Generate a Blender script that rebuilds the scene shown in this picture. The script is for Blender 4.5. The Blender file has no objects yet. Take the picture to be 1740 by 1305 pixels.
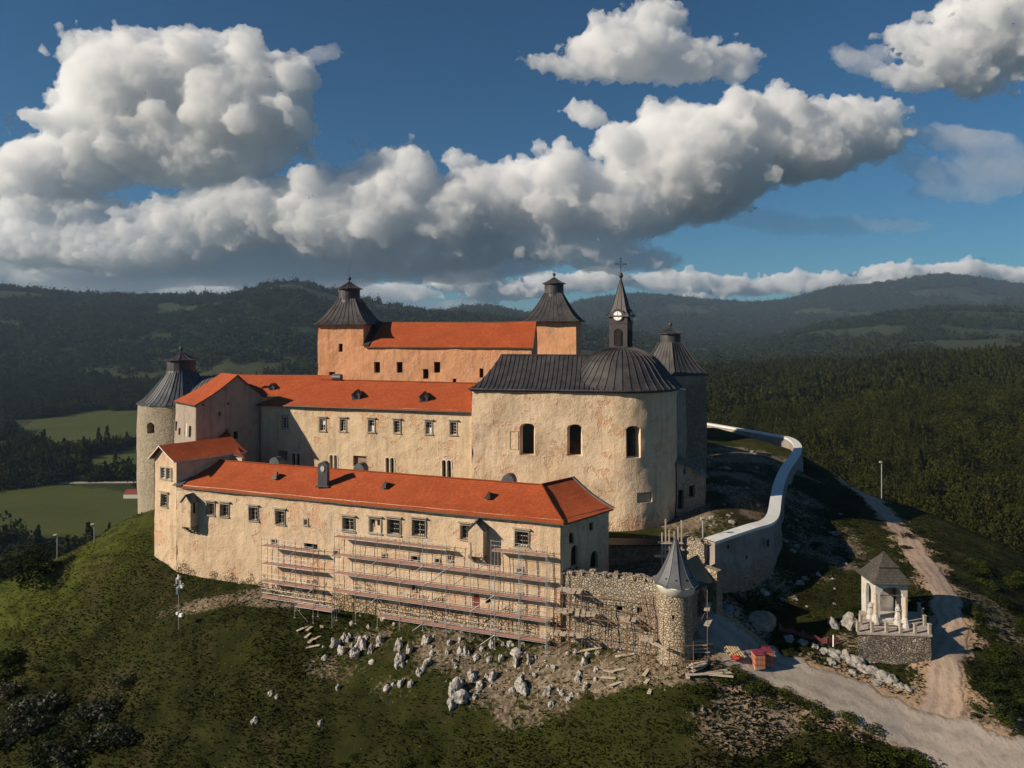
import bpy, bmesh, math, random
import numpy as np
from mathutils import Vector, noise as mnoise
random.seed(7); rng = np.random.default_rng(7)
sc = bpy.context.scene
C = sc.collection

# ------------------------------------------------------------------ camera
F = 1176.0; HOR = 560.0; CZ = 60.0          # focal length in photo pixels, eye-level row, eye height
cam = bpy.data.cameras.new("camera"); camo = bpy.data.objects.new("camera", cam); C.objects.link(camo)
camo.location = (0, 0, CZ); camo.rotation_euler = (math.radians(90), 0, 0)
cam.sensor_width = 36.0; cam.lens = F / 1740 * 36.0; cam.shift_y = -(652.5 - HOR) / 1740
cam.clip_start = 0.5; cam.clip_end = 60000
sc.camera = camo
sc.render.resolution_x = 1024; sc.render.resolution_y = 768

# ------------------------------------------------------------------ light
SUN_TRAVEL = Vector((1.545, 0.55, -0.84)).normalized()
SUN_EL = math.asin(-SUN_TRAVEL.z)
sl = bpy.data.lights.new("sun", 'SUN'); so = bpy.data.objects.new("sun", sl); C.objects.link(so)
so.rotation_euler = SUN_TRAVEL.to_track_quat('-Z', 'Y').to_euler()
sl.energy = 5.0; sl.angle = math.radians(0.5); sl.color = (1.0, 0.85, 0.66)
sc.view_settings.view_transform = 'Standard'; sc.view_settings.look = 'None'
sc.view_settings.exposure = 0.35; sc.view_settings.gamma = 1.0; sc.view_settings.use_curve_mapping = False
sc.cycles.use_denoising = True
sc.cycles.max_bounces = 6; sc.cycles.diffuse_bounces = 2; sc.cycles.glossy_bounces = 2
sc.cycles.transparent_max_bounces = 6; sc.cycles.volume_bounces = 0
sc.cycles.sample_clamp_indirect = 4.0

class NB:
    """small node-building helper"""
    def __init__(s, tree): s.t = tree; s.n = tree.nodes; s.l = tree.links
    def node(s, kind, **kw):
        nd = s.n.new(kind)
        for k, v in kw.items(): setattr(nd, k, v)
        return nd
    def put(s, inp, v):
        if v is None: return
        if isinstance(v, bpy.types.NodeSocket): s.l.new(v, inp)
        else:
            try: inp.default_value = v
            except Exception: inp.default_value = (v, v, v) if not hasattr(v, '__len__') else tuple(v) + (1,) * (len(inp.default_value) - len(v))
    def m(s, op, a, b=None, c=None, clamp=False):
        nd = s.node('ShaderNodeMath', operation=op, use_clamp=clamp)
        s.put(nd.inputs[0], a); s.put(nd.inputs[1], b); s.put(nd.inputs[2], c); return nd.outputs[0]
    def add(s, a, b): return s.m('ADD', a, b)
    def sub(s, a, b): return s.m('SUBTRACT', a, b)
    def mul(s, a, b): return s.m('MULTIPLY', a, b)
    def v(s, op, a, b=None, out=0):
        nd = s.node('ShaderNodeVectorMath', operation=op)
        s.put(nd.inputs[0], a); s.put(nd.inputs[1], b); return nd.outputs[out]
    def vscale(s, a, k):
        nd = s.node('ShaderNodeVectorMath', operation='SCALE'); s.put(nd.inputs[0], a); s.put(nd.inputs[3], k); return nd.outputs[0]
    def comb(s, x=0., y=0., z=0.):
        nd = s.node('ShaderNodeCombineXYZ'); s.put(nd.inputs[0], x); s.put(nd.inputs[1], y); s.put(nd.inputs[2], z); return nd.outputs[0]
    def sep(s, a):
        nd = s.node('ShaderNodeSeparateXYZ'); s.put(nd.inputs[0], a); return nd.outputs
    def noise(s, vec, scale, detail=4., rough=.55, dist=0., col=False, dim='3D'):
        nd = s.node('ShaderNodeTexNoise', noise_dimensions=dim)
        s.put(nd.inputs['Vector'], vec); s.put(nd.inputs['Scale'], scale); s.put(nd.inputs['Detail'], detail)
        s.put(nd.inputs['Roughness'], rough); s.put(nd.inputs['Distortion'], dist)
        return nd.outputs[1 if col else 0]
    def vor(s, vec, scale, feature='F1', rnd=1., out='Distance', dim='3D', smooth=None):
        nd = s.node('ShaderNodeTexVoronoi', feature=feature, voronoi_dimensions=dim)
        s.put(nd.inputs['Vector'], vec); s.put(nd.inputs['Scale'], scale); s.put(nd.inputs['Randomness'], rnd)
        if smooth is not None: s.put(nd.inputs['Smoothness'], smooth)
        return nd.outputs[out]
    def rng(s, x, a, b, c=0., d=1., smooth=False):
        nd = s.node('ShaderNodeMapRange', interpolation_type='SMOOTHSTEP' if smooth else 'LINEAR')
        s.put(nd.inputs[0], x); s.put(nd.inputs[1], a); s.put(nd.inputs[2], b); s.put(nd.inputs[3], c); s.put(nd.inputs[4], d)
        return nd.outputs[0]
    def mix(s, f, a, b, mode='MIX'):
        nd = s.node('ShaderNodeMix', data_type='RGBA', blend_type=mode)
        s.put(nd.inputs[0], f); s.put(nd.inputs[6], a); s.put(nd.inputs[7], b); return nd.outputs[2]
    def ramp(s, f, stops):
        nd = s.node('ShaderNodeValToRGB'); cr = nd.color_ramp
        while len(cr.elements) < len(stops): cr.elements.new(0.5)
        for e, (p, c) in zip(cr.elements, stops): e.position = p; e.color = tuple(c) + (1,) if len(c) == 3 else c
        s.put(nd.inputs[0], f); return nd.outputs[0]

# ------------------------------------------------------------------ sky with its clouds (a direction at infinity, so it holds from any spot)
def build_world():
    w = bpy.data.worlds.new("World"); sc.world = w; w.use_nodes = True
    t = w.node_tree; t.nodes.clear(); b = NB(t)
    sky = b.node('ShaderNodeTexSky', sky_type='NISHITA'); sky.sun_disc = False
    sky.sun_elevation = SUN_EL; sky.sun_rotation = math.atan2(-SUN_TRAVEL.x, -SUN_TRAVEL.y)
    sky.altitude = 500; sky.air_density = 1.0; sky.dust_density = .3; sky.ozone_density = 3.0
    bg = b.node('ShaderNodeBackground'); b.put(bg.inputs[0], b.mix(1., sky.outputs[0], (.42, .84, 1.04, 1), 'MULTIPLY')); bg.inputs[1].default_value = 0.043
    out = b.node('ShaderNodeOutputWorld'); t.links.new(bg.outputs[0], out.inputs[0])
build_world()

# ------------------------------------------------------------------ points, things, mesh builder
def P(px, py, Y): return Vector(((px - 870) * Y / F, Y, CZ - (py - HOR) * Y / F))      # photo bearing + distance -> place
def P2(px, Y): return Vector(((px - 870) * Y / F, Y, 0))
def zat(py, Y): return CZ - (py - HOR) * Y / F
def on_line(a, d, px):
    """point on plan line a + s*d seen under bearing px; returns s"""
    k = (px - 870) / F
    return (k * a[1] - a[0]) / (d[0] - k * d[1])
ORG = {}
def tag(o, label, cat, group=None, kind=None):
    if label: o['label'] = label
    if cat: o['category'] = cat
    if group: o['group'] = group
    if kind: o['kind'] = kind
    return o
def thing(name, label, cat, loc, group=None, kind=None):
    o = bpy.data.objects.new(name, None); C.objects.link(o); o.location = loc; o.empty_display_size = .5
    ORG[o.name] = Vector(loc); return tag(o, label, cat, group, kind)
class MB:
    def __init__(s): s.V = []; s.Fc = []; s.M = []; s.UV = []; s.hasuv = False; s.soft = False
    def v(s, p): s.V.append((p[0], p[1], p[2])); return len(s.V) - 1
    def f(s, idx, m=0, uv=None):
        s.Fc.append(tuple(idx)); s.M.append(m); s.UV.append(uv)
        if uv: s.hasuv = True
    def poly(s, pts, m=0, uv=None): s.f([s.v(p) for p in pts], m, uv)
    def box(s, c, size, rz=0., m=0, tilt=None):
        hx, hy, hz = size[0] / 2, size[1] / 2, size[2] / 2
        from mathutils import Matrix
        R = Matrix.Rotation(rz, 3, 'Z')
        if tilt is not None: R = R @ Matrix.Rotation(tilt[0], 3, 'X') @ Matrix.Rotation(tilt[1], 3, 'Y')
        q = [s.v(Vector(c) + R @ Vector((x * hx, y * hy, z * hz))) for z in (-1, 1) for y in (-1, 1) for x in (-1, 1)]
        for a in ((0, 2, 3, 1), (4, 5, 7, 6), (0, 1, 5, 4), (2, 6, 7, 3), (0, 4, 6, 2), (1, 3, 7, 5)): s.f([q[i] for i in a], m)
    def bar(s, a, b, w, h=None, m=0):
        """square bar from a to b"""
        a = Vector(a); b = Vector(b); d = (b - a)
        if d.length < 1e-5: return
        d.normalize(); up = Vector((0, 0, 1)) if abs(d.z) < .95 else Vector((0, 1, 0))
        x = d.cross(up).normalized() * (w / 2); y = x.cross(d).normalized() * ((h or w) / 2)
        q = [s.v(p + i * x + j * y) for p in (a, b) for i, j in ((-1, -1), (1, -1), (1, 1), (-1, 1))]
        for e in ((0, 3, 2, 1), (4, 5, 6, 7), (0, 1, 5, 4), (1, 2, 6, 5), (2, 3, 7, 6), (3, 0, 4, 7)): s.f([q[i] for i in e], m)
    def tube(s, pts, r, n=6, m=0):
        for a, b in zip(pts[:-1], pts[1:]):
            a = Vector(a); b = Vector(b); d = (b - a).normalized(); up = Vector((0, 0, 1)) if abs(d.z) < .95 else Vector((0, 1, 0))
            x = d.cross(up).normalized(); y = x.cross(d)
            ra, rb = (r, r) if not isinstance(r, (tuple, list)) else r
            A = [s.v(a + ra * (math.cos(t) * x + math.sin(t) * y)) for t in [2 * math.pi * i / n for i in range(n)]]
            B = [s.v(b + rb * (math.cos(t) * x + math.sin(t) * y)) for t in [2 * math.pi * i / n for i in range(n)]]
            for i in range(n): s.f((A[i], B[i], B[(i + 1) % n], A[(i + 1) % n]), m)
            s.f(A, m); s.f(B[::-1], m)
    def lathe(s, c, prof, n=24, m=0, rot=0., cap=True):
        """rings (r, z) about vertical axis at c"""
        rings = []
        for r, z in prof:
            rings.append([s.v((c[0] + r * math.cos(rot + 2 * math.pi * i / n), c[1] + r * math.sin(rot + 2 * math.pi * i / n), z)) for i in range(n)])
        for A, B in zip(rings[:-1], rings[1:]):
            for i in range(n): s.f((A[i], A[(i + 1) % n], B[(i + 1) % n], B[i]), m)
        if cap: s.f(rings[0][::-1], m); s.f(rings[-1], m)
    def strip(s, pts, w=.05, h=.06, m=0):
        """raised rib along a polyline lying on a roof"""
        pts = [Vector(p) for p in pts]; rows = []
        for i, p in enumerate(pts):
            d = (pts[min(i + 1, len(pts) - 1)] - pts[max(i - 1, 0)]).normalized()
            x = d.cross(Vector((0, 0, 1)))
            x = x.normalized() * w / 2 if x.length > 1e-4 else Vector((w / 2, 0, 0))
            n = x.cross(d).normalized()
            rows.append([s.v(p - x - n * .02), s.v(p - x + n * h), s.v(p + x + n * h), s.v(p + x - n * .02)])
        for A, B in zip(rows[:-1], rows[1:]):
            for i in range(3): s.f((A[i], A[i + 1], B[i + 1], B[i]), m)
    def build(s, name, mats, parent=None, smooth=False, bevel=None):
        o0 = ORG[parent.name] if parent is not None else Vector((0, 0, 0))
        me = bpy.data.meshes.new(name)
        V = np.array(s.V, dtype=float) - np.array(o0[:])
        if parent is None and len(V):
            base = Vector(((V[:, 0].min() + V[:, 0].max()) / 2, (V[:, 1].min() + V[:, 1].max()) / 2, V[:, 2].min())); V = V - np.array(base[:])
        else: base = Vector((0, 0, 0))
        me.from_pydata(V.tolist(), [], s.Fc)
        if not isinstance(mats, (list, tuple)): mats = [mats]
        for mt in mats: me.materials.append(mt)
        me.polygons.foreach_set('material_index', s.M)
        if s.hasuv:
            uvl = me.uv_layers.new(name='UVMap'); buf = []
            for fc, uv in zip(s.Fc, s.UV):
                for k in range(len(fc)): buf += list(uv[k]) if uv else [0., 0.]
            uvl.data.foreach_set('uv', buf)
        if smooth: me.polygons.foreach_set('use_smooth', [True] * len(me.polygons))
        me.update()
        if s.soft: me.polygons.foreach_set('use_smooth', [True] * len(me.polygons)); me.set_sharp_from_angle(angle=math.radians(28))
        o = bpy.data.objects.new(name, me); C.objects.link(o); o.location = base
        if parent is not None: o.parent = parent
        ORG[o.name] = o0 if parent is not None else base
        if bevel:
            b = o.modifiers.new('bevel', 'BEVEL'); b.width = bevel; b.segments = 2; b.limit_method = 'ANGLE'
        return o
def cp(o, parent=None):
    c = o.copy(); C.objects.link(c); c.parent = parent; ORG[c.name] = ORG.get(o.name, Vector())
    for ch in list(o.children): cp(ch, c)
    return c

# ------------------------------------------------------------------ materials
MATS = {}
def mat(name, rough=.85, spec=.25, metallic=0.):
    m = bpy.data.materials.new(name); m.use_nodes = True; t = m.node_tree; t.nodes.clear(); b = NB(t)
    bs = b.node('ShaderNodeBsdfPrincipled'); out = b.node('ShaderNodeOutputMaterial'); t.links.new(bs.outputs[0], out.inputs[0])
    bs.inputs['Roughness'].default_value = rough; bs.inputs['Metallic'].default_value = metallic; bs.inputs['Specular IOR Level'].default_value = spec
    MATS[name] = m; return m, b, bs
def bump(b, bs, h, strength, dist):
    n = b.node('ShaderNodeBump'); n.inputs['Strength'].default_value = strength; n.inputs['Distance'].default_value = dist
    b.put(n.inputs['Height'], h); b.l.new(n.outputs[0], bs.inputs['Normal'])
def pos(b): return b.node('ShaderNodeNewGeometry').outputs['Position']
def simple(name, col, rough=.8, var=.25, scale=3., metallic=0., spec=.25):
    m, b, bs = mat(name, rough, spec, metallic); p = pos(b)
    n = b.noise(p, scale, 5., .6)
    dark = tuple(c * (1 - var) for c in col); lite = tuple(min(1, c * (1 + var)) for c in col)
    b.put(bs.inputs['Base Color'], b.ramp(n, [(.3, dark), (.7, lite)])); bump(b, bs, n, .2, .03); return m
def plaster(name, base, lite, dark, patch, patch_amt=.5, rubble=0., ztop=30., zbot=24.):
    """weathered lime render: broad mottling, fallen patches, runs of dirt, pits; rubble shows through low down where it has fallen off"""
    m, b, bs = mat(name, .92, .12); p = pos(b)
    big = b.noise(p, .16, 5., .6); midn = b.noise(p, .9, 6., .62); fine = b.noise(p, 6., 5., .65)
    col = b.mix(b.rng(big, .35, .65), base + (1,), lite + (1,))
    col = b.mix(b.mul(b.rng(midn, .48, .72), .55), col, dark + (1,))
    st = b.noise(b.v('MULTIPLY', p, (1.6, 1.6, .12)), 1., 4., .6)          # vertical dirt runs
    col = b.mix(b.mul(b.rng(st, .52, .72), .55), col, tuple(c * .48 for c in base) + (1,))
    pt = b.add(b.noise(p, .28, 6., .68, .3), b.mul(b.sub(midn, .5), .25))
    pm = b.rng(pt, .60 - .1 * (patch_amt - .5), .64 - .1 * (patch_amt - .5), 0, 1, True)
    col = b.mix(b.mul(pm, .8), col, patch + (1,))
    col = b.mix(b.mul(b.rng(fine, .42, .72), .22), col, tuple(min(1, c * 1.25) for c in lite) + (1,))
    pit = b.rng(b.vor(p, 1.3), .035, .06, 1., 0.)
    pitm = b.mul(pit, b.rng(b.noise(p, .7, 2.), .5, .55))
    col = b.mix(b.mul(pitm, .8), col, (.05, .035, .02, 1))
    h = b.add(b.mul(midn, .7), b.add(b.mul(fine, .3), b.mul(pm, -.22)))
    if rubble:
        z = b.sep(p)[2]
        rm = b.rng(b.add(b.rng(z, zbot, ztop, 1., 0.), b.mul(b.sub(b.noise(p, .5, 6., .65), .5), 1.7)), .40, .62, 0, rubble, True)
        vc = b.vor(p, 2.6, out='Color'); ve = b.vor(p, 2.6, 'DISTANCE_TO_EDGE')
        stone = b.mix(b.sep(vc)[0], (.30, .21, .12, 1), (.50, .38, .26, 1))
        stone = b.mix(b.rng(ve, 0., .09, .75, 0.), stone, (.16, .10, .055, 1))
        col = b.mix(rm, col, stone)
        h = b.add(b.mul(h, b.sub(1., rm)), b.mul(b.mul(b.rng(ve, 0., .15), rm), 1.2))
    b.put(bs.inputs['Base Color'], col); bump(b, bs, h, 1., .22); return m
def stonework(name, a, c, mortar, scale=2.8):
    m, b, bs = mat(name, .92, .15); p = b.v('MULTIPLY', pos(b), (1., 1., 1.35))
    p = b.v('ADD', p, b.vscale(b.noise(p, 1.5, 2., .5, col=True), .18))
    vc = b.sep(b.vor(p, scale, out='Color')); ve = b.vor(p, scale, 'DISTANCE_TO_EDGE')
    big = b.noise(p, .3, 4., .6); fine = b.noise(p, 9., 4., .6)
    col = b.mix(vc[0], a + (1,), c + (1,)); col = b.mix(b.mul(b.rng(vc[1], .6, .9), .5), col, (.62, .55, .46, 1))
    col = b.mix(b.mul(b.rng(fine, .3, .8), .35), col, mortar + (1,))
    gap = b.rng(ve, .01, .08, 1., 0., True)
    col = b.mix(b.mul(gap, b.rng(fine, .35, .65, .25, .9)), col, mortar + (1,))
    b.put(bs.inputs['Base Color'], col); bump(b, bs, b.add(b.rng(ve, 0., .16), b.mul(fine, .4)), .9, .16); return m
def tiles(name, base, var, row=.30, wd=.24):
    m, b, bs = mat(name, .78, .2)
    uv = b.node('ShaderNodeUVMap').outputs[0]; s = b.sep(uv); p = pos(b)
    r = b.m('DIVIDE', s[1], row); ri = b.m('FLOOR', r); rf = b.sub(r, ri)
    off = b.mul(b.m('MODULO', ri, 2.), .5)
    c = b.add(b.m('DIVIDE', s[0], wd), off); ci = b.m('FLOOR', c); cf = b.sub(c, ci)
    wn = b.node('ShaderNodeTexWhiteNoise', noise_dimensions='2D'); b.put(wn.inputs[0], b.comb(ci, ri, 0.))
    big = b.noise(p, .35, 5., .6)
    col = b.mix(wn.outputs[0], base + (1,), var + (1,)); col = b.mix(b.mul(b.rng(big, .4, .65), .45), col, tuple(x * .72 for x in base) + (1,))
    sp = b.rng(b.noise(p, 3.5, 3., .6), .66, .72, 0., .4); col = b.mix(sp, col, (.17, .05, .03, 1)); lk = b.rng(b.noise(b.v('MULTIPLY', p, (1., 1., 2.5)), 1.1, 6., .7), .56, .72, 0., .5); col = b.mix(lk, col, tuple(x * .5 for x in var) + (1,))
    joint = b.m('MAXIMUM', b.mul(b.rng(rf, .0, .22, 1., 0.), .9), b.mul(b.rng(b.m('ABSOLUTE', b.sub(cf, .5)), .44, .5), .4))
    col = b.mix(b.mul(joint, .8), col, tuple(x * .35 for x in base) + (1,))
    b.put(bs.inputs['Base Color'], col)
    bump(b, bs, b.add(b.sub(1., rf), b.mul(wn.outputs[0], .2)), .6, .05); return m
def sheet_metal(name, base, lite, rough=.5):
    m, b, bs = mat(name, rough, .4, .25); p = pos(b)
    n = b.noise(p, .7, 6., .62); st = b.noise(b.v('MULTIPLY', p, (2.2, 2.2, .5)), 1., 4., .6)
    col = b.mix(b.rng(n, .35, .7), base + (1,), lite + (1,)); col = b.mix(b.mul(b.rng(st, .5, .75), .4), col, tuple(x * .55 for x in base) + (1,))
    b.put(bs.inputs['Base Color'], col); b.put(bs.inputs['Roughness'], b.rng(n, .3, .7, rough - .1, rough + .15)); bump(b, bs, n, .12, .05); return m

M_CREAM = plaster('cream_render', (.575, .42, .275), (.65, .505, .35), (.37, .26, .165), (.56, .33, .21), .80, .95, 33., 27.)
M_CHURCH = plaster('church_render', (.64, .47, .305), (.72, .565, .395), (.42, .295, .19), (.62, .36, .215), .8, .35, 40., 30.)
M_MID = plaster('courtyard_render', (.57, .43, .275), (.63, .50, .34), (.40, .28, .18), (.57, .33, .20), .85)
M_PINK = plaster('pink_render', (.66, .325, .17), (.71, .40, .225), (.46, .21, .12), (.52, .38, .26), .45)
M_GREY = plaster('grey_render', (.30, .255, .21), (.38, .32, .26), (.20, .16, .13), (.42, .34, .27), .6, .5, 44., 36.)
M_ROUND = stonework('pale_rubble', (.42, .35, .25), (.60, .52, .40), (.30, .25, .17), 3.3)
M_STONE = stonework('rough_stone', (.30, .25, .19), (.46, .39, .30), (.16, .12, .08), 3.3)
M_TURRET = stonework('turret_stone', (.36, .28, .18), (.50, .42, .31), (.26, .19, .12), 3.2)
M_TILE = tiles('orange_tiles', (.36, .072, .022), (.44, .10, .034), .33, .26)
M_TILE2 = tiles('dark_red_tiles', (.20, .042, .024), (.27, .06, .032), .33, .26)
M_METAL = sheet_metal('dark_sheet_metal', (.050, .045, .046), (.085, .080, .082))
M_METALG = sheet_metal('grey_sheet_metal', (.085, .090, .098), (.13, .135, .145))
M_TRIM = simple('grey_stone_trim', (.34, .30, .24), .85, .2, 4.)
M_WHITE = simple('white_lime', (.66, .62, .55), .85, .18, 2.)
M_DARK = simple('dark_interior', (.018, .016, .014), .9, .2)
M_IRON = simple('black_iron', (.03, .028, .028), .5, .2, metallic=.6)
M_WOOD = simple('brown_wood', (.16, .095, .05), .8, .35, 6.)
M_PALE = simple('weathered_plank', (.44, .37, .29), .85, .25, 5.)
M_REDDECK = simple('pink_deck_board', (.38, .21, .165), .8, .25, 5.)
M_STEEL = simple('galvanised_steel', (.50, .50, .49), .45, .15, 5., metallic=.5)
M_RUST = simple('rusty_pole', (.24, .13, .075), .75, .3, 6., metallic=.2)
M_BRICK = simple('brick_red', (.40, .17, .10), .85, .3, 9.)
M_SHINGLE = tiles('grey_shingles', (.055, .050, .043), (.095, .088, .075), .28, .22)
m, b, bs = mat('window_glass', .12, .5); b.put(bs.inputs['Base Color'], (.02, .022, .025, 1)); M_GLASS = m
m, b, bs = mat('clock_white', .5, .3); b.put(bs.inputs['Base Color'], (.85, .84, .80, 1)); M_CLOCK = m
M_ROCK = None
def rockmat():
    m, b, bs = mat('limestone', .95, .15); p = pos(b)
    n = b.noise(p, 1.6, 7., .65); v = b.vor(p, 2.2, 'DISTANCE_TO_EDGE'); f = b.noise(b.v('MULTIPLY', p, (3., 3., 1.)), 2., 5., .6)
    col = b.ramp(n, [(.30, (.14, .13, .115)), (.44, (.36, .34, .31)), (.60, (.52, .49, .45)), (.8, (.42, .32, .22))])
    col = b.mix(b.rng(v, 0., .05, .7, 0.), col, (.08, .07, .06, 1)); col = b.mix(b.mul(b.rng(f, .55, .75), .6), col, (.16, .15, .14, 1))
    b.put(bs.inputs['Base Color'], col); bump(b, bs, b.add(n, b.mul(f, .5)), 1., .25); return m
M_ROCK = rockmat()
M_GREYROCK = simple('grey_ridge_rock', (.25, .235, .215), .95, .5, 2.2, spec=.1)
M_STAT = simple('weathered_white_stone', (.46, .44, .40), .85, .3, 5.)
M_TERR = stonework('terrace_rubble', (.17, .14, .11), (.27, .23, .19), (.09, .07, .055), 3.3)

# ------------------------------------------------------------------ walls with real openings
def ndisp(x, y, z, amp):
    if amp == 0: return 0.
    return amp * (mnoise.noise(Vector((x * .22, y * .22, z * .22))) * 1.5 + .5 * mnoise.noise(Vector((x * .8 + 7, y * .8, z * .8))) + .22 * mnoise.noise(Vector((x * 2.4, y * 2.4 + 3, z * 2.4))))
class Wall:
    """upright wall over a plan path (left to right seen from outside); openings are cut out and lined"""
    def __init__(s, path, z0, z1, amp=.09, step=.5):
        s.p = [Vector((a[0], a[1], 0)) for a in path]; s.L = [0.]
        for a, b_ in zip(s.p[:-1], s.p[1:]): s.L.append(s.L[-1] + (b_ - a).length)
        s.z0 = z0; s.z1 = z1 if callable(z1) else (lambda q, zz=z1: zz); s.amp = amp; s.step = step; s.holes = []
    def at(s, q):
        q = max(0, min(s.L[-1], q))
        for i in range(len(s.p) - 1):
            if q <= s.L[i + 1] + 1e-9:
                t = (q - s.L[i]) / (s.L[i + 1] - s.L[i]); d = (s.p[i + 1] - s.p[i]).normalized()
                return s.p[i].lerp(s.p[i + 1], t), Vector((d.y, -d.x, 0))
    def pt(s, q, z, out=0.):
        p, n = s.at(q); k = ndisp(p.x, p.y, z, s.amp) if s.amp else 0
        p = p + n * (k + out); return Vector((p.x, p.y, z))
    def hit(s, px):
        k = (px - 870) / F
        for i in range(len(s.p) - 1):
            a = s.p[i]; d = s.p[i + 1] - a; den = d.x - k * d.y
            if abs(den) < 1e-9: continue
            t = (k * a.y - a.x) / den
            if -1e-6 <= t <= 1 + 1e-6 and d.y * 0 + 1: 
                q = a + d * t
                n = Vector((d.y, -d.x, 0))
                if n.dot(q) < 0: return s.L[i] + t * (s.L[i + 1] - s.L[i]), q.y
        return None
    def hole(s, x0, y0, x1, y1, depth=.45, arch=0., kind=None, splay=0.):
        h0 = s.hit(x0); h1 = s.hit(x1)
        if not h0 or not h1: print('MISS', x0, x1); return None
        Y = (h0[1] + h1[1]) / 2; h = dict(s0=h0[0], s1=h1[0], z0=zat(y1, Y), z1=zat(y0, Y), depth=depth, arch=arch, kind=kind, splay=splay); s.holes.append(h); return h
    def mesh(s, mb, m=0, mr=None):
        mr = m if mr is None else mr; mb.soft = True
        S = set(s.L); Z = {s.z0, s.z1(0), s.z1(s.L[-1])}
        zt = max(s.z1(q) for q in np.linspace(0, s.L[-1], 60)); Z.add(zt)
        for h in s.holes: S |= {h['s0'], h['s1']}; Z |= {h['z0'], h['z1']}
        def fill(st):
            o = sorted(st); r = [o[0]]
            for a in o[1:]:
                if a - r[-1] < 1e-4: continue
                n = max(1, int((a - r[-1]) / s.step)); b0 = r[-1]
                r += [b0 + (a - b0) * (i + 1) / n for i in range(n)]
            return r
        S = fill(S); Z = fill(Z); G = {}
        def gv(i, j):
            if (i, j) not in G: q = S[i]; G[(i, j)] = mb.v(s.pt(q, min(Z[j], s.z1(q))))
            return G[(i, j)]
        for i in range(len(S) - 1):
            for j in range(len(Z) - 1):
                qc = (S[i] + S[i + 1]) / 2; zc = (Z[j] + Z[j + 1]) / 2
                if Z[j] >= max(s.z1(S[i]), s.z1(S[i + 1])) - 1e-6: continue
                if any(h['s0'] < qc < h['s1'] and h['z0'] < zc < h['z1'] for h in s.holes): continue
                mb.f((gv(i, j), gv(i + 1, j), gv(i + 1, j + 1), gv(i, j + 1)), m)
        for h in s.holes:
            a, b_, c, d, dep, sp = h['s0'], h['s1'], h['z0'], h['z1'], h['depth'], h['splay']
            n = 8; w = b_ - a
            if h['arch'] > 0:
                rise = min(h['arch'] * w, (d - c) * .8)
                top = [(a + w * i / n, d - rise + rise * math.sqrt(max(0, 1 - (2 * i / n - 1) ** 2))) for i in range(n + 1)]
                mb_top = [mb.v(s.pt(q, z)) for q, z in top]
                A = mb.v(s.pt(a, d)); B = mb.v(s.pt(b_, d))
                mb.f([A] + mb_top[:n // 2 + 1][::1] , m) if False else None
                for i in range(n // 2): mb.f((A, mb_top[i], mb_top[i + 1]), m)
                mid = mb_top[n // 2]
                for i in range(n // 2, n): mb.f((B, mb_top[i], mb_top[i + 1]), m)
                mb.f((A, mid, B), m)
                outer = [(a, c)] + top + [(b_, c)]
            else: outer = [(a, c), (a, d), (b_, d), (b_, c)]
            cx = (a + b_) / 2
            inner = [(q + (sp if q < cx - 1e-6 else (-sp if q > cx + 1e-6 else 0)), z - (sp * .5 if z > c + .01 else -sp * .3)) for q, z in outer]
            h['inner'] = inner
            O = [mb.v(s.pt(q, z)) for q, z in outer]; I = [mb.v(s.pt(q, z, -dep)) for q, z in inner]
            for k in range(len(O)): k2 = (k + 1) % len(O); mb.f((O[k], I[k], I[k2], O[k2]), mr)
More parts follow.
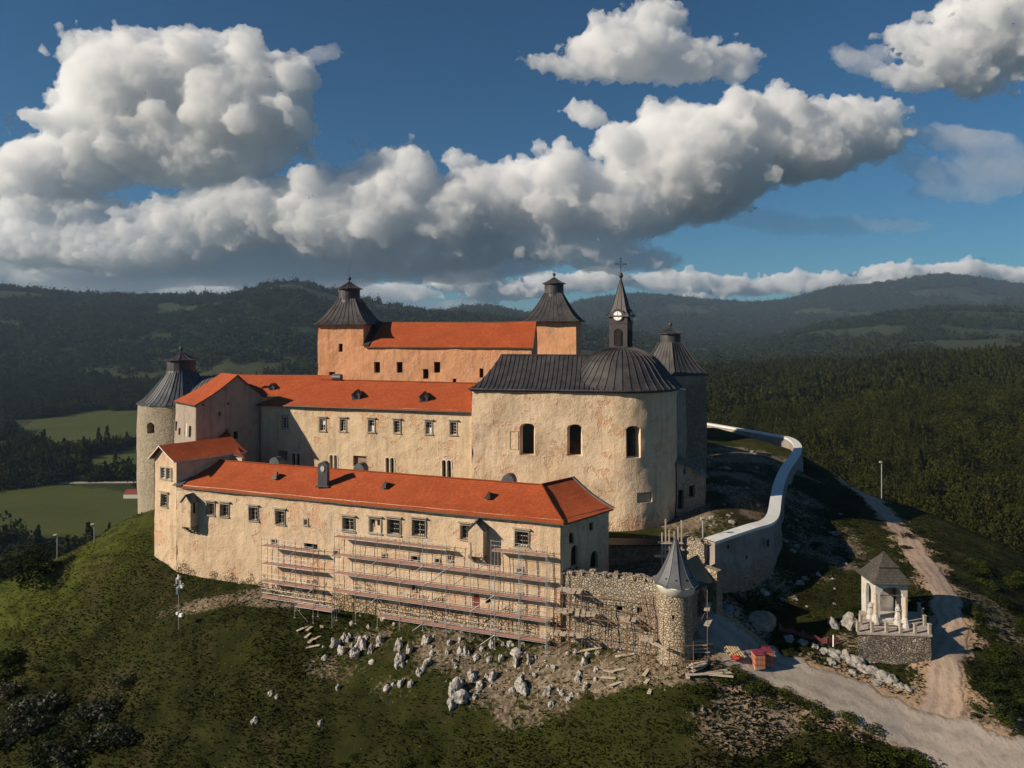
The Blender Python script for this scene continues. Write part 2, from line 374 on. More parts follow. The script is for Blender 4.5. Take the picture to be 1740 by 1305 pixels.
# window joinery put into an opening: frame + bars (part), pane (sub-part), stone surround / grille
def window(w, h, parent, surround=True, grille=False, bars=(2, 3), back='glass', hood=True, name='window', pale=None, M_S=None):
    M_S = M_S or M_TRIM
    a, b_, c, d, dep = h['s0'], h['s1'], h['z0'], h['z1'], h['depth']; sp = h['splay']
    amp, w.amp = w.amp, w.amp
    mb = MB(); e = .07
    def B(q0, z0, q1, z1, o0, o1, m=0):
        pts = [w.pt(q0, z0, o0), w.pt(q1, z0, o0), w.pt(q1, z1, o0), w.pt(q0, z1, o0)]; p2 = [w.pt(q0, z0, o1), w.pt(q1, z0, o1), w.pt(q1, z1, o1), w.pt(q0, z1, o1)]
        q = [mb.v(p) for p in pts + p2]
        for f in ((0, 3, 2, 1), (4, 5, 6, 7), (0, 1, 5, 4), (1, 2, 6, 5), (2, 3, 7, 6), (3, 0, 4, 7)): mb.f([q[i] for i in f], m)
    if surround:
        t = .16
        B(a - t, c - .02, a - .005, d + t, -.05, .09, 0); B(b_ + .005, c - .02, b_ + t, d + t, -.05, .09, 0); B(a - .005, d + .005, b_ + .005, d + t, -.05, .09, 0)
        B(a - t - .06, c - .16, b_ + t + .06, c - .025, -.05, .16, 0)
        if hood: B(a - t - .14, d + t + .10, b_ + t + .14, d + t + .2, -.05, .30, 0)
    ia, ib, ic, idd = a + sp, b_ - sp, c + sp * .3, d - sp * .5
    if back == 'glass':
        o = -dep + .05
        fr = .07
        B(ia, ic, ia + fr, idd, o, o + .08, 1); B(ib - fr, ic, ib, idd, o, o + .08, 1); B(ia + fr, ic, ib - fr, ic + fr, o, o + .08, 1); B(ia + fr, idd - fr, ib - fr, idd, o, o + .08, 1)
        nx, nz = bars
        for i in range(1, nx): q = ia + (ib - ia) * i / nx; B(q - .025, ic + fr, q + .025, idd - fr, o + .004, o + .06, 1)
        for j in range(1, nz): z = ic + (idd - ic) * j / nz; B(ia + fr, z - .02, ib - fr, z + .02, o + .008, o + .05, 1)
    if grille:
        n = max(2, int((b_ - a) / .24)); k = max(3, int((d - c) / .26))
        for i in range(n + 1): q = a + (b_ - a) * i / n; B(q - .016, c, q + .016, d, .12, .15, 2)
        for j in range(k + 1): z = c + (d - c) * j / k; B(a - .02, z - .016, b_ + .02, z + .016, .155, .18, 2)
        for q in (a, b_):
            for z in (c, d): B(q - .016, z - .016, q + .016, z + .016, -.05, .15, 2)
    if not mb.V: B(ia, ic, ib, ic + .05, -dep + .03, -dep + .12, 0)
    o = mb.build(name, [M_S, pale or M_WHITE, M_IRON], parent)
    g = MB()
    q = -dep + .02
    g.poly([w.pt(ia - .1, ic - .1, q), w.pt(ib + .1, ic - .1, q), w.pt(ib + .1, idd + .1, q), w.pt(ia - .1, idd + .1, q)])
    gm = M_GLASS if back == 'glass' else (M_DARK if back == 'dark' else back)
    ORG[o.name] = ORG[parent.name]
    g.build('pane' if back == 'glass' else 'opening_back', gm, o)
    return o
# sloped roof patch with uv in metres, real thickness, optional sag profile
def slope(mb, el, er, rr, rl, m=0, nu=10, nv=6, kick=0., thick=.16, mu=None, uoff=0.):
    el, er, rr, rl = map(Vector, (el, er, rr, rl)); top = {}; bot = {}
    W = (er - el).length; H = ((rl + rr) / 2 - (el + er) / 2).length
    for i in range(nu + 1):
        for j in range(nv + 1):
            u = i / nu; v = j / nv
            p = (el.lerp(er, u)).lerp(rl.lerp(rr, u), v)
            p = p - Vector((0, 0, kick * math.sin(math.pi * v))) + Vector((0, 0, .035 * mnoise.noise(p * .5)))
            top[i, j] = mb.v(p); bot[i, j] = mb.v(p - Vector((0, 0, thick))) if i in (0, nu) or j in (0, nv) else None
            top[i, j, 'uv'] = ((el.lerp(er, u) - el).dot((er - el).normalized()) if W else 0, 0)
    ed = (er - el).normalized()
    def uv(i, j):
        p = (el.lerp(er, i / nu)).lerp(rl.lerp(rr, i / nu), j / nv); d = p - el; u = d.dot(ed); return (u + uoff, (d - ed * u).length)
    for i in range(nu):
        for j in range(nv): mb.f((top[i, j], top[i + 1, j], top[i + 1, j + 1], top[i, j + 1]), m, [uv(i, j), uv(i + 1, j), uv(i + 1, j + 1), uv(i, j + 1)])
    e = m if mu is None else mu
    for i in range(nu):
        mb.f((bot[i, 0], bot[i + 1, 0], top[i + 1, 0], top[i, 0]), e); mb.f((top[i, nv], top[i + 1, nv], bot[i + 1, nv], bot[i, nv]), e)
    for j in range(nv):
        mb.f((bot[0, j + 1], bot[0, j], top[0, j], top[0, j + 1]), e); mb.f((bot[nu, j], bot[nu, j + 1], top[nu, j + 1], top[nu, j]), e)
# pyramid / bell roof of sheet metal with standing seams, on an n-sided plan
def metal_roof(mb, c, prof, sides, rot, sub, rib=.06, m=0, every=1):
    def ring(r):
        pts = []
        for k in range(sides):
            a0 = rot + 2 * math.pi * k / sides; a1 = rot + 2 * math.pi * (k + 1) / sides
            A = Vector((math.cos(a0), math.sin(a0), 0)) * r; B = Vector((math.cos(a1), math.sin(a1), 0)) * r
            for j in range(sub): pts.append(A.lerp(B, j / sub))
        return pts
    R = [[Vector((c[0] + p.x, c[1] + p.y, z)) for p in ring(r)] for r, z in prof]
    idx = [[mb.v(p) for p in rg] for rg in R]; n = len(R[0])
    for A, B in zip(idx[:-1], idx[1:]):
        for i in range(n): mb.f((A[i], A[(i + 1) % n], B[(i + 1) % n], B[i]), m)
    mb.f(idx[0][::-1], m); mb.f(idx[-1], m)
    for i in range(0, n, every): mb.strip([r[i] for r in R], rib, rib, m)
def flare(r0, z0, r1, z1, n=9, k=1.7):
    """concave bell-cast profile from the eave r0,z0 up to r1,z1"""
    return [(r0 + (r1 - r0) * t, z0 + (z1 - z0) * (t ** k)) for t in [i / n for i in range(n + 1)]]
def lantern(parent, c, r, z0, h, capr, caph, sides=8, rot=.2, rod=2.2, name='lantern'):
    mb = MB(); z1 = z0 + h
    mb.lathe(c, [(r * 1.12, z0 - .5), (r * 1.05, z0), (r, z0 + .12), (r, z1)], sides * 2 if sides > 4 else 4, 0, rot)
    mb.build('drum', M_METAL, parent)
    mb = MB()
    metal_roof(mb, c, [(capr, z1 - .08), (capr, z1)] + flare(capr, z1 + .02, .14, z1 + caph, 6, 1.35)[1:], sides, rot, 2, .05)
    mb.build('cap', M_METAL, parent)
    mb = MB(); t = z1 + caph
    mb.lathe(c, [(.10, t - .1), (.12, t + .1), (.08, t + .22), (.24, t + .34), (.33, t + .52), (.30, t + .72), (.14, t + .86), (.05, t + .95), (.03, t + 1.0)], 12)
    mb.tube([(c[0], c[1], t + .9), (c[0], c[1], t + .9 + rod)], .02, 5)
    mb.build('finial', M_METAL, parent, smooth=True)

# ------------------------------------------------------------------ land
CTRL = []
def cpx(px, py, Y, d=None):
    CTRL.append((((px - 870) * Y / F), Y, CZ - (d if d is not None else (py - HOR) * Y / F)))
def cxy(x, y, d): CTRL.append((x, y, CZ - d))
for a in [(262, 950, 88.2), (330, 975, 85.5), (450, 998, 81.8), (520, 1025, 79.5), (600, 1045, 77.4), (700, 1058, 75.2), (800, 1070, 73.2), (950, 1097, 69.8), (1040, 1112, 68.), (1118, 1125, 66.2), (1150, 1132, 64.8),
          (130, 935, 96), (0, 992, 90), (240, 872, 102), (190, 900, 98), (0, 1100, 80), (0, 1305, 66), (300, 1305, 64.4), (300, 1100, 75.4), (600, 1305, 62.5), (600, 1150, 70.3), (870, 1305, 61.3), (870, 1150, 68.3), (740, 1090, 72.2), (1000, 1200, 64.), (150, 1180, 73.5), (450, 1200, 68.5),
          (1100, 1200, 62.), (1100, 1305, 58.), (1300, 1250, 59.), (1400, 1305, 56.5), (1250, 1180, 62.4),
          (1195, 1047, 70), (1235, 1085, 68), (1300, 1125, 66.5), (1400, 1165, 64), (1500, 1215, 61.5), (1600, 1255, 59.5), (1740, 1310, 57), (1900, 1375, 55), (1290, 1090, 69.3), (1400, 1125, 67.3), (1500, 1172, 64.2), (1390, 1192, 62.1),
          (1605, 1180, 63.5), (1605, 1110, 67.5), (1612, 1040, 73), (1580, 970, 83), (1540, 910, 95), (1500, 870, 108), (1470, 840, 118), (1430, 815, 130), (1380, 800, 142),
          (1700, 1150, 66.5), (1740, 1000, 85), (1720, 1230, 60.3), (1740, 945, 100), (1650, 905, 108), (1560, 870, 116), (1660, 1000, 80),
          (1400, 940, 90), (1300, 1005, 78), (1245, 1040, 71.5), (1362, 805, 126), (1330, 940, 84), (1460, 1000, 78), (1440, 1075, 71), (1560, 1060, 72.5), (1500, 1110, 68.5), (1590, 1085, 70.3), (1440, 1110, 68.7), (1322, 757, 141), (1300, 756, 146), (1262, 750, 151), (1225, 744, 157), (1330, 784, 124), (1302, 806, 112)]: cpx(*a)
for a in [(-30, 105, 26.5), (0, 112, 25.5), (12, 100, 25.), (-10, 90, 27), (-35, 95, 27), (28, 88, 24.2), (34, 100, 23.4), (32, 118, 22.8), (38, 135, 21.9), (28, 153, 23.6), (44, 138, 23.4), (20, 150, 23.4), (22, 92, 24.6), (40, 112, 23.), (30, 145, 21.8), (10, 135, 24), (-20, 130, 30),
          (-75, 110, 47), (-62, 132, 50), (-100, 82, 55), (-92, 60, 58), (-52, 45, 53), (0, 40, 50), (42, 42, 44), (78, 45, 45), (95, 75, 50), (-15, 170, 52), (30, 178, 46), (62, 165, 42), (70, 132, 42), (86, 110, 46), (96, 95, 50), (58, 148, 30), (30, 172, 36), (47, 160, 31), (-110, 110, 70), (-40, 165, 60), (80, 150, 55), (0, 15, 62), (-60, 15, 70), (60, 15, 55)]: cxy(*a)
CT = np.array(CTRL); CXY = CT[:, :2]
def _U(r2): return r2 * np.log(r2 + 1e-9) * .5
def _tps(pts, val, lam=.6):
    n = len(pts); d2 = ((pts[:, None] - pts[None]) ** 2).sum(-1); K = _U(d2) + lam * np.eye(n)
    Pm = np.c_[np.ones(n), pts]; A = np.block([[K, Pm], [Pm.T, np.zeros((3, 3))]])
    return np.linalg.solve(A, np.r_[val, 0, 0, 0])
TW = _tps(CXY, CT[:, 2])
def tps(x, y):
    out = TW[-3] + TW[-2] * x + TW[-1] * y
    for i in range(len(CXY)): out = out + TW[i] * _U((x - CXY[i, 0]) ** 2 + (y - CXY[i, 1]) ** 2)
    return out
_perm = rng.permutation(512)
_gr = rng.uniform(-1, 1, 512)
def vnoise(x, y):
    xi = np.floor(x).astype(int); yi = np.floor(y).astype(int); fx = x - xi; fy = y - yi
    fx = fx * fx * fx * (fx * (fx * 6 - 15) + 10); fy = fy * fy * fy * (fy * (fy * 6 - 15) + 10)
    h = lambda a, b: _gr[_perm[(_perm[a & 511] + b) & 511]]
    return (h(xi, yi) * (1 - fx) + h(xi + 1, yi) * fx) * (1 - fy) + (h(xi, yi + 1) * (1 - fx) + h(xi + 1, yi + 1) * fx) * fy
def fbm(x, y, s, o=4, g=.5):
    out = 0 * x; a = 1.
    for k in range(o):
        out = out + a * vnoise(x / s + 13.7 * k, y / s - 9.1 * k); a *= g; s *= .5
    return out
RIDGES = [  # crest distance, width near side, width far side, crest line as bearing/row pairs
 (3300, 1150, 2500, [(-900, 470), (0, 494), (60, 499), (130, 506), (240, 509), (330, 507), (390, 503), (430, 495), (470, 487), (492, 485), (520, 488), (560, 499), (600, 511), (660, 521), (720, 530), (780, 537), (900, 549), (1100, 575), (1300, 640), (2600, 660)]),
 (2150, 500, 900, [(-900, 600), (0, 700), (80, 690), (160, 664), (235, 622), (300, 598), (380, 572), (470, 566), (560, 575), (700, 600), (900, 640), (2600, 700)]),
 (5200, 1300, 2500, [(-900, 560), (600, 560), (700, 548), (770, 533), (800, 528), (835, 527), (860, 531), (900, 540), (960, 548), (1100, 560), (2600, 560)]),
 (7600, 2300, 3000, [(-900, 560), (800, 556), (900, 545), (960, 527), (990, 517), (1030, 512), (1075, 507), (1130, 510), (1200, 517), (1270, 521), (1330, 518), (1370, 508), (1410, 497), (1480, 491), (1530, 483), (1575, 476), (1610, 474), (1660, 480), (1720, 491), (1800, 494), (2600, 480)]),
 (5600, 700, 1500, [(-900, 640), (1500, 640), (1600, 545), (1680, 522), (1740, 508), (1900, 490), (2600, 480)]),
 (3500, 1000, 1500, [(-900, 700), (900, 620), (1080, 606), (1180, 598), (1260, 590), (1340, 572), (1400, 556), (1460, 545), (1520, 536), (1600, 528), (1680, 529), (1740, 531), (2600, 520)]),
 (2300, 620, 900, [(-900, 700), (1000, 660), (1180, 640), (1300, 625), (1380, 606), (1460, 590), (1560, 580), (1740, 572), (2600, 560)]),
 (1060, 800, 700, [(-900, 900), (700, 760), (1000, 690), (1190, 657), (1260, 650), (1330, 644), (1450, 635), (1560, 622), (1740, 611), (2600, 600)]),
]
def pxof(x, y): return 870 + F * x / np.maximum(y, 1.)
def far_z(x, y):
    px = np.clip(pxof(x, y), -900, 2600); Y = np.maximum(y, 1.)
    front = np.clip(y / 300., 0, 1)
    floor = -76 + 26 * np.clip((px - 900) / 350, 0, 1) * front
    z = floor + fbm(x, y, 500., 3) * 4
    for Yc, wn, wf, line in RIDGES:
        xs, ys = zip(*line); row = np.interp(px, xs, ys); crest = CZ + (HOR - row) * Yc / F
        t = (Y - Yc); b = np.where(t < 0, np.exp(-np.abs(t / wn) ** 2.2), np.exp(-(t / wf) ** 2)) * front
        rel = fbm(x, y, Yc * .16, 5, .52)
        b2 = b * (1 + .13 * rel * (1 - b ** 3))
        zz = floor + (crest - floor) * b2
        z = np.maximum(z, zz) + 0 * z
    return z
def gz(x, y, detail=True):
    x = np.asarray(x, dtype=float); y = np.asarray(y, dtype=float)
    r = np.hypot(x - 5, y - 92); w = np.clip((r - 78) / 95, 0, 1); w = w * w * (3 - 2 * w)
    near = np.where(w < 1, np.clip(tps(x, y), -90, 70), 0); far = far_z(x, y)
    z = near * (1 - w) + far * w
    if detail:
        z = z + fbm(x, y, 7., 3) * .2 * np.clip((r - 0) / 30, .3, 1) * (r < 400)
    return z
def gz1(x, y): return float(gz(np.array([x]), np.array([y]))[0])
ROAD = [(1180, 1035, 71.5), (1195, 1047, 70), (1235, 1085, 68), (1300, 1125, 66.5), (1400, 1165, 64), (1500, 1215, 61.5), (1600, 1255, 59.5), (1740, 1310, 57), (1900, 1375, 55), (2200, 1450, 51)]
TRACK = [(1590, 1235, 60.5), (1603, 1180, 63.5), (1605, 1110, 67.5), (1612, 1040, 73), (1580, 970, 83), (1540, 910, 95), (1500, 870, 108), (1470, 840, 118), (1430, 815, 130), (1400, 806, 138), (1370, 799, 146)]
def dense(pts, n=14):
    p = [np.array(P(*a))[:2] for a in pts]; out = []
    for i in range(len(p) - 1):
        p0 = p[max(i - 1, 0)]; p1 = p[i]; p2 = p[i + 1]; p3 = p[min(i + 2, len(p) - 1)]
        for k in range(n):
            t = k / n; out.append(.5 * ((2 * p1) + (p2 - p0) * t + (2 * p0 - 5 * p1 + 4 * p2 - p3) * t * t + (3 * p1 - p0 - 3 * p2 + p3) * t ** 3))
    out.append(p[-1]); return np.array(out)
RD = dense(ROAD); TD = dense(TRACK)
def dist_to(x, y, line, step=3):
    d = np.full(x.shape, 1e9)
    for a in line[::step]: d = np.minimum(d, np.hypot(x - a[0], y - a[1]))
    return d
def in_poly(px, py, poly):
    c = np.zeros(px.shape, bool); n = len(poly)
    for i in range(n):
        x1, y1 = poly[i]; x2, y2 = poly[(i + 1) % n]
        cond = ((y1 > py) != (y2 > py)) & (px < (x2 - x1) * (py - y1) / (y2 - y1 + 1e-12) + x1); c ^= cond
    return c
def fpt(px, py): Y = 136 * F / (py - HOR); return ((px - 870) * Y / F, Y)     # a point of the valley floor
FIELDS = [[fpt(*q) for q in poly] for poly in (
    [(32, 742), (50, 722), (90, 712), (140, 704), (230, 702), (330, 706), (330, 748), (262, 752), (210, 758), (150, 768), (100, 770), (60, 758)],
    [(110, 795), (170, 780), (240, 764), (330, 758), (330, 808), (240, 812), (200, 808), (150, 806)],
    [(-300, 850), (0, 838), (120, 830), (230, 834), (330, 838), (330, 900), (240, 905), (120, 915), (0, 925), (-300, 940)])]
def land():
    ang = np.concatenate([np.linspace(-180, -43, 60)[:-1], np.linspace(-43, 43, 760), np.linspace(43, 180, 60)[1:-1]]) * math.pi / 180
    r = np.concatenate([[.5, 4, 10, 18, 26, 34, 42], np.linspace(48, 150, 330), np.exp(np.linspace(math.log(151), math.log(700), 130)), np.exp(np.linspace(math.log(710), math.log(16000), 210))])
    A, R = np.meshgrid(ang, r); x = R * np.sin(A); y = R * np.cos(A); z = gz(x, y)
    n, m = x.shape
    rc = np.hypot(x - 5, y - 92)
    px = pxof(x, y)
    field = np.zeros(x.shape)
    wx = x + fbm(x, y, 60, 3) * 12; wy = y + fbm(x + 99, y, 60, 3) * 12
    for poly in FIELDS: field = np.maximum(field, in_poly(wx, wy, poly).astype(float))
    canopy = np.clip((rc - 115) / 60, 0, 1) * (1 - field)
    soil = np.clip(1.3 - dist_to(x, y, RD) / 4.6 + fbm(x, y, 3., 4) * .5, 0, 1)
    soil = np.maximum(soil, np.clip(1.25 - dist_to(x, y, TD) / 2.6 + fbm(x, y, 2., 4) * .45, 0, 1))
    stony = np.zeros(x.shape)      # worn stony ground: centre, radii, weight
    for (qx, qy, Y, rx, ry, wgt) in [(900, 1120, 70, 17, 5.5, .42), (700, 1105, 72, 12, 5, .36), (1100, 1118, 66.5, 9, 2.5, 1.), (1180, 1140, 64.5, 5, 2, 1.1), (1330, 1200, 61.5, 7, 2.4, .55), (1270, 1230, 60, 6, 2.4, .6), (1650, 1230, 61, 5, 2, 1.), (1250, 850, 105, 12, 26, .42), (1300, 775, 125, 9, 14, .6), (1360, 900, 98, 7, 16, .6), (1270, 1040, 71.5, 3, 2.5, .9), (1440, 1090, 69.5, 6, 2, .6), (520, 1010, 80.5, 18, 1.6, .6), (1100, 830, 110, 14, 14, .5), (1700, 1060, 74, 4, 10, .5), (1215, 890, 82, 9, 9, .5), (1180, 850, 92, 8, 10, .5), (1120, 930, 80, 10, 5, .9)]:
        c = P(qx, qy, Y); e = ((x - c.x) / rx) ** 2 + ((y - c.y) / ry) ** 2; stony = np.maximum(stony, wgt * np.clip(1.3 - e, 0, 1))
    sunlit_crest = np.clip(1.15 - dist_to(x, y, np.array([P(q, w, e)[:2] for q, w, e in ((235, 880, 100), (180, 915, 97), (120, 955, 94), (60, 1000, 89), (0, 1040, 86))]), 1) / 15, 0, 1)  # yellow-green left crest, its stronger sunlight put into the ground colour
    stony = np.clip(stony * 1.15 + fbm(x, y, 4., 4) * .32 * (stony > 0), 0, 1)
    z = z + (1 - np.clip(rc / 130, 0, 1)) * 0
    V = np.stack([x, y, z], -1).reshape(-1, 3)
    i, j = np.meshgrid(np.arange(n - 1), np.arange(m), indexing='ij'); j2 = (j + 1) % m
    q = np.stack([i * m + j, i * m + j2, (i + 1) * m + j2, (i + 1) * m + j], -1).reshape(-1, 4)[:, ::-1]
    me = mesh_np('ground', V, q)
    for nm, arr in (('field', field), ('canopy', canopy), ('soil', soil), ('stony', stony), ('sunlit_crest', sunlit_crest)):
        a = me.attributes.new(nm, 'FLOAT', 'POINT'); a.data.foreach_set('value', arr.reshape(-1).astype(np.float32))
    me.polygons.foreach_set('use_smooth', [True] * len(me.polygons))
    o = bpy.data.objects.new('ground', me); C.objects.link(o); o['kind'] = 'structure'
    return o
def mesh_np(name, V, Q):
    me = bpy.data.meshes.new(name); nv = len(V); nf, k = Q.shape
    me.vertices.add(nv); me.vertices.foreach_set('co', V.astype(np.float32).reshape(-1))
    me.loops.add(nf * k); me.loops.foreach_set('vertex_index', Q.astype(np.int32).reshape(-1))
    me.polygons.add(nf); me.polygons.foreach_set('loop_start', np.arange(0, nf * k, k, dtype=np.int32))
    me.update(calc_edges=True); return me
def ground_mat():
    m, b, bs = mat('hill_ground', .95, .1); p = pos(b)
    at = lambda n: (lambda nd: nd.outputs['Fac'])(b.node('ShaderNodeAttribute', attribute_name=n))
    n1 = b.noise(p, .07, 5., .6); n2 = b.noise(p, .45, 6., .62); n3 = b.noise(p, 2.6, 5., .65); n4 = b.noise(p, 9., 3., .6)
    grass = b.ramp(n2, [(.28, (.009, .011, .0025)), (.44, (.016, .019, .004)), (.56, (.025, .028, .006)), (.72, (.040, .039, .011))])
    sunlit_crest = b.mul(at('sunlit_crest'), b.rng(n2, .3, .62)); grass = b.mix(sunlit_crest, grass, (.085, .105, .014, 1))  # mixes the painted sunlit tone of the crest into the turf
    grass = b.mix(b.mul(b.rng(n1, .45, .62), .5), grass, (.036, .043, .007, 1))
    dry = b.mix(b.rng(n3, .35, .65), (.042, .030, .014, 1), (.080, .058, .028, 1)); grass = b.mix(b.mul(b.rng(b.noise(p, .16, 6., .66), .54, .66), .55), grass, dry)
    grass = b.mix(b.mul(b.rng(n3, .52, .75), .5), grass, (.018, .026, .007, 1))
    wn = b.rng(b.vor(p, 1.6), .04, .07, 1., 0.); grass = b.mix(b.mul(wn, .5), grass, (.42, .38, .32, 1))
    stn = b.vor(p, 3.2, 'DISTANCE_TO_EDGE'); sc_ = b.sep(b.vor(p, 3.2, out='Color'))
    rub = b.mix(sc_[0], (.11, .080, .048, 1), (.30, .24, .18, 1)); rub = b.mix(b.rng(stn, 0., .06, .6, 0.), rub, (.06, .045, .025, 1))
    soilc = b.mix(b.rng(n3, .35, .65), (.26, .17, .10, 1), (.38, .27, .18, 1)); soilc = b.mix(b.mul(b.rng(n4, .55, .7), .5), soilc, (.52, .45, .38, 1))
    e = b.mul(b.sub(n3, .5), 1.3)
    col = b.mix(b.rng(b.add(at('stony'), e), .38, .62, 0., .85), grass, rub)
    col = b.mix(b.rng(b.add(at('soil'), e), .40, .6, 0., 1.), col, soilc)
    f1 = b.noise(p, .012, 6., .66); f2 = b.noise(p, .09, 4., .65)
    f0 = b.noise(p, .0022, 5., .6); forest = b.ramp(b.add(b.mul(f0, .4), b.add(b.mul(f1, .35), b.mul(f2, .25))), [(.38, (.009, .014, .006)), (.46, (.020, .032, .010)), (.52, (.036, .036, .016)), (.60, (.032, .050, .014))])
    col = b.mix(at('canopy'), col, forest)
    fld = b.mix(b.rng(f1, .35, .65), (.046, .058, .012, 1), (.064, .074, .017, 1)); fld = b.mix(b.mul(b.rng(f2, .55, .7), .3), fld, (.10, .10, .03, 1)); col = b.mix(at('field'), col, fld)
    b.put(bs.inputs['Base Color'], col)
    h = b.add(b.mul(n2, .5), b.add(b.mul(n3, .35), b.mul(n4, .12))); bump(b, bs, h, .7, .3); return m
M_GROUND = ground_mat()
def drape(name, line, half, m, wob=.35, lift=.05, n=17):
    L = np.array(line); d = np.gradient(L, axis=0); d /= np.linalg.norm(d, axis=1)[:, None]; nrm = np.stack([-d[:, 1], d[:, 0]], -1)
    V = []
    for i, (c, nn) in enumerate(zip(L, nrm)):
        hw = half(i / (len(L) - 1))
        wl = hw + wob * float(fbm(np.array([i * .9]), np.array([3.]), 3., 3)[0]); wr = hw + wob * float(fbm(np.array([i * .9]), np.array([77.]), 3., 3)[0])
        for k in range(n): t = k / (n - 1); q = c + nn * (wl * (1 - t) - wr * t); V.append((q[0], q[1]))
    V = np.array(V); z = gz(V[:, 0], V[:, 1]) + lift; k = np.arange(len(V)) % n; z = z - np.where((k == 0) | (k == n - 1), lift + .12, 0)
    V = np.c_[V, z]; i, j = np.meshgrid(np.arange(len(L) - 1), np.arange(n - 1), indexing='ij')
    Q = np.stack([i * n + j, i * n + j + 1, (i + 1) * n + j + 1, (i + 1) * n + j], -1).reshape(-1, 4)
    me = mesh_np(name, V, Q); a = me.attributes.new('across', 'FLOAT', 'POINT'); a.data.foreach_set('value', (k / (n - 1)).astype(np.float32)); me.materials.append(m); me.polygons.foreach_set('use_smooth', [True] * len(me.polygons))
    o = bpy.data.objects.new(name, me); C.objects.link(o); o['kind'] = 'structure'; return o
def roadmat(name, a, c, dirt):
    m, b, bs = mat(name, .95, .1); p = pos(b); n1 = b.noise(p, .35, 6., .65); n2 = b.noise(p, 2.2, 6., .65); n3 = b.noise(p, 14., 3., .7)
    col = b.mix(b.rng(n1, .35, .65), a + (1,), c + (1,)); col = b.mix(b.mul(b.rng(n2, .5, .7), .5), col, dirt + (1,)); col = b.mix(b.mul(b.rng(n3, .55, .75), .45), col, (.62, .56, .5, 1))
    col = b.mix(b.mul(b.rng(n2, .2, .4, 1., 0.), .5), col, tuple(x * .5 for x in dirt) + (1,))
    ac = b.node('ShaderNodeAttribute', attribute_name='across').outputs['Fac']; aw = b.add(ac, b.mul(b.sub(n1, .5), .10))
    rut = b.m('MAXIMUM', b.rng(b.m('ABSOLUTE', b.sub(aw, .34)), .03, .10, 1., 0.), b.rng(b.m('ABSOLUTE', b.sub(aw, .66)), .03, .10, 1., 0.)); rut = b.mul(rut, b.rng(n2, .3, .6))
    col = b.mix(b.mul(rut, .5), col, tuple(x * .55 for x in a) + (1,))
    edge = b.rng(b.add(b.m('ABSOLUTE', b.sub(ac, .5)), b.mul(b.sub(n2, .5), .35)), .36, .46, 0., .8); col = b.mix(edge, col, tuple(x * .62 for x in dirt) + (1,))
    b.put(bs.inputs['Base Color'], col); bump(b, bs, b.add(b.mul(rut, -.25), b.add(b.mul(n2, .8), b.mul(n3, .4))), .9, .14); return m
M_ROAD = roadmat('gravel_road', (.31, .275, .24), (.40, .345, .295), (.30, .21, .14))
M_TRACK = roadmat('earth_track', (.36, .26, .19), (.44, .34, .27), (.30, .19, .12))
GO = land(); GO.data.materials.append(M_GROUND)
drape('road', RD, lambda t: 2.0 + 1.0 * min(1, t * 5), M_ROAD, .5)
drape('path', TD, lambda t: 1.75 - .35 * t, M_TRACK, .35, .035)

# ------------------------------------------------------------------ castle: plan directions
def unit(x, y): v = Vector((x, y, 0)); return v.normalized()
def V3(p, z): return Vector((p[0], p[1], z))
def closed_walls(mb, pts, z0, z1, m=0):
    for a, b_ in zip(pts[:-1], pts[1:]): mb.poly([V3(a, z0), V3(b_, z0), V3(b_, z1), V3(a, z1)], m)
def ngon_path(c, r, n, rot, k0=0, k1=None):
    """going so that the outside is to the right-hand side of travel reversed (seen left to right)"""
    k1 = n if k1 is None else k1
    return [Vector((c[0] + r * math.cos(rot + 2 * math.pi * k / n), c[1] + r * math.sin(rot + 2 * math.pi * k / n), 0)) for k in range(k0, k1 + 1)]
def chimney_vent(parent, p, w=.5):      # small triangular roof vent
    mb = MB(); q = Vector(p)
    a = q + Vector((-w * .7, -.25, -.12)); b_ = q + Vector((w * .7, -.45, -.12)); t = q + Vector((.25, .05, .75)); k = q + Vector((.15, 1.0, .32))
    mb.poly([a, b_, t]); mb.poly([a, t, k]); mb.poly([b_, k, t]); mb.poly([a, k, b_])
    return mb.build('roof_vent', M_IRON, parent)

# ================= front wing =================
K1 = P2(300, 86.2); B0 = Vector((4.9, 70.0, 0)); dF = (B0 - K1).normalized(); nF = Vector((dF.y, -dF.x, 0))      # nF points out to the viewer
ZE = CZ - 19.35; ZR = CZ - 17.05; ZG = CZ - 34
dS = unit(5.4, 4.95); DL = 7.6; D0 = B0 + dS * DL; nS = Vector((dS.y, -dS.x, 0))
fw = thing('castle_wing', 'long low castle wing with orange tiled roof and cream wall behind the scaffolds', 'castle wing', (B0.x - 20, B0.y + 7, CZ - 31))
W1 = Wall([K1, B0], ZG, ZE + .1, .12)
RW = []
for r, g in [((352, 855, 363.5, 874.5), 1), ((375, 857, 387.5, 877), 1), ((424, 862, 438, 884), 1), ((469.5, 868, 483.5, 890), 1), ((583, 880, 601, 901.6), 1), ((659, 883, 679, 908), 1), ((701, 884, 721.6, 910), 1), ((783, 893, 798.5, 916), 1), ((876, 903, 897.5, 927.5), 1)]:
    RW.append((W1.hole(*r, depth=.4), 'main'))
RW.append((W1.hole(628, 882, 646, 905, depth=.22), 'bricked'))
for r in [(518, 882, 523, 891), (461.5, 917, 467.5, 926.5), (568.5, 935, 574, 943), (650, 942, 656, 950), (699, 945, 709.5, 953.5), (740, 949, 746.5, 956), (761.5, 943.5, 767.5, 952), (879.5, 964.5, 887.5, 971.5), (699.5, 991, 705, 1003), (881, 1008, 887, 1020.5), (826, 973, 830, 978)]:
    RW.append((W1.hole(*r, depth=.5), 'small'))
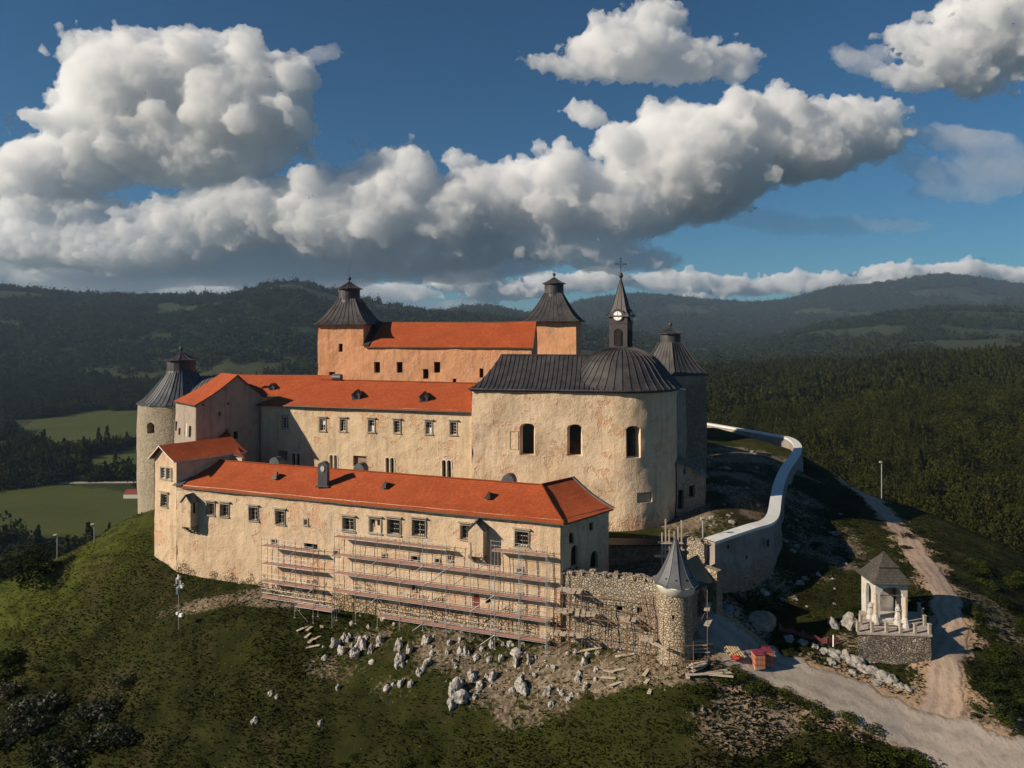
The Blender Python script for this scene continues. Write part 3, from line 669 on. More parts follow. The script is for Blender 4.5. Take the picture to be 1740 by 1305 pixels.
RW.append((W1.hole(516, 924, 539, 936.5, depth=.5), 'wide')); RW.append((W1.hole(825, 1016, 834, 1026, depth=.4, arch=.5), 'round')); hd = W1.hole(802.5, 1010, 813.5, 1045, depth=.3)
mb = MB(); W1.mesh(mb); mb.build('wall', M_CREAM, fw)
for h, k in RW:
    if not h: continue
    if k == 'main': window(W1, h, fw, True, True)
    elif k == 'bricked':
        o = window(W1, h, fw, True, False, back=M_CREAM)
        mb = MB()
        for q0, q1 in ((.12, .42), (.62, .9)):
            a = h['s0'] + (h['s1'] - h['s0']) * q0; b_ = h['s0'] + (h['s1'] - h['s0']) * q1; zt = h['z1'] - .15
            mb.poly([W1.pt(a, zt - .85, -.19), W1.pt(b_, zt - .85, -.19), W1.pt(b_, zt, -.19), W1.pt(a, zt, -.19)])
        mb.build('peephole', M_DARK, o)
    else: window(W1, h, fw, k == 'small', False, back='dark', hood=False)
mb = MB(); q = [W1.pt(s_, z_, o_) for o_ in (-.2, -.12) for s_, z_ in ((hd['s0'], hd['z0']), (hd['s1'], hd['z0']), (hd['s1'], hd['z1']), (hd['s0'], hd['z1']))]
i = [mb.v(p) for p in q]
for f_ in ((0, 3, 2, 1), (4, 5, 6, 7), (0, 1, 5, 4), (1, 2, 6, 5), (2, 3, 7, 6), (3, 0, 4, 7)): mb.f([i[k] for k in f_])
mb.build('door', simple('red_door', (.20, .045, .03), .7), fw)
# shaded end wall of the wing
W2 = Wall([B0 + Vector((.0, .0, 0)), D0], ZG, ZE + .1, .12)
H2 = [W2.hole(966, 905, 975, 924, depth=.3, arch=.5), W2.hole(1002, 888, 1009, 902, depth=.3), W2.hole(969, 926, 981, 962, depth=.35, arch=.5), W2.hole(1003, 936, 1016, 966, depth=.4, arch=.5), W2.hole(977, 962, 982, 972, depth=.3)]
mb = MB(); W2.mesh(mb); mb.build('wall', M_CREAM, fw)
for h in H2:
    if h: window(W2, h, fw, False, False, back='dark')
K1b = K1 - nF * 10; Bk = B0 - nF * 10 + dS * 2
mb = MB(); closed_walls(mb, [D0, D0 - nS * 7, Bk, K1b, K1], ZG, ZE); mb.build('wall', M_MID, fw)
# roof: front slope, end slope, hips meeting at the ridge
ov = .38; eL = K1 + nF * ov + dF * .2; eB = B0 + nF * ov + dS * 0 + nS * ov + dF * .2; eD = D0 + nS * ov + dS * .35
rL_ = None
sL = on_line(K1 - nF * 5, dF, 350); rL = K1 - nF * 5 + dF * sL; sR = on_line(K1 - nF * 5, dF, 920); rR = K1 - nF * 5 + dF * sR
sT = on_line(rR, dS, 973.5); rT = rR + dS * sT
ze = ZE - .12
mb = MB()
slope(mb, V3(eL + dF * .6, ze), V3(eB, ze), V3(rR, ZR), V3(rL, ZR), 0, 60, 8, .18, .16, 1)
slope(mb, V3(eB, ze), V3(eD, ze), V3(rT, ZR + .05), V3(rR, ZR), 0, 12, 8, .28, .16, 1, 3.)
bL = rL - nF * 5; bR = rR - nF * 5 + dF * 3
slope(mb, V3(rR + dS * .01, ZR - .01), V3(rL, ZR - .01), V3(bL, ze), V3(bR, ze), 0, 10, 4, 0, .16, 1)
slope(mb, V3(rT, ZR), V3(rR, ZR - .02), V3(bR, ze), V3(D0 - nS * 8, ze), 0, 6, 4, 0, .16, 1)
mb.build('roof', [M_TILE, M_WOOD], fw)
mb = MB()
mb.tube([V3(eB, ze + .05), V3(eB.lerp(rR, .5), (ze + ZR) / 2 - .10), V3(rR, ZR + .06)], .13, 6); mb.tube([V3(rL, ZR + .04), V3(rR, ZR + .04)], .10, 6); mb.tube([V3(rR, ZR + .06), V3(rT, ZR + .08)], .12, 6)
mb.build('ridge_tiles', M_TILE, fw)
mb = MB()     # lead-grey verge on the far end and against the corner house
for a, c_, w_ in ((V3(eD, ze + .06), V3(rT, ZR + .14), .34), ):
    pts = [a.lerp(c_, t) - Vector((0, 0, .3 * math.sin(math.pi * t))) for t in [k / 6 for k in range(7)]]; mb.strip(pts, w_, .12)
mb.build('verge_flashing', M_METALG, fw)
mb = MB(); a = V3(K1 + nF * ov - dF * .1, ze + .05); c_ = V3(rL - dF * .6, ZR + .1)
pts = [a.lerp(c_, t) - Vector((0, 0, .22 * math.sin(math.pi * t))) for t in [k / 6 for k in range(7)]]
for off in (0, .3, .6, .9): mb.strip([p + dF * off for p in pts], .34, .10)
mb.build('verge_flashing', M_METALG, fw)
mb = MB()     # painted cornice band under the eaves
for d_, (s0, s1), nn in ((W1, (0.0, W1.L[-1]), 0), (W2, (0.0, W2.L[-1]), 0)):
    n_ = 40
    for i_ in range(n_):
        a_, c__ = s0 + (s1 - s0) * i_ / n_, s0 + (s1 - s0) * (i_ + 1) / n_
        z0_, z1_ = ZE - .62, ZE - .28
        mb.poly([d_.pt(a_, z0_, .05), d_.pt(c__, z0_, .05), d_.pt(c__, z1_, .09), d_.pt(a_, z1_, .09)]); mb.poly([d_.pt(a_, z1_, .09), d_.pt(c__, z1_, .09), d_.pt(c__, ZE - .15, .22), d_.pt(a_, ZE - .15, .22)]); mb.poly([d_.pt(a_, z0_, .05), d_.pt(c__, z0_, .05), d_.pt(c__, z0_, -.05), d_.pt(a_, z0_, -.05)])
mb.build('cornice', simple('flaking_cornice', (.55, .43, .33), .9, .45, 1.4), fw)
for px_, t_ in ((439, .55), (629, .55), (812, .5)):
    s_ = on_line(K1 + nF * ov, dF, px_); e_ = V3(K1 + nF * ov + dF * s_, ze); chimney_vent(fw, e_.lerp(V3(K1 - nF * 5 + dF * s_, ZR), t_) + Vector((0, 0, .1)))
# sheet-metal chimney with a rounded cowl
s_ = on_line(K1 + nF * -2.2, dF, 550); q = K1 - nF * 2.2 + dF * s_; zc_ = (ze + ZR) / 2
mb = MB(); mb.box((q.x, q.y, zc_ + .95), (1.15, .8, 2.4), math.atan2(dF.y, dF.x) + .25)
R_ = math.atan2(dF.y, dF.x) + .25; ax = Vector((math.cos(R_), math.sin(R_), 0)); ay = Vector((-ax.y, ax.x, 0)); top = zc_ + 2.15
n_ = 8; ring = [[mb.v(V3(q, top) + ax * (.58 * math.cos(math.pi * k / n_)) + Vector((0, 0, .5 * math.sin(math.pi * k / n_))) + ay * y_) for k in range(n_ + 1)] for y_ in (-.45, .45)]
for k in range(n_): mb.f((ring[0][k], ring[0][k + 1], ring[1][k + 1], ring[1][k]))
mb.f(ring[0]); mb.f(ring[1][::-1])
mb.box((q.x, q.y, zc_ - .18), (1.6, 1.3, .12), R_)
ch = mb.build('chimney', M_METALG, fw, bevel=.03)
mb = MB(); pts = [V3(q, top - .25) + ax * (.24 * math.cos(math.pi * 2 * k / 12)) + Vector((0, 0, .36 * math.sin(math.pi * 2 * k / 12))) - ay * .465 for k in range(12)]; mb.poly(pts); mb.build('cowl_opening', M_WHITE, ch)
for px_, s2 in ((470, 6.2), (613, 6.2), (865, 6.2)):
    s_ = on_line(K1 - nF * s2, dF, px_); q = K1 - nF * s2 + dF * s_; mb = MB(); n_ = 8
    ring = [[mb.v(V3(q, ZR - .3) + dF * (.75 * math.cos(math.pi * k / n_)) + Vector((0, 0, .2 + .85 * math.sin(math.pi * k / n_))) - nF * y_) for k in range(n_ + 1)] for y_ in (-.5, .6)]
    for k in range(n_): mb.f((ring[0][k], ring[0][k + 1], ring[1][k + 1], ring[1][k]))
    mb.f(ring[0]); mb.f(ring[1][::-1]); mb.box((q.x, q.y, ZR - .6), (1.5, 1.1, 1.2), math.atan2(dF.y, dF.x)); mb.build('chimney', M_METALG, fw)
# two jutting oriels
def oriel(px0, px1, ptop, pbot, label, glass):
    s0 = W1.hit(px0)[0]; s1 = W1.hit(px1)[0]; Yd = W1.hit((px0 + px1) / 2)[1]; zt = zat(ptop, Yd); zb = zat(pbot, Yd); dep = 1.25
    t = thing('oriel', label, 'oriel', V3(W1.pt((s0 + s1) / 2, zb), zb))
    a = W1.pt(s0, zb, -.3); b_ = W1.pt(s1, zb, -.3); o = nF * (dep + .3); zs = zt - .75; mid = (a + b_) / 2
    mb = MB(); F4 = [V3(a + o, zb), V3(b_ + o, zb), V3(b_ + o, zs), V3(mid + o, zt), V3(a + o, zs)]
    mb.poly(F4); mb.poly([V3(a, zb), V3(a + o, zb), V3(a + o, zs), V3(a, zs)]); mb.poly([V3(b_ + o, zb), V3(b_, zb), V3(b_, zs), V3(b_ + o, zs)]); mb.poly([V3(a, zb), V3(b_, zb), V3(b_ + o, zb), V3(a + o, zb)])
    mb.build('wall', M_CREAM, t)
    mb = MB()
    for p_, sg in ((a, -1), (b_, 1)):
        e0 = V3(p_ + o * 1.08 + dF * sg * .14, zs - .12); e1 = V3(p_ + dF * sg * .14, zs - .12); r0 = V3(mid + o * 1.08, zt + .1); r1 = V3(mid, zt + .1)
        slope(mb, e0, e1, r1, r0, 0, 2, 2, 0, .08)
    mb.build('roof', M_METALG, t)
    for p_, sg in ((a, 1), (b_, -1)):
        mb = MB(); w_ = dF * sg * .34
        for k in range(3):
            l = (dep + .2) * (1 - .28 * k); mb.poly([V3(p_, zb - .3 * k), V3(p_ + nF * l, zb - .3 * k), V3(p_ + nF * l, zb - .3 * k - .3), V3(p_, zb - .3 * k - .3)]); mb.poly([V3(p_ + w_, zb - .3 * k), V3(p_ + nF * l + w_, zb - .3 * k), V3(p_ + nF * l + w_, zb - .3 * k - .3), V3(p_ + w_, zb - .3 * k - .3)])
            mb.poly([V3(p_ + nF * l, zb - .3 * k), V3(p_ + nF * l + w_, zb - .3 * k), V3(p_ + nF * l + w_, zb - .3 * k - .3), V3(p_ + nF * l, zb - .3 * k - .3)]); mb.poly([V3(p_, zb - .3 * k - .3), V3(p_ + w_, zb - .3 * k - .3), V3(p_ + nF * l + w_, zb - .3 * k - .3), V3(p_ + nF * l, zb - .3 * k - .3)])
        mb.build('corbel', M_STONE, t)
    if glass:
        mb = MB(); c_ = V3(b_ + o * .62, zb + 1.6) + dF * .012; mb.poly([c_ + nF * .18, c_ - nF * .18, c_ - nF * .18 + Vector((0, 0, 1.3)), c_ + nF * .18 + Vector((0, 0, 1.3))]); mb.build('slit', M_DARK, t)
oriel(321, 337, 838, 891, 'narrow oriel with slit window jutting from the wall by the far left corner', True)
oriel(803, 828, 882, 940, 'pale grey oriel on corbels above the tall scaffold', False)

# ================= corner house at the far left =================
K0 = P2(262, 88.5); dC = (K1 - K0).normalized(); bdir = unit(.66, .75); Lc = 9.0; zc = CZ - 16.3; ztc = CZ - 14.7
chs = thing('gable_house', 'small gabled corner house with dark red roof at the left end of the long wing', 'house', V3(K0.lerp(K1, .5) + bdir * 3, CZ - 30))
LW = (K1 - K0).length; ap = .40
W3 = Wall([K0, K1], ZG, lambda s_: zc + (ztc - zc) * (1 - abs(s_ - LW * ap) / (LW * (ap if s_ < LW * ap else 1 - ap))), .12, .6)
hc = [(W3.hole(272.6, 795, 280.2, 813, depth=.25), 0), (W3.hole(282.2, 796, 290.2, 814.5, depth=.25), 0), (W3.hole(274.2, 840, 284, 860, depth=.35), 1)]
mb = MB(); W3.mesh(mb); mb.build('wall', M_CREAM, chs)
for h, g in hc: window(W3, h, chs, True, bool(g), bars=(2, 4), hood=bool(g))
K0b = K0 + bdir * Lc; K1c = K1 + bdir * Lc
mb = MB(); W3b = Wall([K1, K1c], ZG, zc, .1); W3b.mesh(mb); closed_walls(mb, [K1c, K0b, K0], ZG, zc); apx = K0.lerp(K1, ap)
mb.poly([V3(K0b, zc), V3(apx + bdir * Lc, ztc), V3(K1c, zc)]); mb.build('wall', M_CREAM, chs)
mb = MB(); f_ = -bdir * .55; r0 = V3(apx + f_, ztc + .12); r1 = V3(apx + bdir * Lc, ztc + .12)
slope(mb, V3(K1 + f_ + dC * .35, zc - .05), V3(K1c + dC * .35, zc - .05), r1, r0, 0, 10, 5, .05, .14, 1)
slope(mb, V3(K0b - dC * .45, zc - .15), V3(K0 + f_ - dC * .45, zc - .15), r0, r1, 0, 8, 4, .05, .14, 1)
mb.build('roof', [M_TILE, M_WHITE], chs)
# lean-to roof between the corner house and the gabled tower house
lt = thing('annex', 'dark red roofed annex tucked between the gable house and the shaded gable wall', 'annex', V3(P2(375, 93), CZ - 30))
a0, a1, a2, a3 = P(342, 757, 93.5), P(414, 777, 90.5), P(387, 731, 96.5), P(335, 738, 97.5)
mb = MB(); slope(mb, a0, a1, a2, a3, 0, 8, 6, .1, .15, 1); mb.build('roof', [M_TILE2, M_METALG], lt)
mb = MB(); mb.strip([a3 + Vector((0, 0, .08)), a2 + Vector((0, 0, .08))], .35, .12); mb.strip([a3 + Vector((0, 0, .08)), a0 + Vector((0, 0, .08))], .5, .1); mb.build('flashing', M_METALG, lt)
mb = MB(); closed_walls(mb, [Vector(a0) + Vector((.2, .2, 0)), Vector(a1) + Vector((-.3, .2, 0)), Vector(a2) + Vector((-.2, -.1, 0)), Vector(a3), Vector(a0) + Vector((.2, .2, 0))], CZ - 30, min(a0.z, a1.z) - .12); mb.build('wall', M_MID, lt)

# ================= gabled house with orange roof =================
C1 = P2(333, 93.0); dG = unit(.59, .81); LG = 10.2; C2 = C1 + dG * LG; C0 = C1 + Vector((-5.4, 5.4, 0)); dN = (C1 - C0).normalized(); C3 = C2 + (C0 - C1)
zge = CZ - 10.04; zga = CZ - 6.45
gh = thing('gable_house', 'tall gabled house with bright orange roof and shaded gable wall beside the round stone tower', 'house', V3((C1 + C3) / 2, CZ - 28))
W4 = Wall([C0, C1], CZ - 34, zge, .12); h4 = [W4.hole(304.5, 727, 307.5, 739, depth=.4), W4.hole(314, 719, 317, 742, depth=.1), W4.hole(320, 724, 324, 743, depth=.4), W4.hole(298.6, 716, 301.5, 732, depth=.4)]
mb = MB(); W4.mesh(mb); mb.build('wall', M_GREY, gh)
for k, h in enumerate(h4):
    if h: window(W4, h, gh, False, False, back=(M_WHITE if k == 1 else 'dark'))
sa = 6.1
W5 = Wall([C1, C2], CZ - 34, lambda s_: zge + (zga - zge) * ((s_ / sa) if s_ < sa else (1 - (s_ - sa) / (LG - sa) * .88)) ** 1.12 if 0 < s_ < LG else zge, .12)
h5 = [W5.hole(372, 700, 375.5, 707, depth=.4), W5.hole(386, 684, 389, 688, depth=.3), W5.hole(396.5, 733, 404, 746, depth=.3), W5.hole(344, 686, 347, 690, depth=.3)]
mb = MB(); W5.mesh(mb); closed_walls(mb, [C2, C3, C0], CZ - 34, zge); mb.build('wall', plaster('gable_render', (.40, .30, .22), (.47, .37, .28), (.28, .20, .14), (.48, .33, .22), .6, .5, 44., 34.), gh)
for h in h5:
    if h: window(W5, h, gh, False, False, back='dark')
off = (C0 - C1); apg = C1 + dG * sa
mb = MB(); slope(mb, V3(C0 - dG * .3, zge - .1), V3(C1 - dG * .3 - off.normalized() * .25, zge - .1), V3(apg - off.normalized() * .25, zga + .1), V3(apg + off * .72, zga + .1), 0, 10, 8, .25, .18, 1)
slope(mb, V3(C2 + dG * .4 - off.normalized() * .25, zge + .35), V3(C3 + dG * .4, zge + .35), V3(apg + off * .72, zga + .08), V3(apg - off.normalized() * .25, zga + .08), 0, 10, 8, .2, .18, 1)
mb.build('roof', [M_TILE, M_METAL], gh)

# ================= far left round tower =================
cT = P2(308, 108.5); rT_ = 6.0
rt = thing('round_tower', 'round rubble stone tower with dark flared sheet roof at the far left', 'tower', V3(cT, CZ - 34))
pth = [Vector((cT.x + rT_ * math.cos(a), cT.y + rT_ * math.sin(a), 0)) for a in np.linspace(math.radians(-190), math.radians(10), 29)]
W6 = Wall(pth, CZ - 42, CZ - 11.3, .16, .9); h6 = W6.hole(249, 718, 261, 737, depth=1.0, arch=.35)
mb = MB(); W6.mesh(mb); closed_walls(mb, [Vector((cT.x + rT_ * math.cos(a), cT.y + rT_ * math.sin(a), 0)) for a in np.linspace(math.radians(10), math.radians(170), 15)], CZ - 42, CZ - 11.3)
mb.build('wall', M_ROUND, rt); window(W6, h6, rt, False, False, back='dark')
ze6 = CZ - 11.25
mb = MB(); metal_roof(mb, cT, [(rT_ + .22, ze6 - .15), (rT_ + .22, ze6)] + flare(rT_ + .22, ze6 + .02, 2.0, ze6 + 4.9, 9, 1.35)[1:], 16, .1, 3, .06); mb.build('roof', M_METALG, rt)
lantern(rt, cT, 2.05, ze6 + 4.8, 1.75, 2.5, 1.15, 8, .3, 1.2)
# sheet-metal roofed link behind it
lk = thing('link_building', 'low link building with curved grey metal roof joining the round tower to the orange gable', 'castle wing', V3(P2(350, 106), CZ - 28))
mb = MB(); a0, a1, a2, a3 = P(306, 681, 104.5), P(345, 684, 101.5), P(378, 637, 108), P(334, 640, 110)
slope(mb, a0, a1, a2, a3, 0, 8, 8, -.35, .15)
for k in range(9): mb.strip([a0.lerp(a1, k / 8).lerp(a3.lerp(a2, k / 8), v / 8) + Vector((0, 0, .35 * math.sin(math.pi * v / 8))) for v in range(9)], .06, .06)
mb.build('roof', M_METALG, lk)
mb = MB(); closed_walls(mb, [a0 + Vector((.4, .3, 0)), a1 + Vector((0, .3, 0)), a2 + Vector((0, 3, 0)), a3 + Vector((0, 3, 0)), a0 + Vector((.4, .3, 0))], CZ - 30, min(a0.z, a1.z) - .1); mb.build('wall', M_GREY, lk)

# ================= back wing (orange roof behind) =================
bw = thing('castle_wing', 'rear castle wing whose orange roof shows between the gabled house and the pink tower', 'castle wing', V3(P2(480, 116), CZ - 26))
b0, b1 = P2(395, 111.5), P2(575, 109.5); b2, b3 = P2(575, 118), P2(395, 119.5)
zbe, zbr = CZ - 10.6, CZ - 7.5; zr4 = [V3(b0.lerp(b3, .5), zbr), V3(b1.lerp(b2, .5), zbr)]
mb = MB(); slope(mb, V3(b0, zbe), V3(b1, zbe), zr4[1], zr4[0], 0, 16, 6, .1, .16, 1); slope(mb, V3(b2, zbe), V3(b3, zbe), zr4[0], zr4[1], 0, 10, 4, .1, .16, 1); mb.build('roof', [M_TILE, M_WOOD], bw)
mb = MB(); closed_walls(mb, [b0 + Vector((.3, .4, 0)), b1 + Vector((0, .4, 0)), b2 - Vector((0, .4, 0)), b3 - Vector((-.3, .4, 0)), b0 + Vector((.3, .4, 0))], CZ - 30, zbe - .05); mb.poly([V3(b0, zbe), V3(b3, zbe), zr4[0] - Vector((0, 0, .1))]); mb.build('wall', M_MID, bw)
def dormer(parent, c, w, dep, h, rz, k='dormer'):
    ax = Vector((math.cos(rz), math.sin(rz), 0)); ay = Vector((-ax.y, ax.x, 0)); c = Vector(c); mb = MB()
    zt = c.z + h; zs = c.z + h * .55
    A, B_ = c - ax * w / 2, c + ax * w / 2
    mb.poly([V3(A, c.z - .3), V3(B_, c.z - .3), V3(B_, zs), V3(c, zt), V3(A, zs)]); mb.poly([V3(A, c.z - .3), V3(A, zs), V3(A + ay * dep, zs), V3(A + ay * dep, c.z - .3)]); mb.poly([V3(B_, c.z - .3), V3(B_ + ay * dep, c.z - .3), V3(B_ + ay * dep, zs), V3(B_, zs)])
    o = mb.build(k, M_METALG, parent); mb = MB()
    for sg in (-1, 1):
        e = c + ax * sg * (w / 2 + .14); slope(mb, V3(e, zs - .08) - ay * .14, V3(e + ay * dep, zs - .08), V3(c + ay * dep, zt + .05), V3(c, zt + .05) - ay * .14, 0, 2, 2, 0, .07)
    ORG[o.name] = ORG[parent.name]; mb.build('roof', M_METAL, o)
    mb = MB(); mb.poly([V3(c - ax * w * .22, c.z + .05) - ay * .012, V3(c + ax * w * .22, c.z + .05) - ay * .012, V3(c + ax * w * .22, c.z + h * .5) - ay * .012, V3(c - ax * w * .22, c.z + h * .5) - ay * .012]); mb.build('opening', M_DARK, o)
dormer(bw, P(461, 665, 111.9), 1.0, 1.6, 1.25, -.1)

# ================= middle wing =================
M1 = Vector((-5.35, 91.5, 0)); dM = unit(-31.1, 9.2); dM = -dM; M0 = M1 - dM * 33.0; nM = Vector((dM.y, -dM.x, 0)); zme = CZ - 10.75; zmr = CZ - 7.62
mw = thing('castle_wing', 'middle castle wing with two rows of windows above the long front roof', 'castle wing', V3((M0 + M1) / 2 - nM * 5, CZ - 27))
W7 = Wall([M0, M1 + dM * .6], CZ - 28, zme + .05, .12); up = []; lo = []; ni = []
for r in [(480.5, 709.5, 489.5, 728), (543.5, 712, 553, 731.5), (578, 712.5, 587.5, 732.5), (626.5, 713.5, 636.5, 733.5), (669.5, 715, 679.5, 735), (723.5, 717, 733.5, 737), (765, 717.5, 775.5, 738.5)]: up.append(W7.hole(*r, depth=.35))
for x0, y0, x1, y1 in [(496, 769.5, 509.5, 797), (560, 773, 572.5, 801), (655, 777.5, 669, 806.5), (751, 781.5, 766.5, 813)]:
    xm = (x0 + x1) / 2; lo.append((W7.hole(x0, y0, xm - .9, y1, depth=.5, arch=.5), W7.hole(xm + .9, y0, x1, y1, depth=.5, arch=.5)))
for r in [(600, 774.5, 623, 792.5), (472, 766, 488.5, 782)]: ni.append(W7.hole(*r, depth=.45))
mb = MB(); W7.mesh(mb); closed_walls(mb, [M1 + dM * 1.0, M1 - nM * 12, M0 - nM * 12, M0], CZ - 28, zme); mb.build('wall', M_MID, mw)
M_SHUT = simple('white_blind', (.70, .70, .68), .7, .05)
for k, h in enumerate(up):
    o = window(W7, h, mw, True, False, bars=(2, 4), M_S=M_TRIM)
    if k in (1, 3, 5):
        a_, b__, z0_, z1_ = h['s0'] + .12, h['s1'] - .12, h['z0'] + .12, h['z1'] - .1; zm = (z0_ + z1_) / 2; z0_, z1_ = (zm, z1_) if k == 1 else (z0_, zm)
        mb = MB(); mb.poly([W7.pt(a_, z0_, -.255), W7.pt(b__, z0_, -.255), W7.pt(b__, z1_, -.255), W7.pt(a_, z1_, -.255)]); mb.build('blind', M_SHUT, o)
for h1, h2 in lo:
    mb = MB(); cx_ = (h1['s0'] + h2['s1']) / 2; w_ = (h2['s1'] - h1['s0'])
    def bx_(q0, z0_, q1, z1_, o0, o1):
        q = [mb.v(W7.pt(s_, z_, o_)) for o_ in (o0, o1) for s_, z_ in ((q0, z0_), (q1, z0_), (q1, z1_), (q0, z1_))]
        for f_ in ((0, 3, 2, 1), (4, 5, 6, 7), (0, 1, 5, 4), (1, 2, 6, 5), (2, 3, 7, 6), (3, 0, 4, 7)): mb.f([q[i_] for i_ in f_])
    zb, zt = h1['z0'], h1['z1']; rise = .5 * (h1['s1'] - h1['s0'])
    bx_(h1['s0'] - .13, zb, h1['s0'] - .004, zt - rise, -.05, .07); bx_(h2['s1'] + .004, zb, h2['s1'] + .13, zt - rise, -.05, .07); bx_(h1['s1'] + .004, zb, h2['s0'] - .004, zt - rise, -.05, .08); bx_(h1['s0'] - .2, zb - .14, h2['s1'] + .2, zb - .004, -.05, .13)
    for h in (h1, h2):
        c_ = (h['s0'] + h['s1']) / 2; r_ = (h['s1'] - h['s0']) / 2
        for k in range(8):
            a0_, a1_ = math.pi * k / 8, math.pi * (k + 1) / 8
            pts = [(c_ + rr_ * math.cos(a_), zt - rise + rr_ * rise / r_ * math.sin(a_)) for rr_, a_ in ((r_ + .004, a0_), (r_ + .13, a0_), (r_ + .13, a1_), (r_ + .004, a1_))]
            mb.poly([W7.pt(s_, z_, .075) for s_, z_ in pts]); mb.poly([W7.pt(pts[1][0], pts[1][1], .075), W7.pt(pts[2][0], pts[2][1], .075), W7.pt(pts[2][0], pts[2][1], -.05), W7.pt(pts[1][0], pts[1][1], -.05)])
    o = mb.build('twin_arched_window', M_WHITE, mw); ORG[o.name] = ORG[mw.name]
    g = MB(); g.poly([W7.pt(h1['s0'] - .1, zb - .1, -.45), W7.pt(h2['s1'] + .1, zb - .1, -.45), W7.pt(h2['s1'] + .1, zt + .1, -.45), W7.pt(h1['s0'] - .1, zt + .1, -.45)]); g.build('pane', M_GLASS, o)
for h in ni: window(W7, h, mw, False, False, back=simple('brick_infill', (.28, .20, .13)))
rm0 = M0 - nM * 6.2 + dM * 6.6; rm1 = M1 - nM * 6.2 + dM * 1.5; em0 = M0 + nM * .4 - dM * .2; em1 = M1 + nM * .4 + dM * .3
mb = MB(); slope(mb, V3(em0, zme - .1), V3(em1, zme - .1), V3(rm1, zmr), V3(rm0, zmr), 0, 50, 8, .12, .18, 1)
slope(mb, V3(M0 - nM * 12.4 - dM * .2, zme - .1), V3(em0, zme - .1), V3(rm0, zmr), V3(rm0 + dM * .01, zmr), 0, 8, 8, .1, .18, 1)
slope(mb, V3(M1 - nM * 12.4, zme - .1), V3(M0 - nM * 12.4, zme - .1), V3(rm0, zmr), V3(rm1, zmr), 0, 10, 5, .1, .18, 1)
mb.build('roof', [M_TILE, M_WOOD], mw)
mb = MB(); mb.tube([V3(rm0, zmr + .03), V3(rm1, zmr + .03)], .11, 6); mb.build('ridge_tiles', M_TILE, mw)
for px_, t_ in ((592, .30), (709, .30)):
    s_ = on_line(em0, dM, px_); e_ = V3(em0 + dM * s_, zme - .1).lerp(V3(M0 - nM * 6.2 + dM * s_, zmr), t_); dormer(mw, e_, 1.15, 2.0, 1.25, math.atan2(dM.y, dM.x) + .3)
mb = MB(); mb.tube([V3(em0 + nM * .1, zme - .2), V3(em1 + nM * .1, zme - .2)], .09, 6); p_ = M0 + dM * .5 + nM * .25; mb.tube([V3(p_, zme - .2), V3(p_, CZ - 26)], .07, 6); mb.build('gutter', M_METAL, mw)
mb = MB(); s_ = on_line(rm0, dM, 573); q = rm0 + dM * s_; mb.tube([V3(q, zmr + .45) - dM * .7, V3(q, zmr + .45) + dM * .7], .5, 12); mb.build('vent_pipe', M_METALG, mw)
for s_ in (2, 12):
    pass

# ================= upper pink palace with its two towers =================
T0 = P2(540, 117.0); dP = unit(.990, -.139); nP = Vector((dP.y, -dP.x, 0))
sT_ = on_line(T0, dP, 617); sC = on_line(T0, dP, 813); T1 = T0 + dP * sT_; PC = T0 + dP * sC; dP2 = unit(.985, -.17); PE = PC + dP2 * on_line(PC, dP2, 903)
zpe = CZ - 2.75; zpr = CZ + 1.32
pal = thing('palace', 'pink rendered upper palace with orange roof between two square towers', 'palace', V3((T1 + PE) / 2 - nP * 5, CZ - 22))
W8 = Wall([T1, PC, PE], CZ - 22, zpe + .1, .13); h8 = []
for r in [(636, 615, 646, 633.5), (674, 615, 684, 633.5), (737, 615, 747.5, 633.5), (718.5, 627, 727.5, 644), (769, 643.5, 775, 650.5), (814.5, 626, 821, 642)]: h8.append(W8.hole(*r, depth=.7))
mb = MB(); W8.mesh(mb); mb.build('wall', M_PINK, pal)
for h in h8:
    if h: window(W8, h, pal, False, False, back='dark')
PEb = PE - nP * 9.5; mb = MB(); closed_walls(mb, [PE, PEb, T1 - nP * 9.5], CZ - 22, zpe)
gm_ = (PE + PEb) / 2; mb.poly([V3(PE, zpe), V3(PEb, zpe), V3(gm_, zpr - .05)]); mb.build('wall', plaster('shaded_gable_render', (.44, .27, .19), (.50, .33, .24), (.32, .19, .13), (.45, .33, .25)), pal)  # gable end gets a darker palace render, its shade put into the colour
rp1 = gm_ + dP2 * .3; rp0 = T1 - nP * 4.75 - dP * 1.5; rpc = PC - nP * 4.75 + dP * 0.3
ew = [V3(T1 + nP * .35 + dP * .3, zpe - .1), V3(PC + nP * .35, zpe - .1), V3(PE + nP * .35 + dP2 * .3, zpe - .1)]
mb = MB(); slope(mb, ew[0], ew[1], V3(rpc + dP * 2.2, zpr), V3(rp0, zpr), 0, 30, 7, .15, .18, 1); slope(mb, ew[1], ew[2], V3(rp1, zpr + .08), V3(rpc + dP * 2.2, zpr), 0, 14, 7, .15, .18, 1, 2.)
slope(mb, V3(PEb - nP * .3, zpe - .1), V3(T1 - nP * 9.8, zpe - .1), V3(rp0, zpr - .01), V3(rp1, zpr - .01), 0, 10, 4, 0, .18, 1)
mb.build('roof', [M_TILE, M_WOOD], pal)
mb = MB(); a = ew[0] + Vector((0, 0, .06)); c_ = V3(rp0 + dP * 2.6, zpr + .1)
for off_ in (0, .35, .7): mb.strip([a.lerp(c_, t) - Vector((0, 0, .35 * math.sin(math.pi * t))) + dP * (off_ - .2) for t in [k / 6 for k in range(7)]], .4, .14)
mb.build('verge_flashing', M_METAL, pal)
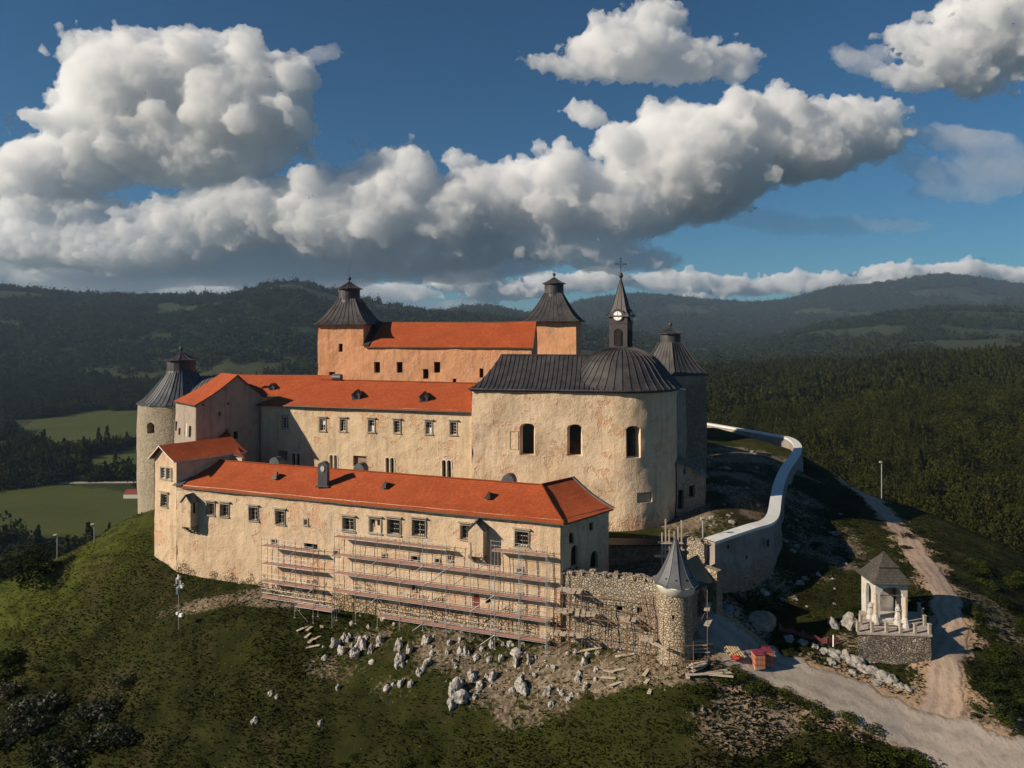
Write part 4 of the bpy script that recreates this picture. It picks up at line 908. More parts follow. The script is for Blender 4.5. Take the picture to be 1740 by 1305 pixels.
def square_tower(label, corner, d, w, dep, zb, zt, roofr, zr, lr, lh, mat_, name='square_tower', holes=(), caph=1.2):
    n = Vector((d.y, -d.x, 0)); A = corner; Bc = A + d * w; Dc = Bc - n * dep; Ec = A - n * dep
    c = (A + Dc) / 2; t = thing(name, label, 'tower', V3(c, zb))
    Wt = Wall([A, Bc, Dc], zb, zt, .14); hs = [Wt.hole(*r, depth=.6) for r in holes]
    mb = MB(); Wt.mesh(mb); closed_walls(mb, [Dc, Ec, A], zb, zt); mb.build('wall', mat_, t)
    for h in hs:
        if h: window(Wt, h, t, False, False, back='dark')
    rot = math.atan2(d.y, d.x) + math.pi / 4
    mb = MB(); R = roofr * math.sqrt(2)
    metal_roof(mb, c, [(R, zt - .12), (R, zt + .04)] + flare(R, zt + .06, lr * 1.25, zr, 10, 1.45)[1:], 4, rot, 9, .06); mb.build('roof', M_METAL, t)
    lantern(t, c, lr, zr - .25, lh, lr * 1.24, caph, 12, .1, 3.0)
    return t
square_tower('square pink tower with black flared roof rising at the left of the upper palace', T0, dP, sT_, 8.2, CZ - 22, CZ + .95, 4.75, CZ + 5.35, 1.82, 2.0, M_PINK, holes=[(575, 584, 582, 598), (558.5, 632, 568.5, 645)])
NT = P2(893, 131.0); dN_ = unit(.978, -.21)
square_tower('square pink tower with black flared roof standing behind the right gable of the palace', NT, dN_, 9.6, 8.6, CZ - 22, CZ + 1.65, 5.4, CZ + 7.0, 1.85, 2.15, M_PINK, holes=[(978, 606, 980.5, 617)])

# ================= church =================
AC = P2(1050, 95.6); RA = 7.95; nC = Vector((-.150, -.9887, 0)); dCh = Vector((.9887, -.150, 0)); zce = CZ - 7.75
TP = AC + nC * RA; sl_ = on_line(TP, -dCh, 801.5); CH0 = TP - dCh * sl_
a0_ = math.atan2(nC.y, nC.x)
arc = [Vector((AC.x + RA * math.cos(a), AC.y + RA * math.sin(a), 0)) for a in np.linspace(a0_, a0_ + math.pi, 33)]
chu = thing('church', 'big cream castle church with rounded apse and black sheet metal roof', 'church', V3(AC - dCh * 8, CZ - 27.5))
W9 = Wall([CH0] + arc, CZ - 28.5, zce + .05, .20, .7)
hw = [W9.hole(883, 719.5, 909, 773.5, depth=1.25, arch=.22, splay=.30), W9.hole(963.5, 721, 989.5, 775, depth=1.25, arch=.22, splay=.30), W9.hole(1063.5, 723.5, 1088.5, 778, depth=1.25, arch=.22, splay=.30)]
hb = W9.hole(1082, 836, 1107, 853.5, depth=.35); hp = None
mb = MB(); W9.mesh(mb); closed_walls(mb, [arc[-1], CH0 - nC * 2 * RA, CH0], CZ - 28.5, zce); mb.build('wall', M_CHURCH, chu)
for h in hw: window(W9, h, chu, False, False, bars=(3, 5), pale=M_IRON)
window(W9, hb, chu, False, False, back=M_MID); 
mb = MB()      # framed false panel on the nave wall and the old string course stub
s0, Y0 = W9.hit(866); s1 = W9.hit(881)[0]; z0_, z1_ = zat(763, Y0), zat(733, Y0)
for q0, q1, a_, c_ in ((s0, s1, z1_, z1_ + .09), (s0, s1, z0_, z0_ + .06), (s0, s0 + .06, z0_, z1_), (s1 - .06, s1, z0_, z1_)): 
    q = [mb.v(W9.pt(s_, z_, o_)) for o_ in (-.05, .07) for s_, z_ in ((q0, a_), (q1, a_), (q1, c_), (q0, c_))]
    for f_ in ((0, 3, 2, 1), (4, 5, 6, 7), (0, 1, 5, 4), (1, 2, 6, 5), (2, 3, 7, 6), (3, 0, 4, 7)): mb.f([q[i_] for i_ in f_])
mb.build('panel_frame', M_PALE, chu)
# nave roof as a height over the plan, concave at eaves and at the hipped west end
HW = RA + .35; Ln = sl_ + .45; rise = 4.15; zrC = zce + rise; hipL = 3.0
def gprof(t): t = min(1, max(0, t)); return 1 - (1 - t) ** 1.55
def nave_z(s_, w_):       # s_ metres from west end, w_ across (-1..1)
    t = max(abs(w_), 1 - s_ / hipL if s_ < hipL else 0); return zrC - rise * gprof(t)
O_ = AC - dCh * Ln
mb = MB(); ns, nw = 60, 24; ids = {}
for i_ in range(ns + 1):
    s_ = (Ln + 1.0) * (i_ / ns) ** 1.3
    for j in range(nw + 1):
        w_ = -1 + 2 * j / nw; p = O_ + dCh * s_ - nC * w_ * HW; ids[i_, j] = mb.v(V3(p, nave_z(s_, w_)))
for i_ in range(ns):
    for j in range(nw): mb.f((ids[i_, j], ids[i_ + 1, j], ids[i_ + 1, j + 1], ids[i_, j + 1]))
for k in range(int(Ln / .62)):
    s_ = .1 + k * .62
    for sg in (-1,): 
        w0 = max(0, 1 - s_ / hipL); mb.strip([V3(O_ + dCh * s_ - nC * (w_ * sg) * HW, nave_z(s_, w_) + .01) for w_ in np.linspace(1, w0, 9)][::1], .07, .07)
for k in range(1, 12):
    w_ = -1 + k / 6; s1_ = hipL * (1 - abs(w_)); 
    if s1_ > .3: mb.strip([V3(O_ + dCh * s_ - nC * w_ * HW, nave_z(s_, w_) + .01) for s_ in np.linspace(0, s1_, 6)], .07, .07)
mb.strip([V3(O_ + dCh * s_, zrC + .02) for s_ in np.linspace(hipL, Ln - 3, 8)], .22, .12)
mb.build('nave_roof', M_METAL, chu)
mb = MB()       # half dome over the apse
dprof = [(8.25, 0.), (7.55, .55), (6.7, 1.45), (5.95, 2.45), (5.15, 3.45), (4.2, 4.3), (3.1, 4.9), (1.8, 5.3), (.6, 5.45), (.05, 5.48)]
dc = AC + dCh * .45
na = 44; rows = []
for a in np.linspace(0, 2 * math.pi, na + 1)[:-1]: rows.append([Vector((dc.x + r_ * math.cos(a) * (1 if r_ < 8 else .99), dc.y + r_ * math.sin(a), zce + z_ * .985)) for r_, z_ in dprof])
I_ = [[mb.v(p) for p in r_] for r_ in rows]
for i_ in range(na):
    for j in range(len(dprof) - 1): mb.f((I_[i_][j], I_[(i_ + 1) % na][j], I_[(i_ + 1) % na][j + 1], I_[i_][j + 1]))
for i_ in range(0, na): mb.strip([p + Vector((0, 0, .01)) for p in rows[i_][:-2]], .08, .08)
mb.build('dome', M_METAL, chu)
mb = MB()
pts = [V3(p + (nn * .38), zce - .05) for p, nn in [(CH0 - dCh * .3, nC), (TP, nC)]] + [V3(Vector((AC.x + (RA + .38) * math.cos(a), AC.y + (RA + .38) * math.sin(a), 0)), zce - .05) for a in np.linspace(a0_, a0_ + math.pi, 30)[1:]]
mb.tube(pts, .13, 6); pts2 = [Vector((p.x, p.y, zce - .16)).lerp(Vector((AC.x, AC.y, zce - .16)), .012) for p in pts]
for a_, b__ in zip(pts2[:-1], pts2[1:]): mb.bar(a_, b__, .10, .30)
mb.build('gutter', M_METAL, chu)
# clock tower
ct = thing('clock_tower', 'slim dark clad clock tower with white clock faces, pointed spire and cross', 'tower', V3(P2(1053, 101.5), CZ - 8))
dK = unit(math.cos(math.radians(-26)), math.sin(math.radians(-26))); nK = Vector((dK.y, -dK.x, 0)); cK = P2(1055, 102.5); wK = 2.75
def sq(c, h): return [c - dK * h + nK * h, c + dK * h + nK * h, c + dK * h - nK * h, c - dK * h - nK * h]
hk = wK / 2; z0_, z1_ = CZ - 8, CZ + 2.05; zb1 = zat(548, 102.5)
mb = MB(); p4 = sq(cK, hk); closed_walls(mb, p4 + [p4[0]], z0_, z1_)
for zz, hh, ex in ((zb1, .14, .06), (z1_ - .02, .16, .16)):
    q_ = sq(cK, hk + ex); closed_walls(mb, q_ + [q_[0]], zz - hh, zz + hh); mb.poly([V3(p, zz + hh) for p in q_]); mb.poly([V3(p, zz - hh) for p in q_][::-1])
for k in range(4): 
    for e_ in (-1, 1): pass
mb.build('shaft', simple('dark_cladding', (.050, .043, .043), .6, .3, 3., spec=.3), ct)
for k, (c_, nn, dd) in enumerate(((cK + nK * hk, nK, dK), (cK + dK * hk, dK, -nK), (cK - nK * hk, -nK, -dK), (cK - dK * hk, -dK, nK))):
    z_ = zat(574 if k < 1 else 576, 101); mb = MB(); o_ = nn * .05
    pts = [V3(c_ + dd * x_, z_ + y_) for x_, y_ in [(-.55, -1.1), (.55, -1.1), (.55, .75)] + [(.55 * math.cos(a), .75 + .55 * math.sin(a)) for a in np.linspace(.3, math.pi - .3, 7)] + [(-.55, .75)]]
    mb.poly([p + o_ for p in pts]); w_ = mb.build('louvre_window', M_DARK, ct); ORG[w_.name] = ORG[ct.name]
    mb = MB()
    for a, b__ in zip(pts, pts[1:] + pts[:1]): mb.bar(a + nn * .08, b__ + nn * .08, .09, .09)
    for j in range(9): zz = z_ - 1.0 + j * .21; mb.bar(V3(c_ - dd * .5, zz) + nn * .09, V3(c_ + dd * .5, zz) + nn * .09, .03, .12)
    mb.build('louvres', M_IRON, w_)
    zc_ = CZ + 2.0; r_ = .66; mb = MB(); oc = nn * (.24)
    mb.poly([V3(c_ + dd * r_ * math.cos(a), zc_ + r_ * math.sin(a)) + oc for a in np.linspace(0, 2 * math.pi, 25)[:-1]]); cl_ = mb.build('clock_face', M_CLOCK, ct); ORG[cl_.name] = ORG[ct.name]
    mb = MB()
    for h_ in range(12):
        a = math.pi / 2 - h_ * math.pi / 6; mb.bar(V3(c_ + dd * .50 * math.cos(a), zc_ + .50 * math.sin(a)) + oc + nn * .012, V3(c_ + dd * .60 * math.cos(a), zc_ + .60 * math.sin(a)) + oc + nn * .012, .055, .01)
    mb.build('hour_marks', M_IRON, cl_)
    mb = MB(); mb.bar(V3(c_, zc_ - .05) + oc + nn * .02, V3(c_ - dd * .0, zc_ + .55) + oc + nn * .02, .05, .01); mb.bar(V3(c_, zc_) + oc + nn * .03, V3(c_ + dd * .16, zc_ - .34) + oc + nn * .03, .08, .01); mb.build('hands', M_IRON, cl_)
    mb = MB(); pr = [V3(c_ + dd * .70 * math.cos(a), zc_ + .70 * math.sin(a)) + nn * .12 for a in np.linspace(0, 2 * math.pi, 25)]
    for a, b__ in zip(pr[:-1], pr[1:]): mb.bar(a, b__, .12, .26)
    hood_ = [V3(c_ + dd * x_, zc_ + y_) + nn * .10 for x_, y_ in [(-1.38, -.05), (-.86, .12)] + [(-.80 * math.cos(a), .80 * math.sin(a)) for a in np.linspace(.35, math.pi - .35, 9)] + [(.86, .12), (1.38, -.05)]]
    for a, b__ in zip(hood_[:-1], hood_[1:]): mb.bar(a, b__, .14, .5)
    mb.build('clock_surround', M_METAL, ct)
mb = MB(); zt_ = CZ + 2.25; metal_roof(mb, cK, [((hk + .35) * 1.414, zt_ - .35), ((hk + .33) * 1.414, zt_ - .3), (1.30 * 1.35, zt_ + .35), (1.02 * 1.3, zt_ + 1.3), (.55 * 1.3, zt_ + 3.2), (.22, zt_ + 4.7), (.08, zt_ + 5.35)], 4, math.atan2(dK.y, dK.x) + math.pi / 4, 3, .06)
mb.build('spire', M_METAL, ct)
zs_ = zt_ + 5.3; mb = MB(); mb.lathe(cK, [(.06, zs_), (.28, zs_ + .2), (.36, zs_ + .45), (.28, zs_ + .7), (.06, zs_ + .9), (.04, zs_ + 1.0)], 12); mb.build('orb', M_METAL, ct, smooth=True)
mb = MB(); mb.bar(V3(cK, zs_ + .9), V3(cK, zs_ + 2.95), .07, .07); zx = zs_ + 2.15; ex = Vector((1, 0, 0)); mb.bar(V3(cK - ex * .72, zx), V3(cK + ex * .72, zx), .07, .07)
for q_ in ((-.72, 0), (.72, 0), (0, .8)):
    c_ = V3(cK + ex * q_[0], zx + q_[1]); mb.box(c_, (.2, .06, .2), 0, 0, (0, math.pi / 4))
for sx in (-1, 1):
    for sz in (-1, 1): mb.bar(V3(cK + ex * sx * .5, zx), V3(cK, zx + sz * .5), .035, .035)
mb.build('cross', M_IRON, ct)

# ================= tower behind the church =================
cO = P2(1139, 113.5); so_ = thing('octagonal_tower', 'dark stone tower with black pyramid roof behind the church apse', 'tower', V3(cO, CZ - 24))
zo = zat(636, 110); RO = 6.1; ro = math.radians(-96)
pth = [Vector((cO.x + RO * math.cos(ro + k * math.pi / 3), cO.y + RO * math.sin(ro + k * math.pi / 3), 0)) for k in range(-2, 5)]
W10 = Wall(pth, CZ - 26, zo, .22, .8); mb = MB(); W10.mesh(mb); mb.build('wall', plaster('tower_rubble_render', (.27, .20, .16), (.36, .28, .22), (.17, .13, .11), (.50, .33, .22), .5, .6, 52., 50.), so_)
mb = MB(); metal_roof(mb, cO, [(RO + .35, zo - .12), (RO + .35, zo)] + flare(RO + .35, zo + .02, 2.0, zo + 5.05, 9, 1.35)[1:], 6, ro, 6, .06); mb.build('roof', M_METAL, so_)
lantern(so_, cO, 1.62, zo + 4.9, 1.6, 2.05, .9, 12, 0, .2)
# link wall between the apse and that tower
lw = thing('link_building', 'narrow shaded wall strip between the church apse and the dark stone tower', 'castle wing', V3(P2(1156, 101), CZ - 24))
q0, q1 = P2(1143, 100.0), P2(1166, 102.5); Wl = Wall([q0, q1], CZ - 26, zat(664, 101), .12); mb = MB(); Wl.mesh(mb); closed_walls(mb, [q1, q1 + Vector((1.5, 8, 0)), q0 + Vector((0, 8, 0)), q0], CZ - 26, zat(664, 101)); mb.poly([V3(p, zat(664, 101)) for p in (q0, q1, q1 + Vector((1.5, 8, 0)), q0 + Vector((0, 8, 0)))]); mb.build('wall', M_GREY, lw)

# ================= outer stone wall, gate turret, gatehouse =================
sw0 = B0 + Vector((-.7, .65, 0)); TC = P2(1148, 66.4); sw1 = Vector((TC.x - 1.5, TC.y + .4, 0))
zw = CZ - 24.6
st = thing('stone_wall', 'rough stone curtain wall between the scaffolded wing and the round gate turret', 'wall', V3((sw0 + sw1) / 2, CZ - 32))
Ws = Wall([sw0, sw1], CZ - 34, lambda s_: zw + .35 * s_ / 10 + .18 * mnoise.noise(Vector((s_ * 1.3, 0, 0))), .22, .5)
hs_ = [Ws.hole(1015, 1025, 1024, 1034, depth=.6), Ws.hole(1048, 1030, 1058, 1040, depth=.6), Ws.hole(1082, 1032, 1091, 1042, depth=.6)]
mb = MB(); Ws.mesh(mb); n_ = Vector((dS.y, 0, 0)); back = unit(.1, 1) * .9
for i_ in range(24):
    a_, b__ = Ws.L[-1] * i_ / 24, Ws.L[-1] * (i_ + 1) / 24
    p, q = Ws.pt(a_, Ws.z1(a_)), Ws.pt(b__, Ws.z1(b__)); mb.poly([p, q, q + back, p + back]); mb.poly([p + back, q + back, V3(q + back, CZ - 30), V3(p + back, CZ - 30)])
mb.build('masonry', M_STONE, st)
mb = MB()
for i_ in range(60):
    s_ = Ws.L[-1] * rng.random(); p = Ws.pt(s_, Ws.z1(s_)); mb.box(p + back * rng.random() + Vector((0, 0, .02)), (rng.uniform(.25, .6), rng.uniform(.25, .5), rng.uniform(.15, .35)), rng.random() * 3)
mb.build('coping_stones', M_STONE, st)
for h in hs_:
    if h: window(Ws, h, st, False, False, back='dark', name='loophole')
gt = thing('gate_turret', 'slim round gate turret with pointed dark cone roof beside the stone wall', 'turret', V3(TC, CZ - 33))
rt2 = 1.72
Wt = Wall([Vector((TC.x + rt2 * math.cos(a), TC.y + rt2 * math.sin(a), 0)) for a in np.linspace(math.radians(-195), math.radians(15), 21)], CZ - 34, CZ - 24.25, .16, .4)
ht = Wt.hole(1141, 1046, 1146, 1054, depth=.5); mb = MB(); Wt.mesh(mb); closed_walls(mb, [Vector((TC.x + rt2 * math.cos(a), TC.y + rt2 * math.sin(a), 0)) for a in np.linspace(math.radians(15), math.radians(165), 9)], CZ - 34, CZ - 24.25)
mb.build('masonry', M_TURRET, gt); window(Wt, ht, gt, False, False, back='dark', name='loophole')
mb = MB(); zt2 = CZ - 24.25; mb.lathe(TC, [(rt2 + .06, zt2 - .75), (rt2 + .12, zt2 - .25), (rt2 + .42, zt2 + .02), (rt2 + .42, zt2 + .12)], 24); mb.build('cornice', M_WHITE, gt, smooth=True)
mb = MB(); metal_roof(mb, TC, [(rt2 + .5, zt2 + .08), (rt2 + .5, zt2 + .13)] + flare(rt2 + .5, zt2 + .15, .06, zt2 + 4.4, 10, 1.6)[1:], 10, .3, 1, .04); mb.build('roof', M_METALG, gt)
mb = MB(); mb.lathe(TC, [(.05, zt2 + 4.3), (.14, zt2 + 4.5), (.05, zt2 + 4.65), (.03, zt2 + 4.9)], 8); mb.build('finial', M_METAL, gt)
for k in range(5): 
    a = -2.4 + k * .62; r_ = 1.55; mb = MB(); p = Vector((TC.x + r_ * math.cos(a), TC.y + r_ * math.sin(a), zt2 + .72)); mb.box(p, (.16, .16, .12), a); mb.build('snow_guard', M_METAL, gt)

gh2 = thing('gatehouse', 'small shaded gatehouse with dark green roof and tall pointed gateway right of the turret', 'gatehouse', V3(P2(1196, 71.5), CZ - 29))
g0 = P2(1176, 67.6); g1 = P2(1201, 70.2); g2 = g1 + Vector((-1.6, 4.4, 0)); g3 = g0 + Vector((-1.6, 4.4, 0)); zg_ = zat(985, 70)
Wg = Wall([g0, g1, g2], CZ - 33, zg_, .1, .5); hg = Wg.hole(1185, 1000, 1196, 1046, depth=1.6, arch=.8); mb = MB(); Wg.mesh(mb); closed_walls(mb, [g2, g3, g0], CZ - 33, zg_); mb.build('wall', M_GREY, gh2)
window(Wg, hg, gh2, False, False, back='dark', name='gateway')
gm = sheet_metal('green_black_roof', (.020, .034, .032), (.035, .052, .048), .6); mb = MB()
a_, b__ = V3(g0.lerp(g3, .5) + Vector((-.5, -.3, 0)), zg_ + 1.5), V3(g1.lerp(g2, .5) + Vector((.7, .8, 0)), zg_ + 1.5)
slope(mb, V3(g0 + Vector((-.5, -.7, 0)), zg_ - .1), V3(g1 + Vector((.5, -.5, 0)), zg_ - .1), b__, a_, 0, 6, 4, .1, .1); slope(mb, V3(g2 + Vector((.5, .6, 0)), zg_ - .1), V3(g3 + Vector((-.5, .5, 0)), zg_ - .1), a_, b__, 0, 6, 4, .1, .1); mb.poly([V3(g1, zg_), V3(g2, zg_), b__ - Vector((.5, .6, .1))]); mb.build('roof', gm, gh2)
mb = MB(); p0 = P2(1203, 70.6); 
for k in range(8):
    z_ = CZ - 31 + k * .8; w_ = 1.15 - .05 * k; mb.box((p0.x + .5, p0.y + 1.0, z_ + .4), (w_, 2.4, .8), .6)
mb.build('buttress', M_GREY, gh2)
# short stretch of lit rubble wall above the gate
rs = thing('rubble_wall', 'short sunlit stub of rubble wall between the gate roof and the white capped rampart', 'wall', V3(P2(1190, 76), CZ - 27))
Wr = Wall([P2(1163, 76.5), P2(1198, 74.4), P2(1206, 75.8)], CZ - 30, lambda s_: zat(916, 76) + .2 * mnoise.noise(Vector((s_ * 2, 3, 0))), .25, .4); mb = MB(); Wr.mesh(mb)
for i_ in range(30):
    s_ = Wr.L[-1] * rng.random(); p = Wr.pt(s_, Wr.z1(s_)); mb.box(p + Vector((rng.uniform(-.1, .3), rng.uniform(0, .9), .02)), (rng.uniform(.2, .55), rng.uniform(.2, .5), rng.uniform(.15, .4)), rng.random() * 3)
for i_ in range(16):
    a_ = Wr.L[-1] * i_ / 16; b__ = Wr.L[-1] * (i_ + 1) / 16; p, q = Wr.pt(a_, Wr.z1(a_)), Wr.pt(b__, Wr.z1(b__)); mb.poly([p, q, q + Vector((.2, 1.1, 0)), p + Vector((.2, 1.1, 0))])
mb.build('masonry', M_STONE, rs)

# ================= rampart with pale cap =================
RP = [(1205, 919, 74.6), (1228, 911, 76.2), (1252, 903, 78.), (1280, 894, 80.), (1300, 888.5, 82.), (1311, 880, 84.5), (1315.5, 868, 88.), (1318, 850, 93.), (1321.5, 830, 99.), (1327, 812, 105.), (1335, 795, 112.), (1346, 780, 119.5), (1354, 768, 126.), (1355.5, 758, 131.5), (1349, 749, 138.), (1337, 743, 144.), (1310, 738, 148), (1270, 731, 154), (1230, 724, 160), (1200, 719, 165)]
def crom(pts, n):
    p = [np.array(q, float) for q in pts]; out = []
    for i in range(len(p) - 1):
        p0 = p[max(i - 1, 0)]; p1 = p[i]; p2 = p[i + 1]; p3 = p[min(i + 2, len(p) - 1)]
        for k in range(n): t = k / n; out.append(.5 * ((2 * p1) + (p2 - p0) * t + (2 * p0 - 5 * p1 + 4 * p2 - p3) * t * t + (3 * p1 - p0 - 3 * p2 + p3) * t ** 3))
    out.append(p[-1]); return out
rl = [Vector(P(*q)) for q in crom([tuple(q) for q in RP], 5)]
ra = thing('rampart', 'long curving grey rampart with smooth pale cap sweeping round the shaded yard', 'wall', V3(P2(1315, 95), CZ - 30))
lft, rgt = [], []
for i_, p in enumerate(rl):
    d_ = (rl[min(i_ + 1, len(rl) - 1)] - rl[max(i_ - 1, 0)]); d_.z = 0; d_.normalize(); n_ = Vector((d_.y, -d_.x, 0)); lft.append(p - n_ * .72); rgt.append(p + n_ * .72)
mb = MB(); N_ = len(rl)
for i_ in range(N_ - 1):
    a, b__, c_, d_ = rgt[i_], rgt[i_ + 1], lft[i_ + 1], lft[i_]; up_ = Vector((0, 0, .06)); dn = Vector((0, 0, -.28))
    mb.poly([a + up_, b__ + up_, c_ + up_ * 2, d_ + up_ * 2]); mb.poly([a + up_, a + dn, b__ + dn, b__ + up_]); mb.poly([d_ + up_ * 2, c_ + up_ * 2, c_ + dn, d_ + dn])
mb.build('cap', simple('pale_cap_mortar', (.64, .64, .62), .85, .10, 1.2), ra)
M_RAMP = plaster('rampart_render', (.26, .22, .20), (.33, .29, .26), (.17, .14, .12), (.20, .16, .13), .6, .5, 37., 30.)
mb = MB(); nz = 12
def outw(i_, k):
    p = rgt[i_]; c_ = lft[i_]; n_ = (p - c_); n_.z = 0; n_.normalize(); z_ = p.z - .28 - 13 * (k / nz); return V3(p, 0) * 0 + Vector((p.x, p.y, z_)) - n_ * .12 + n_ * (k / nz) * 1.1 + n_ * ndisp(p.x, p.y, z_, .25)
G = [[mb.v(outw(i_, k)) for k in range(nz + 1)] for i_ in range(N_)]
for i_ in range(N_ - 1):
    for k in range(nz): mb.f((G[i_][k], G[i_][k + 1], G[i_ + 1][k + 1], G[i_ + 1][k]))
for i_ in range(N_ - 1):
    a, b__ = lft[i_], lft[i_ + 1]; mb.poly([a + Vector((.1, 0, -.2)), b__ + Vector((.1, 0, -.2)), b__ - Vector((0, 0, 6)), a - Vector((0, 0, 6))])
mb.poly([rgt[0], lft[0], lft[0] - Vector((0, 0, 9)), rgt[0] - Vector((0, 0, 9))])
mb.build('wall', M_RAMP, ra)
for px_, py_, w_ in ((1233, 928, .35), (1298, 921, .6), (1262, 945, .3)):
    i_ = min(range(N_), key=lambda k: abs(870 + F * rgt[k].x / rgt[k].y - px_) + (1000 if k > 45 else 0)); p = rgt[i_]; z_ = zat(py_, p.y); n_ = (rgt[i_] - lft[i_]).normalized(); d_ = Vector((-n_.y, n_.x, 0)); mb = MB(); c_ = V3(p, z_) + n_ * (.05 + (p.z - z_) / 13 * 1.1 + .22)
    mb.poly([c_ + d_ * w_ * x_ + Vector((0, 0, y_ * w_)) for x_, y_ in ((-.5, -.7), (.5, -.7), (.5, .3), (.3, .7), (-.3, .7), (-.5, .3))]); mb.build('loophole', M_DARK, ra)

# ================= ruined shed below the apse =================
sh = thing('ruined_shed', 'small ruined shed with sloping rubble roof against the foot of the church apse', 'shed', V3(P2(1175, 93), CZ - 25))
e0, e1 = P2(1149, 91.5), P2(1199, 93.5); e2 = e1 + Vector((.8, 6, 0)); e3 = e0 + Vector((0, 6.5, 0)); L_ = (e1 - e0).length
ztA, ztB = zat(786, 91.5), zat(811, 93.5); We = Wall([e0, e1, e2], CZ - 28, lambda s_: ztA + (ztB - ztA) * min(1, s_ / L_), .18, .5)
he = [We.hole(1151, 832, 1161, 866, depth=.4), We.hole(1170, 825, 1180, 845, depth=.4), We.hole(1161, 797, 1165, 806, depth=.3)]
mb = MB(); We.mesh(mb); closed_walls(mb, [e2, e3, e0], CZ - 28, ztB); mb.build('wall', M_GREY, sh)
for h in he:
    if h: window(We, h, sh, False, False, back='dark')
mb = MB(); slope(mb, V3(e0 - Vector((0, .3, 0)), ztA + .05), V3(e1 + Vector((.3, -.3, 0)), ztB + .05), V3(e2 + Vector((.3, 0, 0)), ztB + .6), V3(e3, ztA + .6), 0, 8, 6, .1, .15)
for i_ in range(70): u_, v_ = rng.random(), rng.random(); p = V3(e0, ztA).lerp(V3(e1, ztB), u_).lerp(V3(e3, ztA + .6).lerp(V3(e2, ztB + .6), u_), v_); mb.box(p + Vector((0, 0, .12)), tuple(rng.uniform(.2, .7, 3) * np.array([1, 1, .5])), rng.random() * 3)
mb.build('roof', M_STONE, sh)
# masonry block rubble in the yard
# ================= scaffolds =================
def scaffold(label, px0, px1, ytops, nb, zoff, inner=.35, depth=1.3, ext=0, decks=None, braces=(), steel=M_STEEL, deckm=M_REDDECK, wall_=W1):
    s0 = wall_.hit(px0)[0]; s1 = wall_.hit(px1)[0]; Ym = wall_.hit((px0 + px1) / 2)[1]
    t = thing('scaffold', label, 'scaffold', V3(wall_.at((s0 + s1) / 2)[0], CZ - 32)); n = nF
    zt = [zat(y, Ym) for y in ytops]; xs = np.linspace(s0, s1, nb + 1); po = []
    for i_, s_ in enumerate(xs):
        p = wall_.at(s_)[0]
        for k, o_ in enumerate((inner, depth)):
            q = p + n * o_; mb = MB(); zb = gz1(q.x, q.y) - .1; mb.tube([V3(q, zb), V3(q, zt[0] + (1.1 if k else .3))], .032, 5); mb.box((q.x, q.y, zb + .12), (.25, .25, .04)); mb.build('upright', steel, t)
    for li, z_ in enumerate(zt):
        dk = decks[li] if decks else (0, nb)
        a = wall_.at(xs[dk[0]])[0]; b__ = wall_.at(xs[dk[1]])[0]
        zg = max(gz1(*(a + n * depth)[:2]), gz1(*(b__ + n * depth)[:2]))
        if z_ < zg - .4: continue
        mb = MB()
        for i_ in range(dk[0], dk[1]):
            p, q = wall_.at(xs[i_])[0], wall_.at(xs[i_ + 1])[0]
            for w0, w1 in ((depth - .62, depth - .34), (depth - .32, depth - .03)):
                j_ = rng.uniform(-.015, .015); A = V3(p + n * w0, z_ + j_); B_ = V3(q + n * w0, z_ + j_); C_ = V3(q + n * w1, z_ + j_); D_ = V3(p + n * w1, z_ + j_); h_ = Vector((0, 0, .06)); d_ = (q - p).normalized() * .03
                I = [mb.v(v_) for v_ in (A + d_, B_ - d_, C_ - d_, D_ + d_, A + h_ + d_, B_ + h_ - d_, C_ + h_ - d_, D_ + h_ + d_)]
                for f_ in ((0, 3, 2, 1), (4, 5, 6, 7), (0, 1, 5, 4), (1, 2, 6, 5), (2, 3, 7, 6), (3, 0, 4, 7)): mb.f([I[i] for i in f_])
        mb.build('deck', deckm, t)
        for o_, hh in ((depth + .04, -.05), (inner - .04, -.05), (depth + .03, .55), (depth + .03, 1.0)):
            mb = MB(); mb.tube([V3(a + n * o_, z_ + hh), V3(b__ + n * o_, z_ + hh)], .024, 4); mb.build('rail', steel, t)
        for i_ in range(dk[0], dk[1] + 1):
            p = wall_.at(xs[i_])[0]; mb = MB(); mb.tube([V3(p + n * (inner - .1), z_ - .03), V3(p + n * (depth + .08), z_ - .03)], .024, 4); mb.build('transom', steel, t)
    for i0, l0, i1, l1 in braces:
        p, q = wall_.at(xs[i0])[0] + n * (depth + .07), wall_.at(xs[i1])[0] + n * (depth + .07); za = zt[l0] if l0 < len(zt) else zt[-1] - 2.1 * (l0 - len(zt) + 1); zb = zt[l1] if l1 < len(zt) else zt[-1] - 2.1 * (l1 - len(zt) + 1)
        mb = MB(); mb.tube([V3(p, za), V3(q, zb)], .024, 4); mb.build('brace', steel, t)
    return t
scaffold('long steel scaffold with pink decks along the right half of the front wall', 579, 934, [927, 959, 991, 1023, 1056], 9, 0,
         decks=[(0, 5), (0, 9), (0, 9), (0, 9), (2, 9)], braces=[(1, 2, 2, 1), (3, 2, 4, 1), (4, 2, 5, 1), (6, 3, 7, 2), (7, 2, 8, 3), (1, 4, 2, 3), (2, 3, 3, 4), (3, 5, 4, 4), (4, 4, 5, 5), (6, 5, 7, 4), (7, 4, 8, 5), (5, 1, 6, 0)])
scaffold('short deck of the long scaffold at the right end below the last grated window', 842, 936, [934], 2, 0, inner=.36, depth=1.31)
scaffold('smaller steel scaffold with pink decks and loose bracing near the middle of the front wall', 458, 545, [927, 957, 987, 1013], 3, 0, braces=[(0, 2, 1, 3), (1, 2, 2, 1), (1, 1, 2, 0), (2, 3, 3, 2)], depth=1.45)
